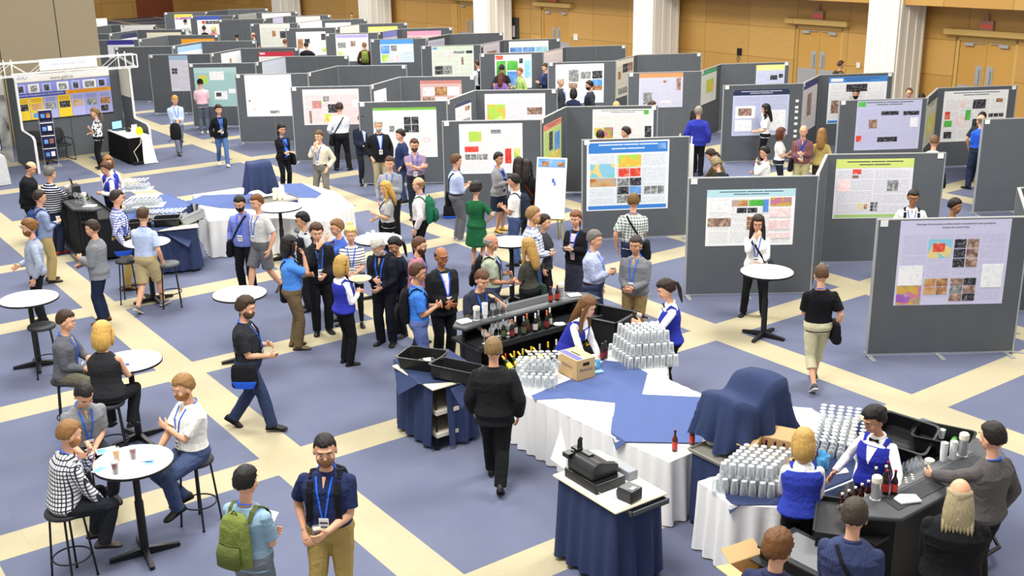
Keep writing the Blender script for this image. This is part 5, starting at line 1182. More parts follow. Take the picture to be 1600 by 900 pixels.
o = thing('tray_stand', 'small black cabinet under the stacked trays', 'cabinet', (.98, 15.6, 0), R(25)); mb = MB(); mb.box((-.24, -.16, .04), (.24, .16, .9)); mb.box((-.26, -.18, 0), (.26, .18, .04)); mb.build('cabinet_body', RIB, o, bevel=.01)
# crate below the centre bar
x, y, z = CT(1.35, 1.12, 0); o = thing('wire_rack', 'chrome wire rack with wine bottles below the centre bar', 'rack', (x, y, 0), R(36)); mb = MB()
for i in range(7): mb.tube([(-.35+.11*i, -.15, .62), (-.35+.11*i, .15, .55)], .006, 6)
for yy in (-.15, .15): mb.tube([(-.38, yy, .62 if yy < 0 else .55), (.38, yy, .62 if yy < 0 else .55)], .007, 6)
for xx in (-.36, .36): mb.tube([(xx, -.14, 0), (xx, -.14, .62)], .01, 6); mb.tube([(xx, .14, 0), (xx, .14, .55)], .01, 6)
mb.build('wire_frame', STEEL, o)
for i in range(5):
    q = Vector((x, y, 0))+UB*(-.28+.13*i); bottle(q.x, q.y, .60, 'bottle lying in the chrome wire rack', 'bottles in the wire rack', '#22320f', '#e2d23a', '#d8c84a', .28, .036, 1, (R(-62), 0, R(36)))

# ---------------------------------------------------------------- right bar dressing
x, y, z = RT(.12, .36, 1.101); thermos(x, y, z, 'steel thermos dispenser with cream lid on the left end of the right bar', .24)
for i, (dx_, dy_) in enumerate(((.27, .36), (.34, .42), (.33, .31), (.24, .46), (.43, .46))):
    x, y, z = RT(dx_, dy_, 1.101); bottle(x, y, z, 'dark beer bottle beside the thermos on the right bar', 'beer bottles on the right bar', '#180c0c', '#a82a24', '#e6e0da' if i % 2 else '#8a2040', .25, .03)
x, y, z = RT(.32, .16, 1.107); o = thing('napkin_fan', 'fan of white napkins at the corner of the right bar', 'napkins', (x, y, z), .5); mb = MB(); mb.prism([(-.11, -.04), (.08, -.10), (.13, .02), (.0, .10), (-.10, .07)], 0, .02); mb.build('napkins', CARDW, o, bevel=.005)
for k in range(6):
    x, y, z = RT(.62+.035*k, .37+.03*(k % 3), 1.105); mb = MB(); mb.lathe([(.013, 0), (.013, .003)], 12); o = mb.build('drink_token', mat('token_cream', '#e6e0cc', .5), None); o.location = (x, y, z); tag(o, 'small cream token scattered on the right bar strip', 'token', 'tokens on the right bar')
x, y, z = RT(1.38, .40, 1.101)
for k, (dx_, dy_, kk) in enumerate(((1.30, .42, 'stk'), (1.40, .38, 'stk'))):
    x, y, z = RT(dx_, dy_, 1.101); o = thing('cup_stack', ['left', 'right'][k]+' stack of clear plastic cups by the far dispenser on the right bar', 'cups', (x, y, z)); mb = MB()
    for j in range(9): mb.lathe([(.030, .012*j), (.037, .012*j+.10), (.036, .012*j+.10), (.029, .012*j+.004)], 14)
    mb.build('stacked_cups', mat('cup_clear', '#e8ecee', .2), o, smooth=True)
x, y, z = RT(1.54, .36, 1.101); thermos(x, y, z, 'steel thermos dispenser near the man in grey shirt on the right bar', .25)
x, y, z = RT(1.2, .5, 1.09); thermos(x, y, .92, 'small steel cup dispenser in the well beside the black tubs', .2)
for i in range(8):
    x, y, z = RT(1.05+.07*(i % 4), .58+.08*(i//4), .862); drinkglass('wineup', x, y, z, 'wine glass in the right bar well, %s row, %s from left' % (['front', 'back'][i//4], ordw(i % 4).replace('nearest', 'first')), 'glasses in the right bar well')
for i in range(5):
    x, y, z = RT(-.02+.1*i, .62, .862); bottle(x, y, z, 'bottle in the right bar well behind the counter, %s from left' % ordw(i).replace('nearest', 'first'), 'bottles in the right bar well', '#3a1a12', '#e6e2da', '#e8e4dc', .24, .03)
o = thing('corner_tray', 'black rimmed tray shelf at the left end of the right bar', 'tray', (2.93, 9.14, 0), R(72)); mb = MB()
mb.box((-.36, -.17, .93), (.36, .17, .95)); mb.box((-.36, -.17, .95), (.36, -.15, .99)); mb.box((-.36, .15, .95), (.36, .17, .99)); mb.box((-.36, -.17, .95), (-.34, .17, .99)); mb.box((.34, -.17, .95), (.36, .17, .99)); mb.box((-.33, -.14, 0), (.33, .14, .93)); mb.build('tray_shelf', RIB, o)
o = thing('grey_top_cart', 'black cart with grey top between the short-haired heads at lower right', 'cart', (2.66, 8.72, 0), R(-52)); mb = MB(); mb.box((-.42, -.24, .05), (.42, .24, .80), RIB); mb.box((-.44, -.26, .80), (.44, .26, .82), RIB); mb.box((-.36, -.2, .82), (.40, .20, .826), mat('grey_pad', '#77797c', .8)); mb.box((-.44, -.35, .70), (.44, -.26, .715), RIB); mb.build('cart_body', None, o, bevel=.004)

# ---------------------------------------------------------------- centre glass table
ctop = [(.0, 12.85), (.14, 12.58), (1.05, 11.42), (1.64, 10.71), (1.96, 10.96), (2.36, 12.41), (1.94, 13.01), (1.99, 13.42), (1.37, 14.09), (.56, 13.62), (.06, 13.3)]
def skirted(label, poly, z=.76, skirtm=None, topm=None, name='skirted_table', **k):
    c = Vector((sum(p[0] for p in poly)/len(poly), sum(p[1] for p in poly)/len(poly))); pl = [(p[0]-c.x, p[1]-c.y) for p in poly]
    o = thing(name, label, 'table', (c.x, c.y, 0)); mb = MB(); mb.prism(pl, z-.03, z); mb.build('table_top', topm or WCL, o, bevel=.008)
    skirt(pl, z-.004, skirtm or WCL, o, **k)
    for q in pl[::3]: mb = MB(); mb.tube([(q[0]*.8, q[1]*.8, 0), (q[0]*.8, q[1]*.8, z-.03)], .015, 6); mb.build('leg', ALU, o)
    return o
skirted('white skirted table island in the centre covered with upturned glasses', ctop, amp=.032, pitch=.19)
clothslab('blue_cloth', 'royal blue cloth across the centre table under the cardboard box', 'tablecloth', [P2(*p, .765) for p in ((945, 563), (983, 567), (1012, 583), (1003, 617), (961, 629), (889, 622), (835, 625), (830, 618), (893, 592))], .7625, NAVY, group=None)
clothslab('blue_cloth', 'back strip of blue cloth towards the draped stand', 'tablecloth', [P2(*p, .77) for p in ((961, 628), (1003, 616), (1110, 621), (1106, 633), (1100, 645), (960, 642))], .767, NAVY)
clothslab('blue_cloth', 'middle strip of blue cloth towards the draped stand', 'tablecloth', [P2(*p, .775) for p in ((960, 641), (1100, 644), (1098, 659), (958, 652))], .7715, NAVY)
a_, b_, t_ = P2(954, 675, .78), P2(978, 690, .78), P2(965, 698, .68)
clothslab('blue_cloth', 'front strip of blue cloth with a corner hanging over the white skirt', 'tablecloth', [P2(*p, .78) for p in ((957, 651), (1099, 658), (1097, 692), (978, 690), (954, 675))], .776, NAVY, tips=[(a_, b_, (t_[0]-.02, t_[1]-.03), .13)])
carton('closed cardboard carton with violet and yellow lid among the centre glasses', .80, 13.19, .771, R(-57), .42, .28, .27, txt='FRAGILE')
def gb2(kind, org, du, dv, z, nx, ny, layers, label, group, offx=0):
    h = {'beer': .153, 'wine': .2}[kind]; lw_ = ['bottom', 'middle', 'top'] if layers == 3 else ['bottom', 'top']
    for l in range(layers):
        for j in range(ny-l):
            for i in range(nx-l):
                p = Vector((org[0], org[1], 0))+du*(i+.5*l)+dv*(j+.5*l)+du*(.5*(j % 2) if offx else 0)
                lb = '%s, %srow %s, %s from left' % (label, (lw_[l]+' layer, ') if layers > 1 else '', ordw(j).replace('nearest', 'one').replace('second', 'two').replace('third', 'three').replace('fourth', 'four').replace('fifth', 'five').replace('sixth', 'six').replace('seventh', 'seven').replace('eighth', 'eight').replace('ninth', 'nine').replace('tenth', 'ten'), ordw(i).replace('nearest', 'first'))
                drinkglass(kind, p.x+random.uniform(-.005, .005), p.y+random.uniform(-.005, .005), z+l*h, lb, group)
gA = Vector(P2(818, 606, .76)); gb2('beer', gA, Vector((.088, -.012, 0)), Vector((-.01, .095, 0)), .766, 5, 8, 1, 'beer glass left of the closed carton', 'glasses left of the carton', 1)
gb2('wine', Vector(P2(823, 583, .9)), Vector((.085, -.0, 0)), Vector((.01, .09, 0)), .92, 5, 3, 1, 'wine glass raised left of the closed carton', 'upper glasses left of the carton', 1)
gB = Vector(P2(985, 577, .76)); ub = Vector((.085, .012, 0)); gb2('beer', gB, ub, Vector((-.035, .085, 0)), .766, 8, 7, 3, 'beer glass in centre table stack', 'stacked beer glasses on the centre table')
p = at(934, 573, .78); o = thing('blue_plastic_cup', 'light blue cup by the barmaid’s hand', 'cup', (p.x, p.y, .772)); mb = MB(); mb.lathe([(.026, 0), (.036, .10), (.0345, .10), (.025, .004)], 18); mb.build('cup_body', mat('cup_blue', '#6fc3ee', .4), o, smooth=True)
p = at(934, 580, .78); o = thing('blue_napkin', 'pale blue napkin right of the carton', 'napkin', (p.x, p.y, .772), .4); mb = MB(); mb.box((-.07, -.04, 0), (.07, .04, .006)); mb.build('napkin_sheet', mat('napkin_blue', '#8fd3ee', .8), o)
for i, (px, py) in enumerate(((941, 561), (946, 558))):
    p = at(px, py, .78); bottle(p.x, p.y, .772, 'dark beer bottle at the barmaid’s right hand', 'beer bottles before the barmaid', '#1c0c0c', '#7a2430', '#402028')
p = at(1054, 705, .76); bottle(p.x, p.y, .762, 'brown bottle with red label on the white table corner, left one', None, '#5a2408', '#c8443a', '#3a1008', .25, .031)
p = at(1081, 695, .78); bottle(p.x, p.y, .782, 'brown bottle with red label by the metal tray, right one', None, '#5a2408', '#c8443a', '#3a1008', .25, .031)
p = at(1063, 699, .76); o = thing('bottle_opener', 'steel bottle opener lying between the two brown bottles', 'opener', (p.x, p.y, .762), .4); mb = MB(); mb.box((-.05, -.008, 0), (.05, .008, .006)); mb.lathe([(.016, 0), (.016, .006)], 10, (.055, 0, 0)); mb.build('opener_bar', STEEL, o)

# ---------------------------------------------------------------- trolleys with navy skirts
def trolley(label, cx, cy, rz, w, d, zt, topm, skirtm, open_front=None, name='skirted_trolley', group=None):
    o = thing(name, label, 'trolley', (cx, cy, 0), rz, group); mb = MB(); mb.box((-w/2, -d/2, zt-.025), (w/2, d/2, zt)); mb.build('top_board', topm, o, bevel=.012)
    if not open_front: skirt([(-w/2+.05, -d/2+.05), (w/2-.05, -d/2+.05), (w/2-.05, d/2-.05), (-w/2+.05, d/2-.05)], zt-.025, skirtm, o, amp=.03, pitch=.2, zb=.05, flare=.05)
    else:
        skirt([(w/2-.05, -.12), (w/2-.05, d/2-.04), (-w/2+.04, d/2-.04), (-w/2+.04, -d/2+.04), (w/2-.04, -d/2+.04)], zt-.025, skirtm, o, amp=.03, pitch=.2, zb=.05, closed=False, flare=.05)
        mb = MB()
        for z_ in (.18, .48): mb.box((-w/2+.06, -d/2+.06, z_), (w/2-.03, d/2-.06, z_+.05))
        mb.build('shelf', mat('shelf_cream', '#d9d2be', .5), o)
    for sx in (-1, 1):
        for sy in (-1, 1): mb = MB(); mb.lathe([(.04, 0), (.04, .05)], 12, (sx*(w/2-.09), sy*(d/2-.09), 0)); mb.tube([(sx*(w/2-.09), sy*(d/2-.09), .04), (sx*(w/2-.09), sy*(d/2-.09), zt-.03)], .012, 6); mb.build('caster_leg', BLK, o)
    return o
TB = trolley('navy skirted trolley with two black tubs left of the centre bar', -1.0, 13.14, R(-55), 1.0, .66, .86, mat('trolley_cream', '#ded7c0', .5), NAVYD, True)
clothslab('blue_cloth', 'navy cloth under the black tubs, its corners hanging down', 'tablecloth', [P2(*p, .865) for p in ((614, 562), (653, 600), (700, 597), (746, 594), (747, 575), (700, 545), (665, 545))], .861, NAVYD, tips=[(P2(614, 562, .86), P2(654, 600, .86), (P2(626, 616, .66)[0]-.03, P2(626, 616, .66)[1]-.03), .2), (P2(703, 608, .86), P2(747, 590, .86), (P2(722, 638, .62)[0], P2(722, 638, .62)[1]-.02), .24)])
tub('open black tub holding a lying wine bottle', -1.16, 13.33, .867, R(-22), TUBB, .56, .44, .15)
tub('lower empty black tub leaning beside the first one', -.72, 12.92, .867, R(-22), TUBB, .60, .42, .15, (R(-7), R(4)))
p = (-1.16, 13.33); bottle(p[0]+.14, p[1]+.06, .915, 'wine bottle with yellow neck lying in the black tub', None, '#26341c', '#f2f0e4', '#e6e04a', .30, .037, 1, (R(90), 0, R(108-180)))
PC = trolley('navy skirted trolley carrying the cash register, lower centre', .93, 9.93, R(-55), .98, .66, .93, mat('trolley_birch', '#eadfb8', .45), NAVYD)
o = thing('top_paper', 'white paper covering the cash trolley top', 'paper', (.93, 9.93, .932), R(-55)); mb = MB(); mb.box((-.46, -.30, 0), (.46, .30, .003)); mb.build('sheet', TOPW, o)
POS = mat('pos_black', '#2b2c2f', .35); POSD = mat('pos_dark', '#18191b', .3)
def pos():
    M_ = Matrix.Translation((.80, 9.98, .936)) @ rotm('Z', R(-55)); o = thing('cash_register', 'black cash register with rounded back on the navy skirted trolley', 'cash register'); o.matrix_world = M_
    mb = MB(); mb.box((-.26, -.19, 0), (.24, .19, .10)); mb.build('cash_drawer', POSD, o, bevel=.01)
    mb = MB(); prof = [(-.17, .10), (-.17, .20), (-.13, .255), (-.07, .275), (.17, .20), (.17, .10)]; n = len(prof); vs = [(-.24, y, z) for y, z in prof]+[(.16, y, z) for y, z in prof]
    mb.add(vs, [tuple(range(n)), tuple(range(2*n-1, n-1, -1))]+[(i, i+n, (i+1) % n+n, (i+1) % n) for i in range(n)]); mb.build('register_body', POS, o, bevel=.02)
    mb = MB(); mb.box((-.2, .02, .215), (.1, .16, .222)); k = mb.build('screen_panel', mat('paper_pad', '#e9e9e6', .5), o); k.rotation_euler = (R(-17), 0, 0); k.location = (0, -.01, .03)
    mb = MB(); mb.box((-.27, -.10, .275), (-.17, -.02, .30)); mb.tube([(-.20, -.04, .28), (-.21, -.03, .37), (-.20, -.02, .40)], [.03, .025, .02], 8); mb.box((-.28, -.2, .22), (-.18, -.1, .27)); mb.box((-.16, -.07, .26), (-.02, .0, .285)); mb.build('customer_display', POSD, o, bevel=.006)
    o2 = thing('receipt_printer', 'black receipt printer beside the cash register', 'printer'); o2.matrix_world = Matrix.Translation((1.10, 9.60, .936)) @ rotm('Z', R(-45)); mb = MB(); mb.box((-.09, -.09, 0), (.09, .09, .13)); mb.build('printer_body', POS, o2, bevel=.015)
    mb = MB(); mb.box((.02, -.05, .131), (.07, .03, .134)); mb.build('control_panel', mat('panel_grey', '#8a8c90', .4), o2); mb = MB(); mb.box((-.12, -.06, .01), (-.09, .04, .08)); mb.build('paper_slot', POSD, o2, bevel=.005)
    o3 = thing('card_printer_tray', 'flat grey paper tray behind the cash register', 'tray'); o3.matrix_world = Matrix.Translation((1.12, 10.06, .936)) @ rotm('Z', R(-55)); mb = MB(); mb.box((-.30, -.06, 0), (.10, .06, .10)); mb.build('tray_body', mat('tray_grey', '#8d9296', .5), o3, bevel=.008)
    mb = MB(); mb.tube([(.62, 10.25, 1.0), (.58, 10.12, .98), (.55, 10.08, .942)], .004, 6); mb.tube([(.75, 9.83, .99), (.78, 9.72, .96), (.9, 9.62, .945), (1.0, 9.62, .945)], .004, 6); c = mb.build('power_cable', mat('cable_grey', '#c0c0c0', .5), None); c.parent = o; c.matrix_parent_inverse = M_.inverted()
    s = thing('white_sign_card', 'white card standing behind the cash register', 'sign'); s.matrix_world = Matrix.Translation((.44, 10.36, .936)) @ rotm('Z', R(-60)) @ rotm('X', R(-8)); mb = MB(); mb.add([(-.13, -.003, 0), (.16, -.003, 0), (.14, -.003, .16), (-.02, -.003, .38), (-.13, .003, 0), (.16, .003, 0), (.14, .003, .16), (-.02, .003, .38)], [(0, 1, 2, 3), (7, 6, 5, 4), (0, 4, 5, 1), (1, 5, 6, 2), (2, 6, 7, 3), (3, 7, 4, 0)]); mb.build('card', CARDW, s)
    b_ = thing('under_shelf_drawer', 'grey drawer slid out under the cash trolley top', 'drawer'); b_.matrix_world = Matrix.Translation((1.24, 9.62, .84)) @ rotm('Z', R(-55)); mb = MB(); mb.box((-.10, -.24, 0), (.10, .24, .015)); mb.box((.085, -.24, 0), (.10, .24, .05)); mb.box((-.1, -.24, 0), (.1, -.225, .05)); mb.box((-.1, .225, 0), (.1, .24, .05)); mb.build('drawer_tray', mat('drawer_grey', '#5d6064', .4), b_)
pos()

# ---------------------------------------------------------------- cloths draped over stands
def drape(label, cx, cy, rz, hump, z0, material=None, w=1.0, d=.62):
    o = thing('draped_stand', label, 'draped cloth', (cx, cy, 0), rz); mb = MB(); nx, ny = 40, 26; vs = []
    for j in range(ny+1):
        for i in range(nx+1):
            u, v = -1+2*i/nx, -1+2*j/ny; zz = hump(u, v); e = max(abs(u), abs(v)); q = max(0, (e-.62)/.38); a = math.atan2(v, u)
            fold = .035*q*math.sin(a*9+1.3)+.02*q*math.sin(a*17); x = u*w/2*(1-.20*q+fold*1.6); y = v*d/2*(1-.20*q+fold*2)
            if q > 0: x += fold*.5*u; y += fold*.5*v
            vs.append((x, y, zz*(1-q)+(z0-.06*math.sin(a*4))*q if q > 0 else zz))
    mb.add(vs, [(j*(nx+1)+i, j*(nx+1)+i+1, (j+1)*(nx+1)+i+1, (j+1)*(nx+1)+i) for j in range(ny) for i in range(nx)]); mb.build('draped_cloth', material or NAVYD, o, smooth='all')
    return o
def hump1(u, v):
    return 1.37+.12*math.exp(-((u+.52)/.36)**2)+.24*math.exp(-((u-.42)/.40)**4)-.10*v*v+.015*math.sin(6*u+3*v)
p = at(1165, 690, 1.2)
STM = mat('stand_frame', '#8a8c8e', .4, .6)
def trolley_frame(label, cx, cy, rz, w, d, zt, name='metal_trolley'):
    o = thing(name, label, 'trolley', (cx, cy, 0), rz); mb = MB(); mb.box((-w/2, -d/2, zt-.03), (w/2, d/2, zt-.01)); mb.tube([(-w/2, -d/2, zt), (w/2, -d/2, zt), (w/2, d/2, zt), (-w/2, d/2, zt), (-w/2, -d/2, zt)], .014, 8); mb.build('tray_top', mat('tray_steel', '#9d9a90', .4, .4), o)
    skirt([(-w/2+.03, -d/2+.03), (w/2-.03, -d/2+.03), (w/2-.03, d/2-.03), (-w/2+.03, d/2-.03)], zt-.04, NAVYD, o, amp=.02, pitch=.18, zb=.05, flare=.02)
    for sx in (-1, 1):
        for sy in (-1, 1): mb = MB(); mb.lathe([(.035, 0), (.035, .05)], 10, (sx*(w/2-.06), sy*(d/2-.06), 0)); mb.build('caster', BLK, o)
    return o
trolley_frame('metal trolley under the draped navy cloth beside the open bottle carton', 2.35, 10.86, R(36), .9, .46, .88)
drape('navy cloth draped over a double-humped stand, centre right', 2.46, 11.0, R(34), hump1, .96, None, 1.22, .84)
o = thing('hot_water_urn', 'steel urn and canisters under the draped navy cloth', 'urn', (2.2, 10.72, .89), 0); mb = MB()
for dx_, dy_, r_, h_ in ((0, 0, .045, .28), (.10, .06, .04, .34), (.02, .12, .05, .24), (.3, .2, .13, .3)): mb.lathe([(r_, 0), (r_, h_), (r_*.5, h_+.02)], 16, (dx_, dy_, 0))
mb.build('urn_body', STEEL, o, smooth=True)
for i, (px, py) in enumerate(((1113, 693), (1124, 700), (1128, 697))):
    for k in range(7):
        p = at(px, py, .89); o = thing('saucer', 'white saucer, %s from bottom in the %s stack under the navy drape' % (ordw(k).replace('nearest', 'first'), ['left', 'middle', 'right'][i]), 'plate', (p.x, p.y, .892+.013*k), 0, 'stacked saucers'); mb = MB(); mb.lathe([(.03, 0), (.065, .008), (.066, .012), (.03, .005)], 20); mb.build('saucer_plate', mat('china', '#f2f1ec', .2), o, smooth=True)
mb = MB()
for k in range(9): mb.tube([(.012*(k % 3), .012*(k//3), 0), (.018*(k % 3)-.01, .02*(k//3)-.01, .2)], .0025, 5)
mb.lathe([(.04, 0), (.045, .11), (.043, .11), (.038, .005)], 14, (.01, .01, 0)); o = mb.build('cutlery_holder', STEEL, None, smooth=True); p = at(1117, 678, .95); o.location = (p.x, p.y, .892); tag(o, 'steel holder with spoons under the navy drape', 'cutlery holder')

# ---------------------------------------------------------------- right glass table
rtop = [(1.88, 10.28), (2.11, 9.78), (2.62, 9.70), (3.47, 10.25), (3.80, 11.1), (3.50, 12.05), (3.12, 12.15), (2.98, 11.0), (2.22, 10.46)]
skirted('white skirted table at lower right with beer glasses and an open carton', rtop, amp=.03, pitch=.19)
clothslab('blue_cloth', 'blue cloth on the right-hand table under glasses and carton', 'tablecloth', [P2(*p, .768) for p in ((1128, 735), (1134, 778), (1142, 786), (1152, 789), (1225, 789), (1332, 746), (1337, 722), (1320, 690), (1290, 668), (1215, 700), (1160, 720))], .7645, NAVYD, tips=[(P2(1130, 760, .768), P2(1158, 789, .768), (P2(1143, 800, .70)[0]-.02, P2(1143, 800, .70)[1]-.02), .08), (P2(1225, 790, .768), P2(1333, 746, .768), (P2(1240, 818, .66)[0]+.1, P2(1240, 818, .66)[1]-.02), .12)])
gb2('beer', Vector(P2(1118, 768, .77)), Vector((.088, -.022, 0)), Vector((.052, .068, 0)), .769, 7, 8, 2, 'beer glass in right table stack', 'stacked beer glasses on the right-hand table')
gb2('wine', Vector(P2(1270, 712, .77)), Vector((.088, -.03, 0)), Vector((.035, .088, 0)), .769, 7, 11, 1, 'wine glass behind two right barmaids', 'upturned wine glasses at right')
bx = at(1208, 735, .77); carton('open cardboard carton full of dark bottles before the blonde barmaid', 2.72, 10.50, .770, R(-28), .42, .36, .25, True, txt='BEER')
for i in range(4):
    for j in range(3):
        c, s_ = math.cos(R(-28)), math.sin(R(-28)); lx, ly = -.14+.093*i, -.1+.1*j; bottle(2.72+c*lx-s_*ly, 10.50+s_*lx+c*ly, .778, 'dark beer bottle inside the open carton, row %s, %s from left' % (['one', 'two', 'three'][j], ordw(i).replace('nearest', 'first')), 'bottles in the open carton', '#1c0a10', '#3a1420', '#5a2030', .25, .03)
for i, (px, py) in enumerate(((1281, 733), (1290, 728), (1284, 722))):
    p = at(px, py, .8); o = thing('blue_plastic_cup', 'sky-blue plastic cup between the two barmaids', 'cup', (p.x, p.y, .77), 0, 'sky-blue cups'); mb = MB(); mb.lathe([(.028, 0), (.04, .15), (.0385, .15), (.027, .004)], 18); mb.build('cup_body', mat('cup_blue', '#6fc3ee', .4), o, smooth=True)
p = at(1313, 737, .77); o = thing('paper_pad', 'white paper pad by the dark-haired barmaid’s hand', 'paper', (p.x, p.y, .77), .4); mb = MB(); mb.prism([(-.08, -.04), (.06, -.06), (.1, .03), (-.03, .06)], 0, .01); mb.build('sheet', CARDW, o)
# black tubs with rubbish at the right bar
o = thing('tub_stand', 'navy-clothed stand under the black tubs at right', 'stand', (4.46, 11.0, 0), R(-38)); mb = MB(); mb.box((-.72, -.28, .84), (.42, .28, .88)); mb.build('stand_top', NAVYD, o, bevel=.01); skirt([(-.68, -.25), (.38, -.25), (.38, .25), (-.68, .25)], .85, NAVYD, o, amp=.02, pitch=.2)
tub('tilted empty black tub behind the bow-tied barmaid', *P2(1414, 684, .95), .885, R(-38), TUBB, .60, .46, .16, (R(22), R(4)))
tub('black tub filled with discarded cups and cans', 4.52, 10.70, .885, R(-32), TUBB, .58, .44, .16)
rnd = random.Random(3)
for i, (c_, nm, lb) in enumerate((('#7ab8e8', 'crumpled_wrapper', 'blue wrapper in the tub of rubbish'), ('#5aa04a', 'drink_can', 'green can in the tub of rubbish'), ('#e8e8e8', 'paper_cup', 'upright white paper cup in the tub of rubbish'), ('#c8d8e8', 'crumpled_wrapper', 'pale wrapper at the left of the tub of rubbish'), ('#8ab04a', 'bottle_neck', 'green bottle lying in the tub of rubbish'), ('#6a8ad8', 'crumpled_wrapper', 'blue packet beneath the white paper cup'), ('#e6e2d6', 'napkin', 'used napkin in the tub of rubbish'))):
    q = [(-.12, .02), (.14, .06), (.02, .10), (-.16, -.06), (.10, -.08), (-.02, .0), (.0, -.12)][i]; mb = MB()
    if nm in ('drink_can', 'bottle_neck'): mb.tube([(-.06, 0, 0), (.06, 0, 0)], .032, 14)
    elif nm == 'paper_cup': mb.lathe([(.026, 0), (.038, .1), (.036, .1), (.025, .004)], 16)
    else: mb.ball((0, 0, 0), (.055, .04, .03), None, 10, 7); mb.v = [v*(1+.4*noise.noise(v*45)) for v in mb.v]
    ob = mb.build(nm, mat('rubbish_'+c_.strip('#'), c_, .5), None, smooth=True); ob.location = (4.52+q[0], 10.70+q[1], .93+(.0 if nm != 'paper_cup' else .02)); ob.rotation_euler = (0, 0, i); tag(ob, lb, 'rubbish')
# carton at the bottom edge
carton('open cardboard carton at the bottom edge before the navy hooded head', *P2(1190, 872, .55), .52, R(30), .34, .3, .22, False) if False else None
o = thing('stacked_carton_stand', 'low table carrying the carton at the bottom edge', 'table', (2.17, 8.75, 0), R(25)); mb = MB(); mb.box((-.25, -.22, .42), (.25, .22, .45)); 
for sx in (-1, 1):
    for sy in (-1, 1): mb.box((sx*.22-.02, sy*.19-.02, 0), (sx*.22+.02, sy*.19+.02, .42))
mb.build('table_frame', BLK, o)
carton('open empty cardboard carton at the bottom edge near the hooded head', 2.17, 8.75, .452, R(28), .38, .34, .24, True)

# ---------------------------------------------------------------- upper left: skirted tables, glasses, draped stand
otop = [(-7.6, 23.0), (-7.2, 21.6), (-6.3, 20.9), (-4.9, 20.75), (-3.62, 21.35), (-3.25, 22.6), (-3.8, 24.0), (-4.72, 24.92), (-5.72, 24.75), (-6.9, 23.95)]
otop = [(-6.95, 23.9), (-6.35, 22.4), (-6.0, 21.5), (-4.95, 21.75), (-3.6, 21.35), (-3.25, 22.6), (-3.85, 24.0), (-4.72, 24.92), (-5.7, 24.75)]
skirted('large white skirted table island at upper left around the draped navy stand', otop, amp=.03, pitch=.2)
clothslab('blue_cloth', 'blue cloth on the left half of the upper left white island', 'tablecloth', [P2(*p, .768) for p in ((316, 305), (393, 302), (420, 317), (410, 327), (345, 325), (325, 322), (292, 316))], .765, NAVY)
clothslab('blue_cloth', 'blue cloth on the right half of the upper left white island', 'tablecloth', [P2(*p, .772) for p in ((440, 287), (472, 286), (503, 302), (494, 309), (445, 308), (436, 296))], .765, NAVY)
trolley_frame('metal tray trolley under the upper left draped navy stand', -4.95, 22.95, R(36), .85, .55, .86)
drape('navy cloth draped over a tall box stand at upper left', -5.3, 23.2, R(20), lambda u, v: 1.62-.03*v*v-.12*max(0, abs(u)-.5)+.012*math.sin(5*u), 1.0, NAVYD, .80, .62)
p = at(427, 300, .9); o = thing('coffee_urn', 'cream urns and glass jars under the upper left draped stand', 'urn', (-4.82, 22.8, .87)); mb = MB()
for dx_, dy_, r_, h_ in ((0, 0, .035, .24), (.10, .02, .035, .12), (-.11, .02, .04, .10), (.03, .12, .05, .26), (-.12, .16, .06, .2)): mb.lathe([(r_, 0), (r_, h_), (r_*.6, h_+.02)], 14, (dx_, dy_, 0))
mb.build('urn_body', mat('cream_plastic', '#efe9d4', .5), o, smooth=True)
for i in range(10):
    o = thing('saucer', 'white saucer stacked left of the upper left draped stand', 'plate', (-5.42+.13*(i % 2), 22.95, .768+.013*(i//2)), 0, 'saucers by the upper left draped stand'); mb = MB(); mb.lathe([(.03, 0), (.065, .008), (.066, .012), (.03, .005)], 16); mb.build('saucer_plate', mat('china', '#f2f1ec', .2), o, smooth=True)
trolley('navy skirted trolley with black and grey tubs at left', -6.55, 20.75, R(20), 1.05, .7, .88, mat('trolley_cream'), NAVYD)
clothslab('blue_cloth', 'navy cloth on the left trolley with one corner hanging', 'tablecloth', [P2(*p, .885) for p in ((232, 364), (318, 342), (318, 332), (236, 346))], .881, NAVYD, tips=[(P2(248, 359, .88), P2(312, 343, .88), (P2(296, 385, .55)[0], P2(296, 385, .55)[1]-.05), .34)])
tub('black tub on the left navy skirted trolley', -6.58, 20.78, .886, R(10), TUBB, .5, .38, .14)
tub('light grey tub tipped against the black one at left', -6.12, 20.98, .90, R(25), TUBG, .52, .38, .14, (R(-10), R(-18)))
tub('low black tub behind the khaki shorts man', -7.05, 20.62, .886, R(12), TUBB, .42, .34, .12)
ltop = [P2(*p, .76) for p in ((194, 350), (198, 310), (262, 303), (300, 318), (268, 338), (225, 352))]
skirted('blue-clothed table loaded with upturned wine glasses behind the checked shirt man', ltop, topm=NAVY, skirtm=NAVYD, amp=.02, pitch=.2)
gb2('wine', Vector(P2(192, 333, .77)), Vector((.088, .01, 0)), Vector((.0, .095, 0)), .762, 7, 8, 1, 'wine glass on left blue-clothed table', 'wine glasses on the left blue-clothed table')
gb2('wine', Vector(P2(226, 348, .77)), Vector((.085, .015, 0)), Vector((.01, .095, 0)), .762, 9, 4, 1, 'front wine glass on left blue-clothed table', 'front wine glasses on the left blue-clothed table')
for k, (px, py) in enumerate(((205, 296), (222, 321))):
    p = at(px, py, .96); o = thing('glass_tray', ['back', 'front'][k]+' thin tray lying on the wine glasses at left', 'tray', (p.x+.15, p.y, .964), .1); mb = MB(); mb.box((-.3, -.22, 0), (.3, .22, .006)); mb.build('tray_plate', mat('tray_clear', '#c8d0d4', .2), o)
    gb2('wine', Vector((p.x-.1, p.y-.15)), Vector((.085, .01, 0)), Vector((.0, .095, 0)), .971, 6, 4, 1, 'wine glass on %s tray at left' % ['back', 'front'][k], 'wine glasses on the %s tray' % ['back', 'front'][k])
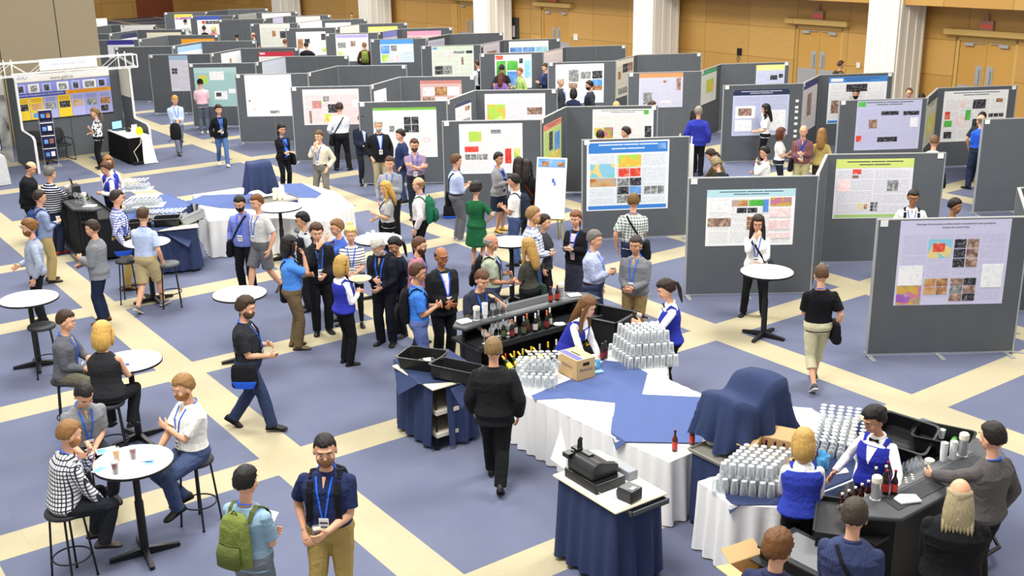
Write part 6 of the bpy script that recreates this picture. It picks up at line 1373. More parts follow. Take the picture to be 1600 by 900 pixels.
# left bar dressing
x, y, z = LT(1.50, .30, 1.102); thermos(x, y, z, 'steel thermos with cream lid on the left bar', .24)
x, y, z = LT(1.75, .34, 1.102); o = thing('napkin_stack', 'white napkins spread on the left bar corner', 'napkins', (x, y, z), .2); mb = MB(); mb.prism([(-.14, -.05), (.08, -.1), (.13, .04), (-.05, .09)], 0, .02); mb.build('napkins', CARDW, o)
x, y, z = LT(.75, .28, 1.102); o = thing('cash_register', 'black cash register on the left bar before the barmaid', 'cash register', (x, y, z), R(33)); mb = MB(); mb.box((-.16, -.18, 0), (.16, .18, .09)); mb.build('register_base', POSD, o, bevel=.01); mb = MB(); mb.box((-.02, -.15, .09), (.10, .15, .26)); mb.tube([(.0, .1, .25), (-.02, .1, .36), (-.05, .1, .38)], .02, 8); mb.build('register_screen', POS, o, bevel=.015)
x, y, z = LT(.50, .2, 1.102); thermos(x, y, z, 'steel jug with white top at the far end of the left bar', .22)
for k in range(3): x, y, z = LT(1.2+.09*k, .2+.05*k, 1.102); drinkglass('wineup', x, y, z, 'wine glass on the left bar near the striped sleeve', 'wine glasses on the left bar')
x, y, z = LT(1.12, .42, 1.102); o = thing('card_box', 'small green and black box on the left bar', 'box', (x, y, z), .2); mb = MB(); mb.box((-.04, -.05, 0), (.04, .05, .13), POSD); mb.box((-.041, -.052, .03), (.041, -.05, .07), mat('label_green', '#7ac83a', .5)); mb.build('box_body', None, o)

# ---------------------------------------------------------------- easels
def easel(label, x, y, rz, lean=R(14), sheet=None):
    o = thing('easel', label, 'easel', (x, y, 0), rz); G_ = mat('easel_wood', '#b3a04e', .5)
    for (a, b) in (((-.32, -.25, 0), (-.06, .08, 1.75)), ((.32, -.25, 0), (.06, .08, 1.75)), ((0, .62, 0), (0, .1, 1.7))): mb = MB(); mb.tube([a, b], .017, 4); mb.build('leg', G_, o)
    mb = MB(); mb.box((-.30, -.22, .60), (.30, -.12, .63)); mb.box((-.05, .05, 1.68), (.05, .12, 1.76)); mb.build('crossbar', G_, o); return o
EZ = easel('wooden easel holding a white sign before the green-titled wing poster', .83, 22.0, R(-16))
s = thing('easel_sign', 'white notice with blue picture band standing on the wooden easel', 'sign'); s.matrix_world = Matrix.Translation((.83, 22.0, 0)) @ rotm('Z', R(-16)) @ Matrix.Translation((0, -.235, .64)) @ rotm('X', R(-13)); mb = MB()
mb.box((-.31, 0, 0), (.31, .008, 1.22), CARDW); mb.box((-.28, -.002, 1.02), (.28, 0, 1.19), IMG['blue']); mb.box((-.2, -.0035, 1.04), (-.06, -.002, 1.14), IMG['rust']); mb.box((.12, -.0035, 1.04), (.26, -.002, 1.13), IMG['rust'])
mb.prism([(-.0, -.003), (.02, -.003)], 0, 0) if False else None
mb.box((.02, -.002, .72), (.07, 0, .80), flatm('#3a6ac8')); mb.box((.06, -.002, .66), (.1, 0, .74), flatm('#4a7ad8')); mb.box((-.10, -.002, .56), (.06, 0, .60), tmat('#ffffff', '#7a7a8a')); mb.box((-.22, -.002, .42), (.18, 0, .45), tmat('#ffffff', '#a0a0b0')); mb.box((-.16, -.002, .22), (.18, 0, .27), tmat('#ffffff', '#7a7a8a')); mb.build('sign_board', None, s)
q = at(190, 39, .9); EZ2 = easel('small easel with white board by the wood wall at far upper left', -22.6, 62.5, R(20))
s = thing('easel_sign', 'plain white board on the far upper left easel', 'sign'); s.matrix_world = Matrix.Translation((-22.6, 62.5, 0)) @ rotm('Z', R(20)) @ Matrix.Translation((0, -.235, .64)); mb = MB(); mb.box((-.7, 0, 0.2), (.7, .01, 1.3), CARDW); mb.build('sign_board', None, s)
s = thing('easel', 'white flip-chart easel edge left of the blue blazer', 'easel', (3.72, 23.9, 0), R(-60)); mb = MB()
for a, b in (((-.25, 0, 0), (-.2, .1, 1.9)), ((.25, 0, 0), (.2, .1, 1.9)), ((0, .5, 0), (0, .1, 1.8))): mb.tube([a, b], .015, 6)
mb.box((-.33, .03, .9), (.33, .06, 1.75)); mb.build('easel_frame', CARDW, s)

# ---------------------------------------------------------------- exhibit booth, upper left
WH = mat('booth_white', '#eeeeea', .6)
bc0 = Vector((-11.62, 33.66, 0)); bd = Vector((math.cos(R(216.5)), math.sin(R(216.5)), 0)); bn = Vector((math.cos(R(-55)), math.sin(R(-55)), 0))
BMx = Matrix.Translation(bc0) @ rotm('Z', R(36.5))       # x<0 along the back wall, y<0 into the booth
BOO = thing('booth_wall', 'grey booth back wall behind the woman in the patterned blouse', 'booth wall'); BOO.matrix_world = BMx
mb = MB(); mb.box((-3.1, 0, 0), (0, .06, 2.5), BGREY); mb.box((-1.56, -.004, 0), (-1.545, .0, 2.5), DKSEAM); mb.build('back_panel', None, BOO)
def side_wall(name, x, label, pic=None):
    o = thing(name, label, 'booth wall'); o.matrix_world = BMx @ Matrix.Translation((x, 0, 0))
    prof = [(0, 0), (-2.25, 0), (-2.25, .98), (-.98, 1.12), (-.92, 1.2), (-.92, 2.5), (0, 2.5)]; n = len(prof); mb = MB(); vs = [(-.025, y, z) for y, z in prof]+[(.025, y, z) for y, z in prof]
    prof2 = [(0, 0), (-2.1, 0), (-2.1, .92), (-1.95, 1.0), (-.98, 1.04), (-.92, 1.1), (-.92, 2.5), (0, 2.5)]; n = len(prof2); vs = [(-.025, y, z) for y, z in prof2]+[(.025, y, z) for y, z in prof2]
    mb.add(vs, [tuple(range(n)), tuple(range(2*n-1, n-1, -1))]+[(i, (i+1) % n, (i+1) % n+n, i+n) for i in range(n)], BGREY); mb.build('side_panel', None, o)
    mb = MB(); P_ = prof2[1:-1]
    for (a, b) in zip(P_[:-1], P_[1:]): mb.tube([(0, a[0]-.01, a[1]+.005), (0, b[0]-.01, b[1]+.005)], .034, 4)
    mb.tube([(0, -.92, 2.47), (0, -.92, 2.5)], .05, 4); mb.build('white_edge', WH, o)
    if pic: mb = MB(); mb.box((-.034, -.86, 1.65), (-.026, -.04, 2.48), mat('wing_poster', '#e2ddd0', .6)); mb.build('pale_poster', None, o)
    return o
side_wall('booth_side_wall', .03, 'right side wall of the booth with white edge and pale poster', True)
side_wall('booth_side_wall', -3.13, 'left side wall of the booth with white stepped edge')
# mural wall of the neighbouring booth, off to the left
o = thing('mural_wall', 'black and white photo mural at the left edge of the booth', 'mural'); o.matrix_world = BMx @ Matrix.Translation((-3.22, 0, 0)); mb = MB(); mb.box((-2.4, -.0, 0), (-.04, .05, 1.95), photomat('mural', '#3c3c3c', '#b9b9b5', '#e2e2de', 1.4)); mb.box((-2.4, -.01, 1.95), (-.04, .05, 2.5), mat('mural_head', '#d8d4c8', .6)); mb.build('mural_panel', None, o)
def banner():
    o = thing('exhibit_banner', 'wide blue and yellow instruments banner hanging on the booth back wall', 'banner'); o.matrix_world = BMx @ Matrix.Translation((-3.02, -.05, 0)); W_, z0, z1 = 2.72, 1.18, 2.52; H_ = z1-z0
    mb = MB(); B1, B2, YE, WT = flatm('#8b93dc'), flatm('#3c46a4'), flatm('#f2cf3a'), flatm('#f4f2ea')
    def f(u0, v0, u1, v1, m_, d=.002): mb.box((u0*W_, -.01-d, z1-v1*H_), (u1*W_, -.01, z1-v0*H_), m_)
    mb.box((0, -.01, z0), (W_, 0, z1), B1); f(0, 0, 1, .2, WT); f(0, .2, 1, .225, flatm('#8a86a0')); f(0, .44, .52, .52, B2, .003); f(.52, .44, 1, .52, flatm('#f2a82c'), .003)
    for i in range(7): f(i/7, .53, (i+1)/7-.006, 1, (YE, YE, flatm('#b4b6e6'), YE, flatm('#b4b6e6'), flatm('#a4aade'), flatm('#b4b6e6'))[i], .003)
    for i, k in enumerate(('dark', 'land', 'grey', 'dark', 'land', 'grey', 'rust')): f(i/7+.015, .66, (i+1)/7-.02, .8, IMG[k], .005)
    f(1/7+.02, .86, 2/7-.03, .96, IMG['blue'], .005); f(.86+.01, .83, .95, .96, IMG['dark'], .005)
    for i, (u, w_) in enumerate(((.04, .07), (.16, .09), (.3, .07), (.45, .1), (.6, .07), (.72, .12), (.87, .08))):
        f(u-.01, .25, u+w_+.01, .43, WT if i in (1, 3, 5) else flatm('#b6bcea'), .003); f(u+.01, .28, u+w_-.01, .41, IMG['grey'] if i % 2 else IMG['dark'], .005)
    for i in range(7):
        for r_ in (.56, .59, .62): f(i/7+.015, r_, (i+1)/7-.02, r_+.012, flatm('#7a7ab0' if i in (2, 4, 5, 6) else '#c88a2a'), .005)
    mb.build('banner_sheet', None, o)
    Q = rotm('X', R(90)); T = lambda u, v: Matrix.Translation((u*W_, -.016, z1-v*H_)) @ Q
    text_mesh('www.gdd.ca', .13, mat('banner_grey', '#77787e', .6), o, T(.5, .15), 'web_address', .001); text_mesh('GDD', .16, mat('banner_blue', '#8a90c8', .6), o, T(.09, .1), 'banner_logo', .001)
    text_mesh('INSTRUMENTATION GEOPHYSIQUE', .07, mat('banner_pale', '#b0b4cc', .6), o, T(.55, .055), 'banner_heading', .001)
    text_mesh('INDUCED POLARIZATION INSTRUMENTS', .068, mat('banner_white', '#e8e8f4', .6), o, T(.265, .48), 'banner_text', .001); text_mesh('ELECTROMAGNETIC INSTRUMENTS', .068, mat('banner_orange', '#c0641c', .6), o, T(.76, .48), 'banner_text', .001)
banner()
def truss():
    o = thing('truss_beam', 'white metal truss beam spanning the top of the exhibit booth', 'truss'); o.matrix_world = BMx @ Matrix.Translation((0, -.95, 0)); x0, x1, zb, zt_ = -6.2, .22, 2.54, 2.90; mb = MB()
    for y in (-.18, .18):
        for z in (zb, zt_): mb.tube([(x0, y, z), (x1, y, z)], .015, 8)
        n = 13
        for i in range(n):
            a, b = x0+(x1-x0)*i/n, x0+(x1-x0)*(i+1)/n; mb.tube([(a, y, zb if i % 2 else zt_), (b, y, zt_ if i % 2 else zb)], .008, 6)
    for i in range(14):
        a = x0+(x1-x0)*i/13
        for z in (zb, zt_): mb.tube([(a, -.18, z), (a, .18, z)], .009, 6)
    for y in (-.18, .18): mb.tube([(x1, y, zb), (x1, y, zt_)], .02, 8)
    mb.build('truss_tubes', WH, o, smooth=True)
    for xx in (-.12, -3.13-.12):
        mb = MB()
        for dx_ in (-.1, .1): mb.tube([(xx+dx_, .12, 2.5), (xx+dx_, .12, zt_+.08)], .02, 8)
        mb.build('clamp', WH, o, smooth=True)
    s = thing('truss_sign', 'white name sign mounted on the truss beam', 'sign'); s.matrix_world = BMx @ Matrix.Translation((-1.72, -1.18, 2.66)); mb = MB(); mb.box((-.78, 0, 0), (.78, .03, .30)); mb.build('sign_panel', CARDW, s); text_mesh('Instrumentation GDD', .11, mat('sign_blue', '#9aa6cc', .6), s, Matrix.Translation((0, -.003, .15)) @ rotm('X', R(90)), 'sign_lettering', .001)
truss()
def booth_furniture():
    o = thing('covered_table', 'black-skirted exhibit table with white top and laptop', 'table'); o.matrix_world = BMx @ Matrix.Translation((-.42, -1.45, 0)); mb = MB(); mb.box((-.32, -1.0, .735), (.32, .75, .765)); mb.build('table_top', TOPW, o, bevel=.005); skirt([(-.31, -.98), (.31, -.98), (.31, .73), (-.31, .73)], .745, cloth('#0e0e10'), o, amp=.015, pitch=.14)
    M_ = BMx @ Matrix.Translation((-.42, -1.45, .767)); l = thing('laptop', 'open laptop with pale blue screen on the black-skirted table', 'laptop'); l.matrix_world = M_ @ Matrix.Translation((-.05, .45, 0)) @ rotm('Z', R(20)); mb = MB(); mb.box((-.18, -.12, 0), (.18, .12, .018)); mb.build('laptop_base', POSD, l, bevel=.004)
    mb = MB(); mb.box((-.18, .11, .018), (.18, .125, .26), POSD); mb.box((-.165, .108, .035), (.165, .11, .245), mat('laptop_screen', '#8fd0ee', .3, emit=.8)); mb.build('laptop_lid', None, l)
    c = thing('camera', 'black video camera on the exhibit table', 'camera'); c.matrix_world = M_ @ Matrix.Translation((.05, .0, 0)); mb = MB(); mb.tube([(0, 0, .05), (.0, -.1, .05)], .05, 12); mb.box((-.05, 0, 0), (.05, .12, .1)); mb.build('camera_body', POSD, c, bevel=.01)
    f = thing('small_frame', 'small white framed card standing on the exhibit table', 'card'); f.matrix_world = M_ @ Matrix.Translation((.2, -.1, 0)); mb = MB(); mb.box((-.08, 0, 0), (.08, .01, .2)); mb.build('frame_card', CARDW, f)
    y_ = thing('yellow_bag', 'yellow object at the front of the exhibit table', 'bag'); y_.matrix_world = M_ @ Matrix.Translation((.12, -.75, 0)); mb = MB(); mb.ball((0, 0, .1), (.1, .08, .13), None, 14, 9); mb.build('bag_body', mat('yellow_plastic', '#f2dc1c', .4), y_, smooth='all')
    r_ = thing('white_runner', 'white paper runner hanging from the exhibit table to the floor', 'runner'); r_.matrix_world = M_ @ Matrix.Translation((.18, -1.0, 0)); mb = MB(); mb.tube([(0, .12, .004), (0, -.03, .002), (0, -.10, -.1), (0, -.22, -.7), (0, -.30, -.745)], [(.10, .003), (.11, .003), (.13, .003), (.19, .003), (.2, .003)], 8, ref=(1, 0, 0)); mb.build('runner_sheet', CARDW, r_)
    k = thing('power_cord', 'white cord hanging to a black box under the exhibit table', 'cord'); k.matrix_world = M_ @ Matrix.Translation((-.1, -1.05, 0)); mb = MB(); mb.tube([(.15, .0, 0), (.1, -.03, -.2), (-.12, -.06, -.4), (-.05, -.08, -.6), (-.05, -.12, -.72)], .012, 8); mb.build('cord_line', mat('cord_cream', '#d8ccb4', .5), k); mb = MB(); mb.box((-.2, -.2, -.765), (.1, -.02, -.68)); mb.build('adapter', POSD, k, bevel=.01)
    for i, (x_, y_, a_) in enumerate(((-2.05, -.45, 10), (-2.75, -.55, -20))):
        h = thing('conference_chair', ['black padded chair against the booth back wall', 'black chair behind the brochure rack'][i], 'chair'); h.matrix_world = BMx @ Matrix.Translation((x_, y_, 0)) @ rotm('Z', R(a_)); mb = MB(); mb.box((-.23, -.24, .42), (.23, .2, .48)); mb.build('seat', SEATB, h, bevel=.02)
        mb = MB(); mb.tube([(0, .24, .50), (0, .26, .56), (0, .30, .86), (0, .30, .90)], [(.16, .02), (.23, .03), (.23, .03), (.17, .02)], 14, ref=(1, 0, 0)); mb.build('backrest', SEATB, h, smooth='all')
        for s in (-1, 1):
            mb = MB(); mb.tube([(s*.26, .24, .62), (s*.27, -.2, .62), (s*.27, -.26, .4), (s*.27, -.3, .012), (s*.27, .28, .012), (s*.26, .2, .42), (s*.25, .29, .8)], .013, 8); mb.build('side_frame', BLK, h, smooth='all')
    b_ = thing('brochure_rack', 'zigzag brochure rack with dark leaflets inside the booth', 'rack'); b_.matrix_world = BMx @ Matrix.Translation((-2.55, -1.25, 0)) @ rotm('Z', R(-10)); mb = MB()
    for k_ in range(4): z_ = .2+.36*k_; mb.add([(-.16, .05, z_), (.16, .05, z_), (.16, -.06, z_+.10), (-.16, -.06, z_+.10)], [(0, 1, 2, 3)]); mb.box((-.17, .02, z_), (.17, .04, z_+.3), flatm('#1e2050')); mb.box((-.12, .012, z_+.05), (-.02, .02, z_+.2), IMG['blue']); mb.box((.02, .012, z_+.08), (.12, .02, z_+.22), IMG['rust'] if k_ % 2 else IMG['pale']); mb.box((-.17, .0, z_+.30), (.17, .03, z_+.32), WH)
    mb.tube([(-.18, .08, 0), (-.18, .08, 1.65)], .01, 6, STEEL); mb.tube([(.18, .08, 0), (.18, .08, 1.65)], .01, 6, STEEL); mb.box((-.25, -.15, 0), (.25, .2, .02), STEEL); mb.build('rack_body', None, b_)
    g_ = thing('covered_table', 'light grey clothed table at the left edge', 'table'); g_.matrix_world = Matrix.Translation((-13.75, 28.75, 0)) @ rotm('Z', R(36)); mb = MB(); mb.box((-1.0, -.35, .73), (.5, .35, .76)); mb.build('table_top', cloth('#b9babc'), g_, bevel=.01); skirt([(-1, -.35), (.5, -.35), (.5, .35), (-1, .35)], .75, cloth('#b9babc'), g_, amp=.006, pitch=.5, flare=.05)
    m_ = thing('computer_monitor', 'flat monitor with light blue screen at the left edge', 'monitor'); m_.matrix_world = Matrix.Translation((-13.62, 29.0, .762)) @ rotm('Z', R(10)); mb = MB(); mb.box((-.3, .0, .1), (.3, .04, .52), POSD); mb.box((-.28, -.003, .12), (.28, 0, .5), mat('monitor_screen', '#8a9cf0', .3, emit=.8)); mb.box((-.1, -.08, 0), (.1, .1, .015), POSD); mb.box((-.02, 0, 0), (.02, .03, .12), POSD); mb.build('monitor_case', None, m_)
booth_furniture()
# bags lying on the floor by boards
for px, py, lb in ((687, 280, 'black and blue conference bag on the floor by the white map poster board'), (704, 340, 'black conference bag leaning at the foot of the board by the grey trousers'), ):
    p = at(px, py, 0); o = thing('conference_bag', lb, 'bag', (p.x, p.y, 0), .3); mb = MB(); mb.tube([(0, 0, 0.005), (0, 0, .06), (0, .02, .26), (0, .03, .33)], [(.16, .09), (.17, .10), (.15, .07), (.08, .03)], 16, ref=(1, 0, 0)); mb.build('bag_body', cloth('#16171b'), o, smooth='all'); mb = MB(); mb.tube([(0, 0, 0.004), (0, 0, .05)], [(.172, .102), (.175, .105)], 16, ref=(1, 0, 0)); mb.build('bag_trim', cloth('#2456c8'), o, smooth='all'); mb = MB(); mb.tube([(-.1, 0, .28), (-.06, 0, .42), (.06, 0, .42), (.1, 0, .28)], .008, 6); mb.build('bag_handle', BLK, o)
# ================================================================ THE CROWD
def seated(r, label, kind='b'):
    bar_stool(label, r[0].location.x, r[0].location.y, r[0].rotation_euler.z+.4, kind)
DS, LSk, BR, IN = '#c99878', '#eab89a', '#b5805c', '#8a5a3e'
P = person
def packs(col, c2, lab): return (col, c2, lab)
# ---- lower left table
seated(P('bearded man in black-checked white shirt sitting at lower left, hand at mouth', (110, 657), 75, top='shirt', tc='#efeff2', tp='grid', tc2='#30323c', bc='#1f2228', bot='jeans', legs='sit', R_='knee', L_='mouth', hc='#8a6238', hair='short', beard='#a5713f', bend=14, hp=6, lan=1, shoe='#4a4238', b=1.03), 'stool under the man in the checked shirt at lower left')
seated(P('dark-haired man in grey polo sitting behind the beer table, looking down', (133, 605), 165, top='polo', tc='#7f8286', bc='#25272e', bot='jeans', legs='sit', R_='table', L_='clasp', hc='#1a1512', bend=12, hp=30, lan=1), 'stool under the young man in grey polo behind the beer table')
seated(P('bearded red-blond man in white shirt sitting on a stool, arms crossed over', (280, 587), 245, top='polo', tc='#eeece2', bc='#3e4c6c', bot='jeans', legs='sitx', R_='knee', L_='fold', hc='#8f6a3e', hair='short', beard='#9a6234', hp=14, lan=1, shoe='#33302c', h=1.82, b=1.05), 'stool under the bearded man in white')
seated(P('man in dark grey shirt sitting at the tall table, talking to the blonde woman', (104, 485), 110, top='shirt', tc='#5c5f66', bc='#5d5b4e', legs='sit', R_='clasp', L_='table', hc='#3a2819', hair='short', bend=8, hp=8, lan=1, shoe='#4a3a2a'), 'black stool under the man in dark grey shirt with lanyard')
seated(P('blonde woman in black sleeveless top seen from behind on a stool', (159, 503), 25, sex='f', h=1.82, top='tank', tc='#26272a', bot='trousers', bc='#222327', legs='sit', R_='table', L_='table', hair='bob', hc='#c9a052', bend=8, lan=0, b=1.15, shoe='#1a1818'), 'stool under the blonde woman in the black sleeveless top')
# ---- left standing
P('man with brown hair bun in pale blue-grey shirt at the left edge', (42, 343), 275, top='shirt', tc='#aab4c6', tp='vstripe', tc2='#98a4ba', bc='#1b1c20', hair='bun', hc='#7a5226', beard='#7a5226', R_='low', L_='down', lan=2, shoe='#121214', h=1.8, hold=[(-1, 'white', 'white cup held by the man with the hair bun')])
P('man with glasses in denim-blue shirt and khaki trousers carrying a blue backpack', (62, 297), 80, top='shirt', tc='#8593b4', bc='#b6a06c', hair='short', hc='#2c2018', glasses=1, R_='hold', L_='down', lan=1, shoe='#3a2a20', pack=('#27406e', '#1c2c50', 'blue backpack on the man in denim-blue shirt'), hold=[(1, 'dark', 'dark beer held by the man with the blue backpack')])
P('balding man with glasses in black jacket at the left bar', (51, 253), 105, top='jacket', tc='#141519', bc='#17181c', hair='bald', hc='#2a2420', glasses=1, R_='low', L_='down', lan=0, bend=10, hp=18, b=1.1, inner='#1a1a1e', h=1.76)
P('grey-haired man in navy and white striped sweater reaching over the left bar', (79, 261), 55, top='shirt', tc='#23263e', tp='hstripe', tc2='#e4e4e4', bot='jeans', bc='#232a40', hair='short', hc='#5e5a54', R_=(.10, .46, 1.14), L_='down', lan=0, bend=8, shoe='#a82c24', b=1.15, h=1.78)
P('man in light grey blazer and dark jeans facing the left bar', (141, 344), 285, top='jacket', tc='#8f9298', tp='tweed', tc2='#6c6f76', bc='#1e2942', bot='jeans', hair='short', hc='#33241a', R_='low', L_='hold', lan=0, inner='#5a7ac0', shoe='#6a4326', hold=[(-1, 'white', 'white cup held by the man in grey blazer'), (1, 'phone', 'phone in the hand of the man in grey blazer')], h=1.76)
P('man in blue and white checked shirt and khaki trousers near the left bar', (183, 297), 88, top='shirt', tc='#e4e6f4', tp='grid', tc2='#4f5fae', bc='#b09758', hair='short', hc='#2c1f16', L_='down', R_='down', tuck=1, lan=1, shoe='#6e3f1e', h=1.84, bag=('#1b1c20', '#2456c8', 1, 'black conference bag on the checked shirt man'))
P('man in light blue polo and khaki shorts seen from behind at the small white table', (224, 324), 35, top='polo', tc='#b4c4ea', bot='shorts', bc='#b5a57c', hair='short', hc='#4a3018', R_='downf', L_='hold', lan=2, legs='walk', bend=6, shoe='#6a6a70', h=1.80)
P('barmaid with hair pinned up in blue waistcoat behind the left bar', (162, 254), 262, sex='f', h=1.68, top='waiter', tc='#f4f4f4', vest='#2c349c', bc='#141416', hair='bun', hc='#4a2c1a', R_='hold', L_='hold', lan=0, bend=10)
P('barmaid with light brown hair in blue waistcoat behind the other barmaid', (168, 244), 165, sex='f', h=1.68, top='waiter', tc='#f4f4f4', vest='#2c349c', bc='#141416', hair='bob', hc='#8a5e34', R_='belly', L_='down', lan=0)
P('woman in black and white patterned blouse standing in the exhibit booth', (146, 169), 262, sex='f', h=1.68, top='tee', tc='#f0f0ee', tp='floral', tc2='#30343c', bc='#17181c', hair='lowpony', hc='#80603c', R_='belly', L_='fold', lan=1, b=1.1)
P('man in pale blue shirt with lanyard holding a black backpack in front', (273, 150), 168, top='shirt', tc='#b9c8e6', bot='jeans', bc='#6e7686', hair='short', hc='#c0934e', R_='belly', L_='clasp', lan=1, hp=24, legs='walk', shoe='#4a4c2c')
P('woman in black cardigan and jeans walking beside the pale teal poster', (341, 164), 168, sex='f', h=1.70, top='cardigan', tc='#131417', inner='#4a5a86', bot='jeans', bc='#4a6896', hair='lowpony', hc='#2a1c14', R_='down', L_='belly', lan=1, legs='walkl', shoe='#e8e4dc')
P('person in pink and white top and cap photographing the pale teal poster', (312, 123), 355, top='tee', tc='#eebfcb', bc='#5d6674', bot='jeans', cap='#16171b', R_='hold', L_='hold', lan=0, shoe='#e8e4dc', hc='#1c1614')
# ---- upper middle left
P('bearded man in periwinkle shirt with black strap, left of the grey polo man', (372, 307), 205, top='shirt', tc='#7480c8', bc='#141519', hair='short', hc='#15110f', beard='#15110f', R_='down', L_='down', lan=1, hp=18, h=1.8, bag=('#15161a', '#15161a', 1, 'dark shoulder bag of the man in periwinkle shirt'))
P('smiling man in light grey polo and grey shorts', (399, 304), 235, top='polo', tc='#c9c9c6', bot='shorts', bc='#66686c', hair='short', hc='#6c4220', R_='down', L_='down', lan=1, legs='walk', h=1.84, shoe='#3a3c42')
P('young woman in black carrying a black and blue conference bag', (440, 194), 150, sex='f', h=1.68, top='cardigan', tc='#15161a', inner='#3c66c8', bc='#121316', hair='lowpony', hc='#15110f', R_='belly', L_='belly', lan=1, skin=DS, bag=('#15161a', '#2456c8', -1, 'black and blue conference bag of the woman in black'))
P('man in cream sweater and grey trousers lifting a hand to his face', (497, 204), 210, top='shirt', tc='#d4cab4', bc='#77746c', hair='short', hc='#5e4428', R_='mouth', L_='pocket', lan=1, tuck=1, legs='wide', h=1.78)
P('man in white shirt seen from behind before the pale pink poster', (530, 160), 5, top='shirt', tc='#dfe5f2', bc='#17181c', tuck=1, hair='short', hc='#352416', R_='belly', L_='pocket', lan=0, legs='wide', h=1.84, b=1.08, bag=('#15161a', '#15161a', -1, 'black bag on the shoulder of the man in white shirt'))
P('bearded young man in navy blazer before the green-edged poster', (566, 178), 170, top='jacket', tc='#1e2436', bc='#22252e', hair='tousled', hc='#3a2414', beard='#4a2c18', R_='low', L_='down', lan=0, inner='#b4c4e4', h=1.82)
P('white-bearded man in black jacket and khaki trousers', (591, 187), 170, top='jacket', tc='#191a1e', bc='#a59a7c', hair='short', hc='#b5b1a8', beard='#bdb9b0', R_='pocket', L_='down', lan=1, inner='#c4ccd8', h=1.84)
P('man in dark blue blazer listening to the white-bearded man', (624, 202), 262, top='jacket', tc='#242e50', bc='#3a4664', bot='jeans', hair='short', hc='#241812', R_='down', L_='pocket', lan=2, inner='#9ab0e0')
P('man in mauve shirt with arms folded and glasses', (647, 217), 180, top='shirt', tc='#8f7a94', tuck=2, bc='#20242e', hair='short', hc='#4a2c18', glasses=1, beard='#5e3a20', R_='fold', L_='foldb', lan=1, h=1.82)
P('man in grey striped shirt behind the long-haired blonde woman', (608, 245), 190, top='shirt', tc='#8b8e98', tp='vstripe', tc2='#a4a7b0', bc='#15161a', hair='short', hc='#4c3220', R_='down', L_='hold', lan=1, h=1.78)
P('woman with long blonde hair in grey and black raglan top', (601, 284), 262, sex='f', h=1.68, top='tee', tc='#a9aaa6', bc='#131417', bot='leggings', hair='long', hc='#c39a4a', R_='low', L_='hold', lan=1, bag=('#15161a', '#15161a', 1, 'black bag of the long-haired blonde woman'))
P('bald man in pale pink shirt with a green backpack', (652, 277), 285, top='shirt', tc='#ddd2d4', tuck=1, bc='#141519', hair='bald', hc='#8a6848', R_='down', L_='down', lan=1, pack=('#1e6a4c', '#17543c', 'green backpack on the bald man in pale pink shirt'), h=1.80)
P('man in light blue shirt and grey trousers at the white poster board', (714, 241), 72, top='shirt', tc='#b0bfe6', tuck=2, bc='#5d5f66', hair='short', hc='#5e3c20', R_='hold', L_='hold', lan=2, shoe='#9aa0a4', h=1.82, bag=('#15161a', '#15161a', -1, 'black bag of the man in light blue shirt by the white poster'))
P('woman in dark green dress seen from behind', (744, 285), 25, sex='f', h=1.68, top='dress', tc='#1d5b38', bot='skirt', bc='#1d5b38', hair='curly', hc='#1a1210', R_='hips', L_='hold', lan=0, shoe='#2a2422')
P('dark-haired woman in grey cardigan and navy dress with yellow shoes', (780, 238), 125, sex='f', h=1.72, top='cardigan', tc='#8b8b8d', inner='#222a44', bot='skirt', bc='#1f2638', hair='short', hc='#1c1412', R_='hold', L_='hold', lan=1, shoe='#c99a2e', skin=DS)
P('woman with long dark hair in white cardigan left of the easel', (810, 246), 350, sex='f', h=1.70, top='shirt', tc='#eceae6', bc='#1b1c20', hair='long', hc='#241612', R_='down', L_='hold', lan=0)
P('dark-haired woman in black close to the easel', (824, 250), 20, sex='f', h=1.66, top='cardigan', tc='#1b1a1c', bc='#1b1c20', hair='long', hc='#1a1210', R_='down', L_='down', lan=0, bag=('#7a3e22', '#5c2e18', 1, 'brown bag between the long-haired woman and the easel'))
P('man in white shirt with a dark navy backpack, jeans', (802, 272), 285, top='polo', tc='#ecebe8', bot='jeans', bc='#44567c', hair='short', hc='#17120f', R_='hold', L_='hold', lan=0, pack=('#232b3c', '#1a202e', 'dark navy backpack on the man in white near the easel'), h=1.78, skin=DS)
P('sandy-haired man in blue and white plaid shirt holding a beer', (835, 323), 85, top='shirt', tc='#e4e8f0', tp='plaid', tc2='#2c4484', bot='jeans', bc='#33456c', hair='short', hc='#957245', glasses=1, beard='#b98a52', R_='low', L_='down', lan=2, h=1.86, b=1.1, hold=[(1, 'dark', 'dark beer held by the man in blue plaid shirt')])
P('dark-haired person in charcoal behind the blue plaid shirt man', (852, 335), 100, sex='f', h=1.68, top='jacket', tc='#36383c', bc='#17181c', hair='short', hc='#33221a', R_='down', L_='down', lan=0, inner='#36383c')
P('woman with long blonde hair in charcoal tee with a green bag', (824, 373), 310, sex='f', h=1.68, top='tee', tc='#45453f', bc='#1b1c20', hair='long', hc='#b08a48', R_='low', L_='low', lan=0, bag=('#2c4438', '#223830', 1, 'dark green leather bag on the blonde woman at the centre bar'))
P('auburn-haired woman in black cardigan and long dark skirt holding a programme', (899, 330), 205, sex='f', h=1.68, top='cardigan', tc='#16171b', inner='#e0b8c0', bot='longskirt', bc='#30323e', hair='pony', hc='#7d5230', R_='hold', L_='hold', lan=1, hold=[(-1, 'paper', 'programme held by the auburn-haired woman')])
P('grey-haired man in light blue striped shirt holding a beer', (931, 360), 105, top='shirt', tc='#b6bedc', tp='vstripe', tc2='#98a4c8', bot='jeans', bc='#3a4460', hair='short', hc='#6f6b66', R_='hold', L_='down', lan=1, tuck=1, h=1.8, b=1.08, hold=[(1, 'dark', 'dark beer held by the grey-haired man in striped shirt')])
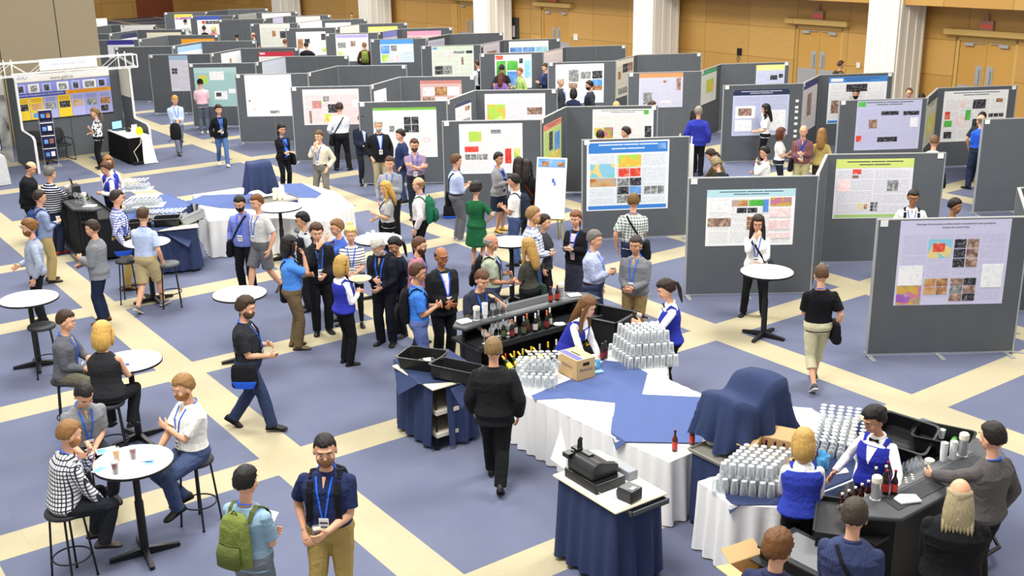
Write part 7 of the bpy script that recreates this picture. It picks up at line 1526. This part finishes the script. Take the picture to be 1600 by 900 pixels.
P('man in grey sweater and brown trousers holding a plastic cup', (993, 369), 200, top='shirt', tc='#73757a', bc='#85704a', hair='short', hc='#3c322a', R_='low', L_='low', lan=1, b=1.12, skin=DS, h=1.76)
P('man in green and white plaid shirt reading the large blue-titled poster', (990, 302), 3, top='tee', tc='#e6ebe4', tp='plaid', tc2='#1f4a44', bot='jeans', bc='#2c3450', hair='short', hc='#6e5028', R_='hold', L_='down', lan=2, h=1.84, bag=('#15161a', '#15161a', 1, 'black bag of the man in green plaid shirt'), hold=[(1, 'dark', 'dark beer held by the man in green plaid shirt')])
# ---- group in the middle
P('long-haired dark man in bright blue shirt and brown trousers, hand at his mouth', (453, 369), 85, top='polo', tc='#4a86dc', bc='#6a5a40', hair='bob', hc='#161210', R_='mouth', L_='hold', lan=1, skin=DS, h=1.8, shoe='#6b5a44', bag=('#17181c', '#17181c', -1, 'black bag of the long-haired man in bright blue'))
P('young man in black hooded jacket eating', (494, 350), 172, top='hoodie', tc='#17181c', inner='#3a3d40', bot='jeans', bc='#15171c', hair='tousled', hc='#4a2c1a', R_='mouth', L_='low', lan=1, h=1.82, hold=[(-1, 'napkin', 'napkin held by the man in black hooded jacket')])
P('young man with black hair, glasses and black vest looking left', (470, 332), 262, top='tee', tc='#b9bcc0', vest='#1c1d22', bc='#1c1d22', hair='tousled', hc='#0f0d0d', glasses=1, lan=1, skin='#dca87e', R_='down', L_='down', h=1.72)
P('man with glasses in blue shirt wiping his mouth', (524, 343), 250, top='shirt', tc='#4a68c0', bc='#22252e', hair='short', hc='#7c5a38', glasses=1, R_='down', L_='mouth', lan=1, h=1.76)
P('blonde woman with topknot in navy and white striped shirt', (547, 354), 185, sex='f', h=1.70, top='tee', tc='#eceaea', tp='hstripe', tc2='#2a2f4c', bc='#17181c', bot='leggings', hair='topbun', hc='#dcc27c', R_='low', L_='low', lan=1, shoe='#1b1c20')
P('waitress with wavy blonde hair in blue waistcoat holding a snack bowl', (535, 400), 62, sex='f', h=1.68, top='waiter', tc='#f6f6f6', vest='#2c349c', bc='#121315', hair='bob', hc='#b8934c', R_='hold', L_='hold', lan=0, b=1.05, skin=LSk)
P('white-haired man in black shirt with lanyard taking a snack', (586, 376), 205, top='shirt', tc='#1b1f2c', bc='#16181f', hair='tousled', hc='#bdb9b0', beard='#b9b5ac', R_='hold', L_='low', lan=1, hp=34, bend=10, h=1.82, b=1.12, pack=('#1a1b20', '#15161a', 'black backpack on the white-haired man'))
P('dark-haired woman with glasses behind the white-haired man', (613, 372), 235, sex='f', h=1.64, top='cardigan', tc='#1d2230', bc='#17181c', hair='lowpony', hc='#14100f', glasses=1, R_='down', L_='down', lan=0, inner='#b4c0dc', hp=18, skin=DS)
P('bearded man with glasses in dusty red shirt, hands on hips', (657, 370), 95, top='tee', tc='#a8707e', bc='#2c3040', hair='buzz', hc='#5a3a22', beard='#4c2e1c', glasses=1, R_='hips', L_='hips', lan=1, bend=6, h=1.76)
P('man with glasses in bright blue polo with black backpack at the navy trolley', (654, 411), 88, top='polo', tc='#3c78d4', bot='jeans', bc='#5e6ea4', hair='short', hc='#4a2c1a', glasses=1, R_='hold', L_='hold', lan=2, h=1.78, pack=('#141519', '#101114', 'black backpack on the man in bright blue polo'), skin=DS)
P('balding brown-skinned man in black suit and pink shirt', (690, 387), 155, top='jacket', tc='#191a1d', bc='#17181b', hair='bald', hc='#1a1412', glasses=1, R_='low', L_='clasp', lan=1, inner='#ecd4e4', skin='#a8704a', h=1.80, b=1.08)
P('man in dark navy tee leaning on the centre bar with head in hand', (756, 424), 150, top='tee', tc='#2c3040', bc='#22242c', hair='short', hc='#5a3a24', R_='table', L_=(.12, .26, 1.46), lan=1, bend=18, hp=14, h=1.76)
P('balding man in sage tee with black backpack and a drink', (769, 365), 95, top='tee', tc='#a3ac98', bot='jeans', bc='#3a4460', hair='bald', hc='#8f8a82', R_='low', L_='hold', lan=1, skin=DS, h=1.78, b=1.1, pack=('#17181c', '#121316', 'black backpack on the balding man in sage tee'), hold=[(1, 'clear', 'empty glass held by the man in sage tee')])
# ---- centre bar
P('long-haired barmaid in blue waistcoat reaching for glasses behind the centre bar', (922, 465), 118, sex='f', h=1.72, top='waiter', tc='#f6f6f6', vest='#2a3298', bc='#121315', hair='long', hc='#6e4a28', R_=(.10, .40, 1.0), L_=(.20, .46, 1.0), lan=0, bend=30, hp=4, skin=LSk)
P('server with dark ponytail in blue waistcoat pouring beer', (1036, 438), 262, sex='f', h=1.74, top='waiter', tc='#f6f6f6', vest='#2a3298', bc='#101113', hair='pony', hc='#2a1812', R_=(.05, .36, 1.10), L_=(.22, .42, 1.28), lan=0, bend=6, hp=16, bow=1, hold=[(1, 'dark', 'full dark beer held by the pouring server')])
P('short-haired man in black suit seen from behind, left of the glasses table', (771, 527), 5, top='jacket', tc='#1a1b1e', bc='#141517', hair='short', hc='#7c6440', R_='down', L_='downf', lan=0, inner='#7a86c8', legs='walkl', h=1.82, b=1.1)
P('man in black polo walking with a black and blue bag', (386, 464), 105, top='polo', tc='#26282c', bot='jeans', bc='#2e3a58', hair='tousled', hc='#3a281c', beard='#5a4232', R_='low', L_='hold', lan=1, legs='walk', h=1.82, b=1.12, hp=12, bag=('#17181c', '#2456c8', 1, 'black and blue conference bag of the walking man in black polo'), hold=[(1, 'phone', 'phone in the hands of the man in black polo')])
# ---- front
P('man in navy polo with grey-black backpack straps holding a dark beer, lower middle', (506, 680), 196, top='polo', tc='#232c50', bc='#a08a52', hair='buzz', hc='#1d1613', beard='#8a6248', R_='pocket', L_='low', lan=1, h=1.92, b=1.06, hy=-14, pack=('#1b1c20', '#17181b', 'black backpack worn by the man in navy polo'), hold=[(-1, 'dark', 'dark beer with foam held by the man in navy polo')], legs='relax')
P('black-haired man in light blue tee with an olive green backpack', (384, 728), 40, top='tee', tc='#86a4b8', bot='jeans', bc='#6a727c', hair='short', hc='#141110', R_='hold', L_='low', lan=2, h=1.80, pack=('#6e7a3c', '#565f30', 'olive green backpack at the lower left centre'), hold=[(1, 'paper', 'notebook held by the man with olive backpack')])
# ---- right bar
P('blonde barmaid in blue waistcoat seen from behind at the right glasses table', (1257, 670), 352, sex='f', h=1.64, top='waiter', tc='#f6f6f6', vest='#2f3ea4', bc='#141416', hair='bob', hc='#c29a54', R_='hold', L_='reachd', lan=0, bend=10, b=1.14, skin=LSk)
P('dark-haired barmaid with glasses, bow tie and blue waistcoat at the right bar', (1361, 638), 205, sex='f', h=1.72, top='waiter', tc='#f6f6f6', vest='#28309a', bc='#121315', hair='bun', hc='#120f10', glasses=1, bow=1, R_=(.36, .16, .98), L_=(.40, .38, 1.10), lan=0, hy=25, hp=22, hold=[(-1, 'blue', 'blue cup in the hand of the bow-tied barmaid')], skin=DS)
P('man in charcoal shirt with blue lanyard standing at the right end of the bar', (1551, 660), 305, top='shirt', tc='#5a5757', bc='#15161a', hair='short', hc='#1e1714', R_='down', L_='reach', lan=2, h=1.84, b=1.08)
P('balding man with long grey-blond hair in a black coat seen from behind', (1502, 748), 355, top='jacket', tc='#16171a', bc='#121315', hair='baldlong', hc='#a89a78', R_='low', L_='low', lan=0, h=1.80, b=1.2)
P('short-haired man in dark blue patterned shirt with strap, at the bottom edge', (1338, 779), 8, top='shirt', tc='#3b4468', tp='vstripe', tc2='#343c5c', bc='#1c1d22', hair='short', hc='#3f3428', R_='low', L_='low', lan=0, h=1.84, b=1.12, bag=('#1c1d22', '#1c1d22', 1, 'dark bag of the man in dark blue patterned shirt'))
P('brown-haired person in navy hooded jacket at the bottom edge', (1219, 829), 25, top='hoodie', tc='#2a3150', bc='#1c1d22', hair='tousled', hc='#6a4420', R_='down', L_='down', lan=2, h=1.86)
# ---- right side
P('woman in white sweater and black trousers eating at the tall white table', (1185, 337), 182, sex='f', h=1.72, top='shirt', tc='#f2f0ec', bc='#15161a', hair='long', hc='#33201a', R_='mouth', L_='low', lan=1, glasses=1, legs='wide', shoe='#1b1c20', bag=('#1b1c20', '#1b1c20', -1, 'black bag of the woman in white sweater'))
P('man in black tee and khaki cropped trousers walking away with a drink', (1284, 413), 345, top='tee', tc='#131418', bot='cropped', bc='#c5c09e', hair='buzz', hc='#5a3e28', R_='down', L_='hold', lan=2, legs='walk', h=1.78, shoe='#3a3c42', bag=('#15161a', '#15161a', 1, 'black bag of the man in khaki cropped trousers'), hold=[(-1, 'dark', 'dark drink held by the man in khaki cropped trousers')])
P('man with glasses, white shirt and backpack straps behind the lavender poster board', (1428, 297), 175, top='polo', tc='#f0f0ee', bc='#22252e', hair='short', hc='#241812', glasses=1, R_='down', L_='down', lan=1, skin=BR, pack=('#2a2420', '#221d1a', 'brown-black backpack on the man with glasses behind the lavender poster'))
P('black-haired man looking right behind the lavender poster board', (1495, 310), 95, top='tee', tc='#2c3034', bc='#22252e', hair='short', hc='#141010', R_='down', L_='down', lan=0, skin=BR, h=1.72)
P('man in pale grey shirt and jeans with a black sling bag', (1461, 211), 5, top='shirt', tc='#c9ccd8', bot='jeans', bc='#5d7ea6', hair='buzz', hc='#6e5030', R_='hold', L_='hold', lan=0, h=1.82, bag=('#15161a', '#15161a', 1, 'black sling bag of the man in pale grey shirt'))
P('balding man in cobalt polo and navy trousers reading the map poster', (1533, 179), 320, top='polo', tc='#2c5cd0', bc='#242c44', hair='bald', hc='#6e5a48', R_='down', L_='belly', lan=0, legs='wide', h=1.80, b=1.08, tuck=1)
P('dark-haired man behind the cobalt polo man', (1536, 175), 20, top='tee', tc='#2c3038', bc='#22252e', hair='short', hc='#17120f', lan=0)
P('grey-haired man in bright blue blazer seen from behind', (1092, 166), 8, top='jacket', tc='#2c3498', bc='#16171c', hair='short', hc='#8a8378', R_='down', L_='down', lan=0, inner='#d8b0c0', h=1.80, b=1.1)
P('dark-haired woman in black left of the blue blazer', (1085, 171), 330, sex='f', h=1.66, top='cardigan', tc='#16161a', bc='#16171c', hair='long', hc='#17110f', lan=0)
P('woman with dark curly hair in white top before the lavender-blue poster', (1196, 163), 262, sex='f', h=1.68, top='tee', tc='#f2f2f0', bc='#17181d', hair='long', hc='#120e0d', R_='low', L_='low', lan=1)
P('woman with brown bob in white top gesturing', (1222, 200), 85, sex='f', h=1.64, top='tee', tc='#ece9e4', bc='#222734', hair='bob', hc='#5a3422', R_='hold', L_='low', lan=0, skin=LSk)
P('balding man in reddish plaid shirt with lanyard and dark bag', (1256, 196), 185, top='shirt', tc='#8a5a58', tp='plaid', tc2='#5c3e48', bc='#a8a078', hair='bald', hc='#9a7a50', R_='low', L_='hold', lan=1, bag=('#17181c', '#243a8c', 1, 'black conference bag of the man in reddish plaid'))
P('woman with long light brown hair in mustard top seen from behind', (1285, 201), 5, sex='f', h=1.66, top='shirt', tc='#b09a5c', bc='#3a3428', hair='long', hc='#8a6434', lan=0)
P('dark-haired woman with glasses in white cardigan behind the board', (1194, 229), 262, sex='f', h=1.64, top='cardigan', tc='#f0eeea', inner='#e4dcc0', bc='#22252e', hair='short', hc='#1a1311', glasses=1, R_='hold', L_='chin', lan=1, bag=('#4c2c2c', '#4c2c2c', 1, 'dark red bag of the woman in white cardigan'))
P('woman with dark hair in olive-brown jacket leaning on the board', (1107, 234), 300, sex='f', h=1.66, top='shirt', tc='#5c5238', bc='#22252e', hair='lowpony', hc='#2a1c14', R_='reach', L_='reach', lan=0, bend=28, hp=20)
P('person with curly grey-blond hair bending down behind the board', (1117, 249), 330, sex='f', h=1.66, top='tee', tc='#22262c', bc='#22252e', hair='curly', hc='#8a7c58', R_='reach', L_='low', lan=0, bend=34, hp=24)
P('dark-bearded man looking over the crest poster board', (1338, 139), 178, top='tee', tc='#2c3038', bc='#22252e', hair='short', hc='#15110f', beard='#15110f', skin=DS, lan=0)
P('balding man with glasses before the nearest white column', (1421, 138), 180, top='shirt', tc='#4a4e5c', bc='#22252e', hair='receding', hc='#5a3a28', glasses=1, lan=0)
P('person with dark hair right of the man with glasses by the column', (1441, 146), 355, sex='f', h=1.62, top='tee', tc='#2c3038', bc='#22252e', hair='short', hc='#17120f', lan=0)
P('man with backpack passing the double doors', (1315, 95), 70, top='tee', tc='#6a5a48', bc='#3a342c', hair='short', hc='#4a2c1a', lan=0, pack=('#3c3428', '#2c261e', 'brown backpack on the man by the double doors'), skin=DS)
P('grey-haired man in dark blazer before the rock photograph poster', (877, 121), 110, top='jacket', tc='#33363c', bc='#22252e', hair='short', hc='#bab2a4', lan=1, inner='#b8c4e4', R_='down', L_='down', h=1.82)
P('person with dark bob in navy top, back to us, between two men in blazers', (896, 138), 5, sex='f', h=1.66, top='tee', tc='#222a44', bc='#1c1d22', hair='bob', hc='#1f1714', lan=0)
P('bearded man in dark blazer before the rock photograph poster', (920, 126), 265, top='jacket', tc='#2a2f38', bc='#22252e', hair='short', hc='#17120f', beard='#17120f', glasses=1, lan=1, inner='#c4d0ec', h=1.82)
P('man in navy shirt with lanyard looking left by the green block poster', (851, 99), 250, top='shirt', tc='#262e4c', bc='#22252e', hair='short', hc='#4a2c1c', lan=1, R_='hold', L_='hold', skin=LSk, h=1.8)
P('man in lime green shirt before the green block poster', (811, 106), 240, top='shirt', tc='#a4c06c', bc='#3a3c42', hair='short', hc='#8a6038', lan=1, R_='hold', L_='down')
P('dark-haired man facing the green block poster', (784, 101), 0, top='tee', tc='#26282e', bc='#22252e', hair='short', hc='#231a15', lan=0)
P('woman with auburn curls in purple top with a bag', (783, 113), 15, sex='f', h=1.66, top='shirt', tc='#8a62a4', bc='#33303c', hair='long', hc='#5e2c20', lan=0)
P('man in white shirt with black backpack at the board edge by the green block poster', (746, 94), 320, top='shirt', tc='#e6e6ea', bc='#17181c', hair='short', hc='#3a2418', lan=0, legs='relax', pack=('#1a1b20', '#1a1b20', 'black backpack by the pale green poster'))
P('man in black and white checked scarf at the board edge', (1020, 158), 100, top='shirt', tc='#e0e0e0', tp='plaid', tc2='#17181c', bc='#22252e', hair='short', hc='#3c2418', lan=0)
P('dark-haired head below the white poster, left one', (938, 203), 0, top='tee', tc='#33363c', bc='#22252e', hair='short', hc='#2c2018', lan=0, h=1.7)
P('dark-haired man looking left below the white poster, right one', (977, 198), 275, top='tee', tc='#33363c', bc='#22252e', hair='short', hc='#1c1512', lan=0, h=1.74)
P('blond head just showing above the board under the beige diagram poster', (963, 159), 0, top='tee', tc='#5c6066', bc='#22252e', hair='short', hc='#c2a468', lan=0)
P('person in dark red with a green backpack before the violet-titled poster', (569, 66), 0, top='shirt', tc='#3a1e1e', bc='#22252e', hair='short', hc='#8a5e30', lan=0, pack=('#7a8a3c', '#5c6a30', 'green backpack before the violet-titled poster'))
P('man in black tee bending before the pale lilac poster', (478, 66), 0, top='tee', tc='#17181c', bc='#22252e', hair='short', hc='#14100f', lan=0, R_='hips', L_='hips', bend=8)
P('head in front of the grey-green poster, left one', (445, 61), 15, top='tee', tc='#3c4652', bc='#22252e', hair='buzz', hc='#6a3a24', lan=0)
P('man in white with tousled hair by the grey-green poster', (456, 56), 60, top='shirt', tc='#eeeeec', bc='#22252e', hair='tousled', hc='#4c3018', lan=0)
P('balding head behind the boards at the upper left', (395, 51), 300, top='tee', tc='#3c4652', bc='#22252e', hair='bald', hc='#6a4a30', lan=0)
P('dark-haired head behind the boards, left of the balding one', (369, 53), 330, sex='f', h=1.64, top='tee', tc='#5a4a44', bc='#22252e', hair='short', hc='#1c1613', lan=0)
P('dark-haired man in pale grey before the yellow and purple poster', (289, 30), 0, top='shirt', tc='#c9ccc4', bc='#22252e', hair='short', hc='#12100f', lan=0)
P('dark-haired woman in black before the blue-titled poster far upper left', (318, 41), 330, sex='f', h=1.62, top='tee', tc='#15161a', bc='#22252e', hair='topbun', hc='#17120f', lan=0)
P('blond person before the blue-titled poster far upper left', (334, 41), 30, sex='f', h=1.60, top='tee', tc='#c86a6a', bc='#22252e', hair='bob', hc='#e2c07a', lan=0)
P('person with red-brown hair by the wood wall near the fourth column', (549, 20), 180, top='tee', tc='#b09a7a', bc='#22252e', hair='short', hc='#7a2e20', lan=0)
# snack bowl held by the waitress
p = at(563, 440, 1.14); o = thing('snack_bowl', 'white bowl of pale snacks held between the waitress and white-haired man', 'bowl', (p.x, p.y, 1.12)); mb = MB(); mb.lathe([(.05, 0), (.11, .035), (.17, .07), (.172, .078), (.16, .074), (.10, .045), (.001, .04)], 28, closed=False); mb.lathe([(.05, 0), (.001, 0)], 28, closed=False); mb.build('bowl_body', mat('china', '#f2f1ec', .2), o, smooth=True)
mb = MB(); rnd = random.Random(2)
for i in range(70): a, r_ = rnd.uniform(0, 6.28), .13*math.sqrt(rnd.random()); mb.ball((r_*math.cos(a), r_*math.sin(a), .062+.02*(1-r_/.13)+rnd.uniform(0, .012)), .014, None, 6, 4)
s = mb.build('snacks', mat('snack_cream', '#ead9a0', .7), o, smooth='all'); s['kind'] = 'stuff'
# black backpack held by the man in pale blue shirt
p = at(275, 203, 1.0); o = thing('backpack', 'black backpack held in front by the man in pale blue shirt', 'backpack', (p.x, p.y-.06, .74), .1); mb = MB(); mb.tube([(0, 0, 0), (0, 0, .06), (0, 0, .3), (0, 0, .42), (0, 0, .46)], [(.12, .07), (.155, .10), (.15, .10), (.12, .07), (.06, .04)], 16, ref=(1, 0, 0)); mb.build('pack_body', cloth('#17181c'), o, smooth='all'); mb = MB(); mb.tube([(-.03, 0, .45), (-.03, 0, .52), (.03, 0, .52), (.03, 0, .45)], .01, 6); mb.tube([(-.1, -.05, .02), (-.22, -.1, -.04)], .012, 6); mb.tube([(.1, -.05, .02), (.2, -.1, -.06)], .012, 6); mb.build('carry_strap', cloth('#101114'), o)
# bottle being poured
p = at(990, 487, 1.32); bottle(p.x, p.y, 1.30, 'brown bottle tilted in the pouring server’s raised hand', None, '#3a160a', '#c9c4ba', '#caa23a', .25, .031, 0, (R(0), R(115), R(20)))
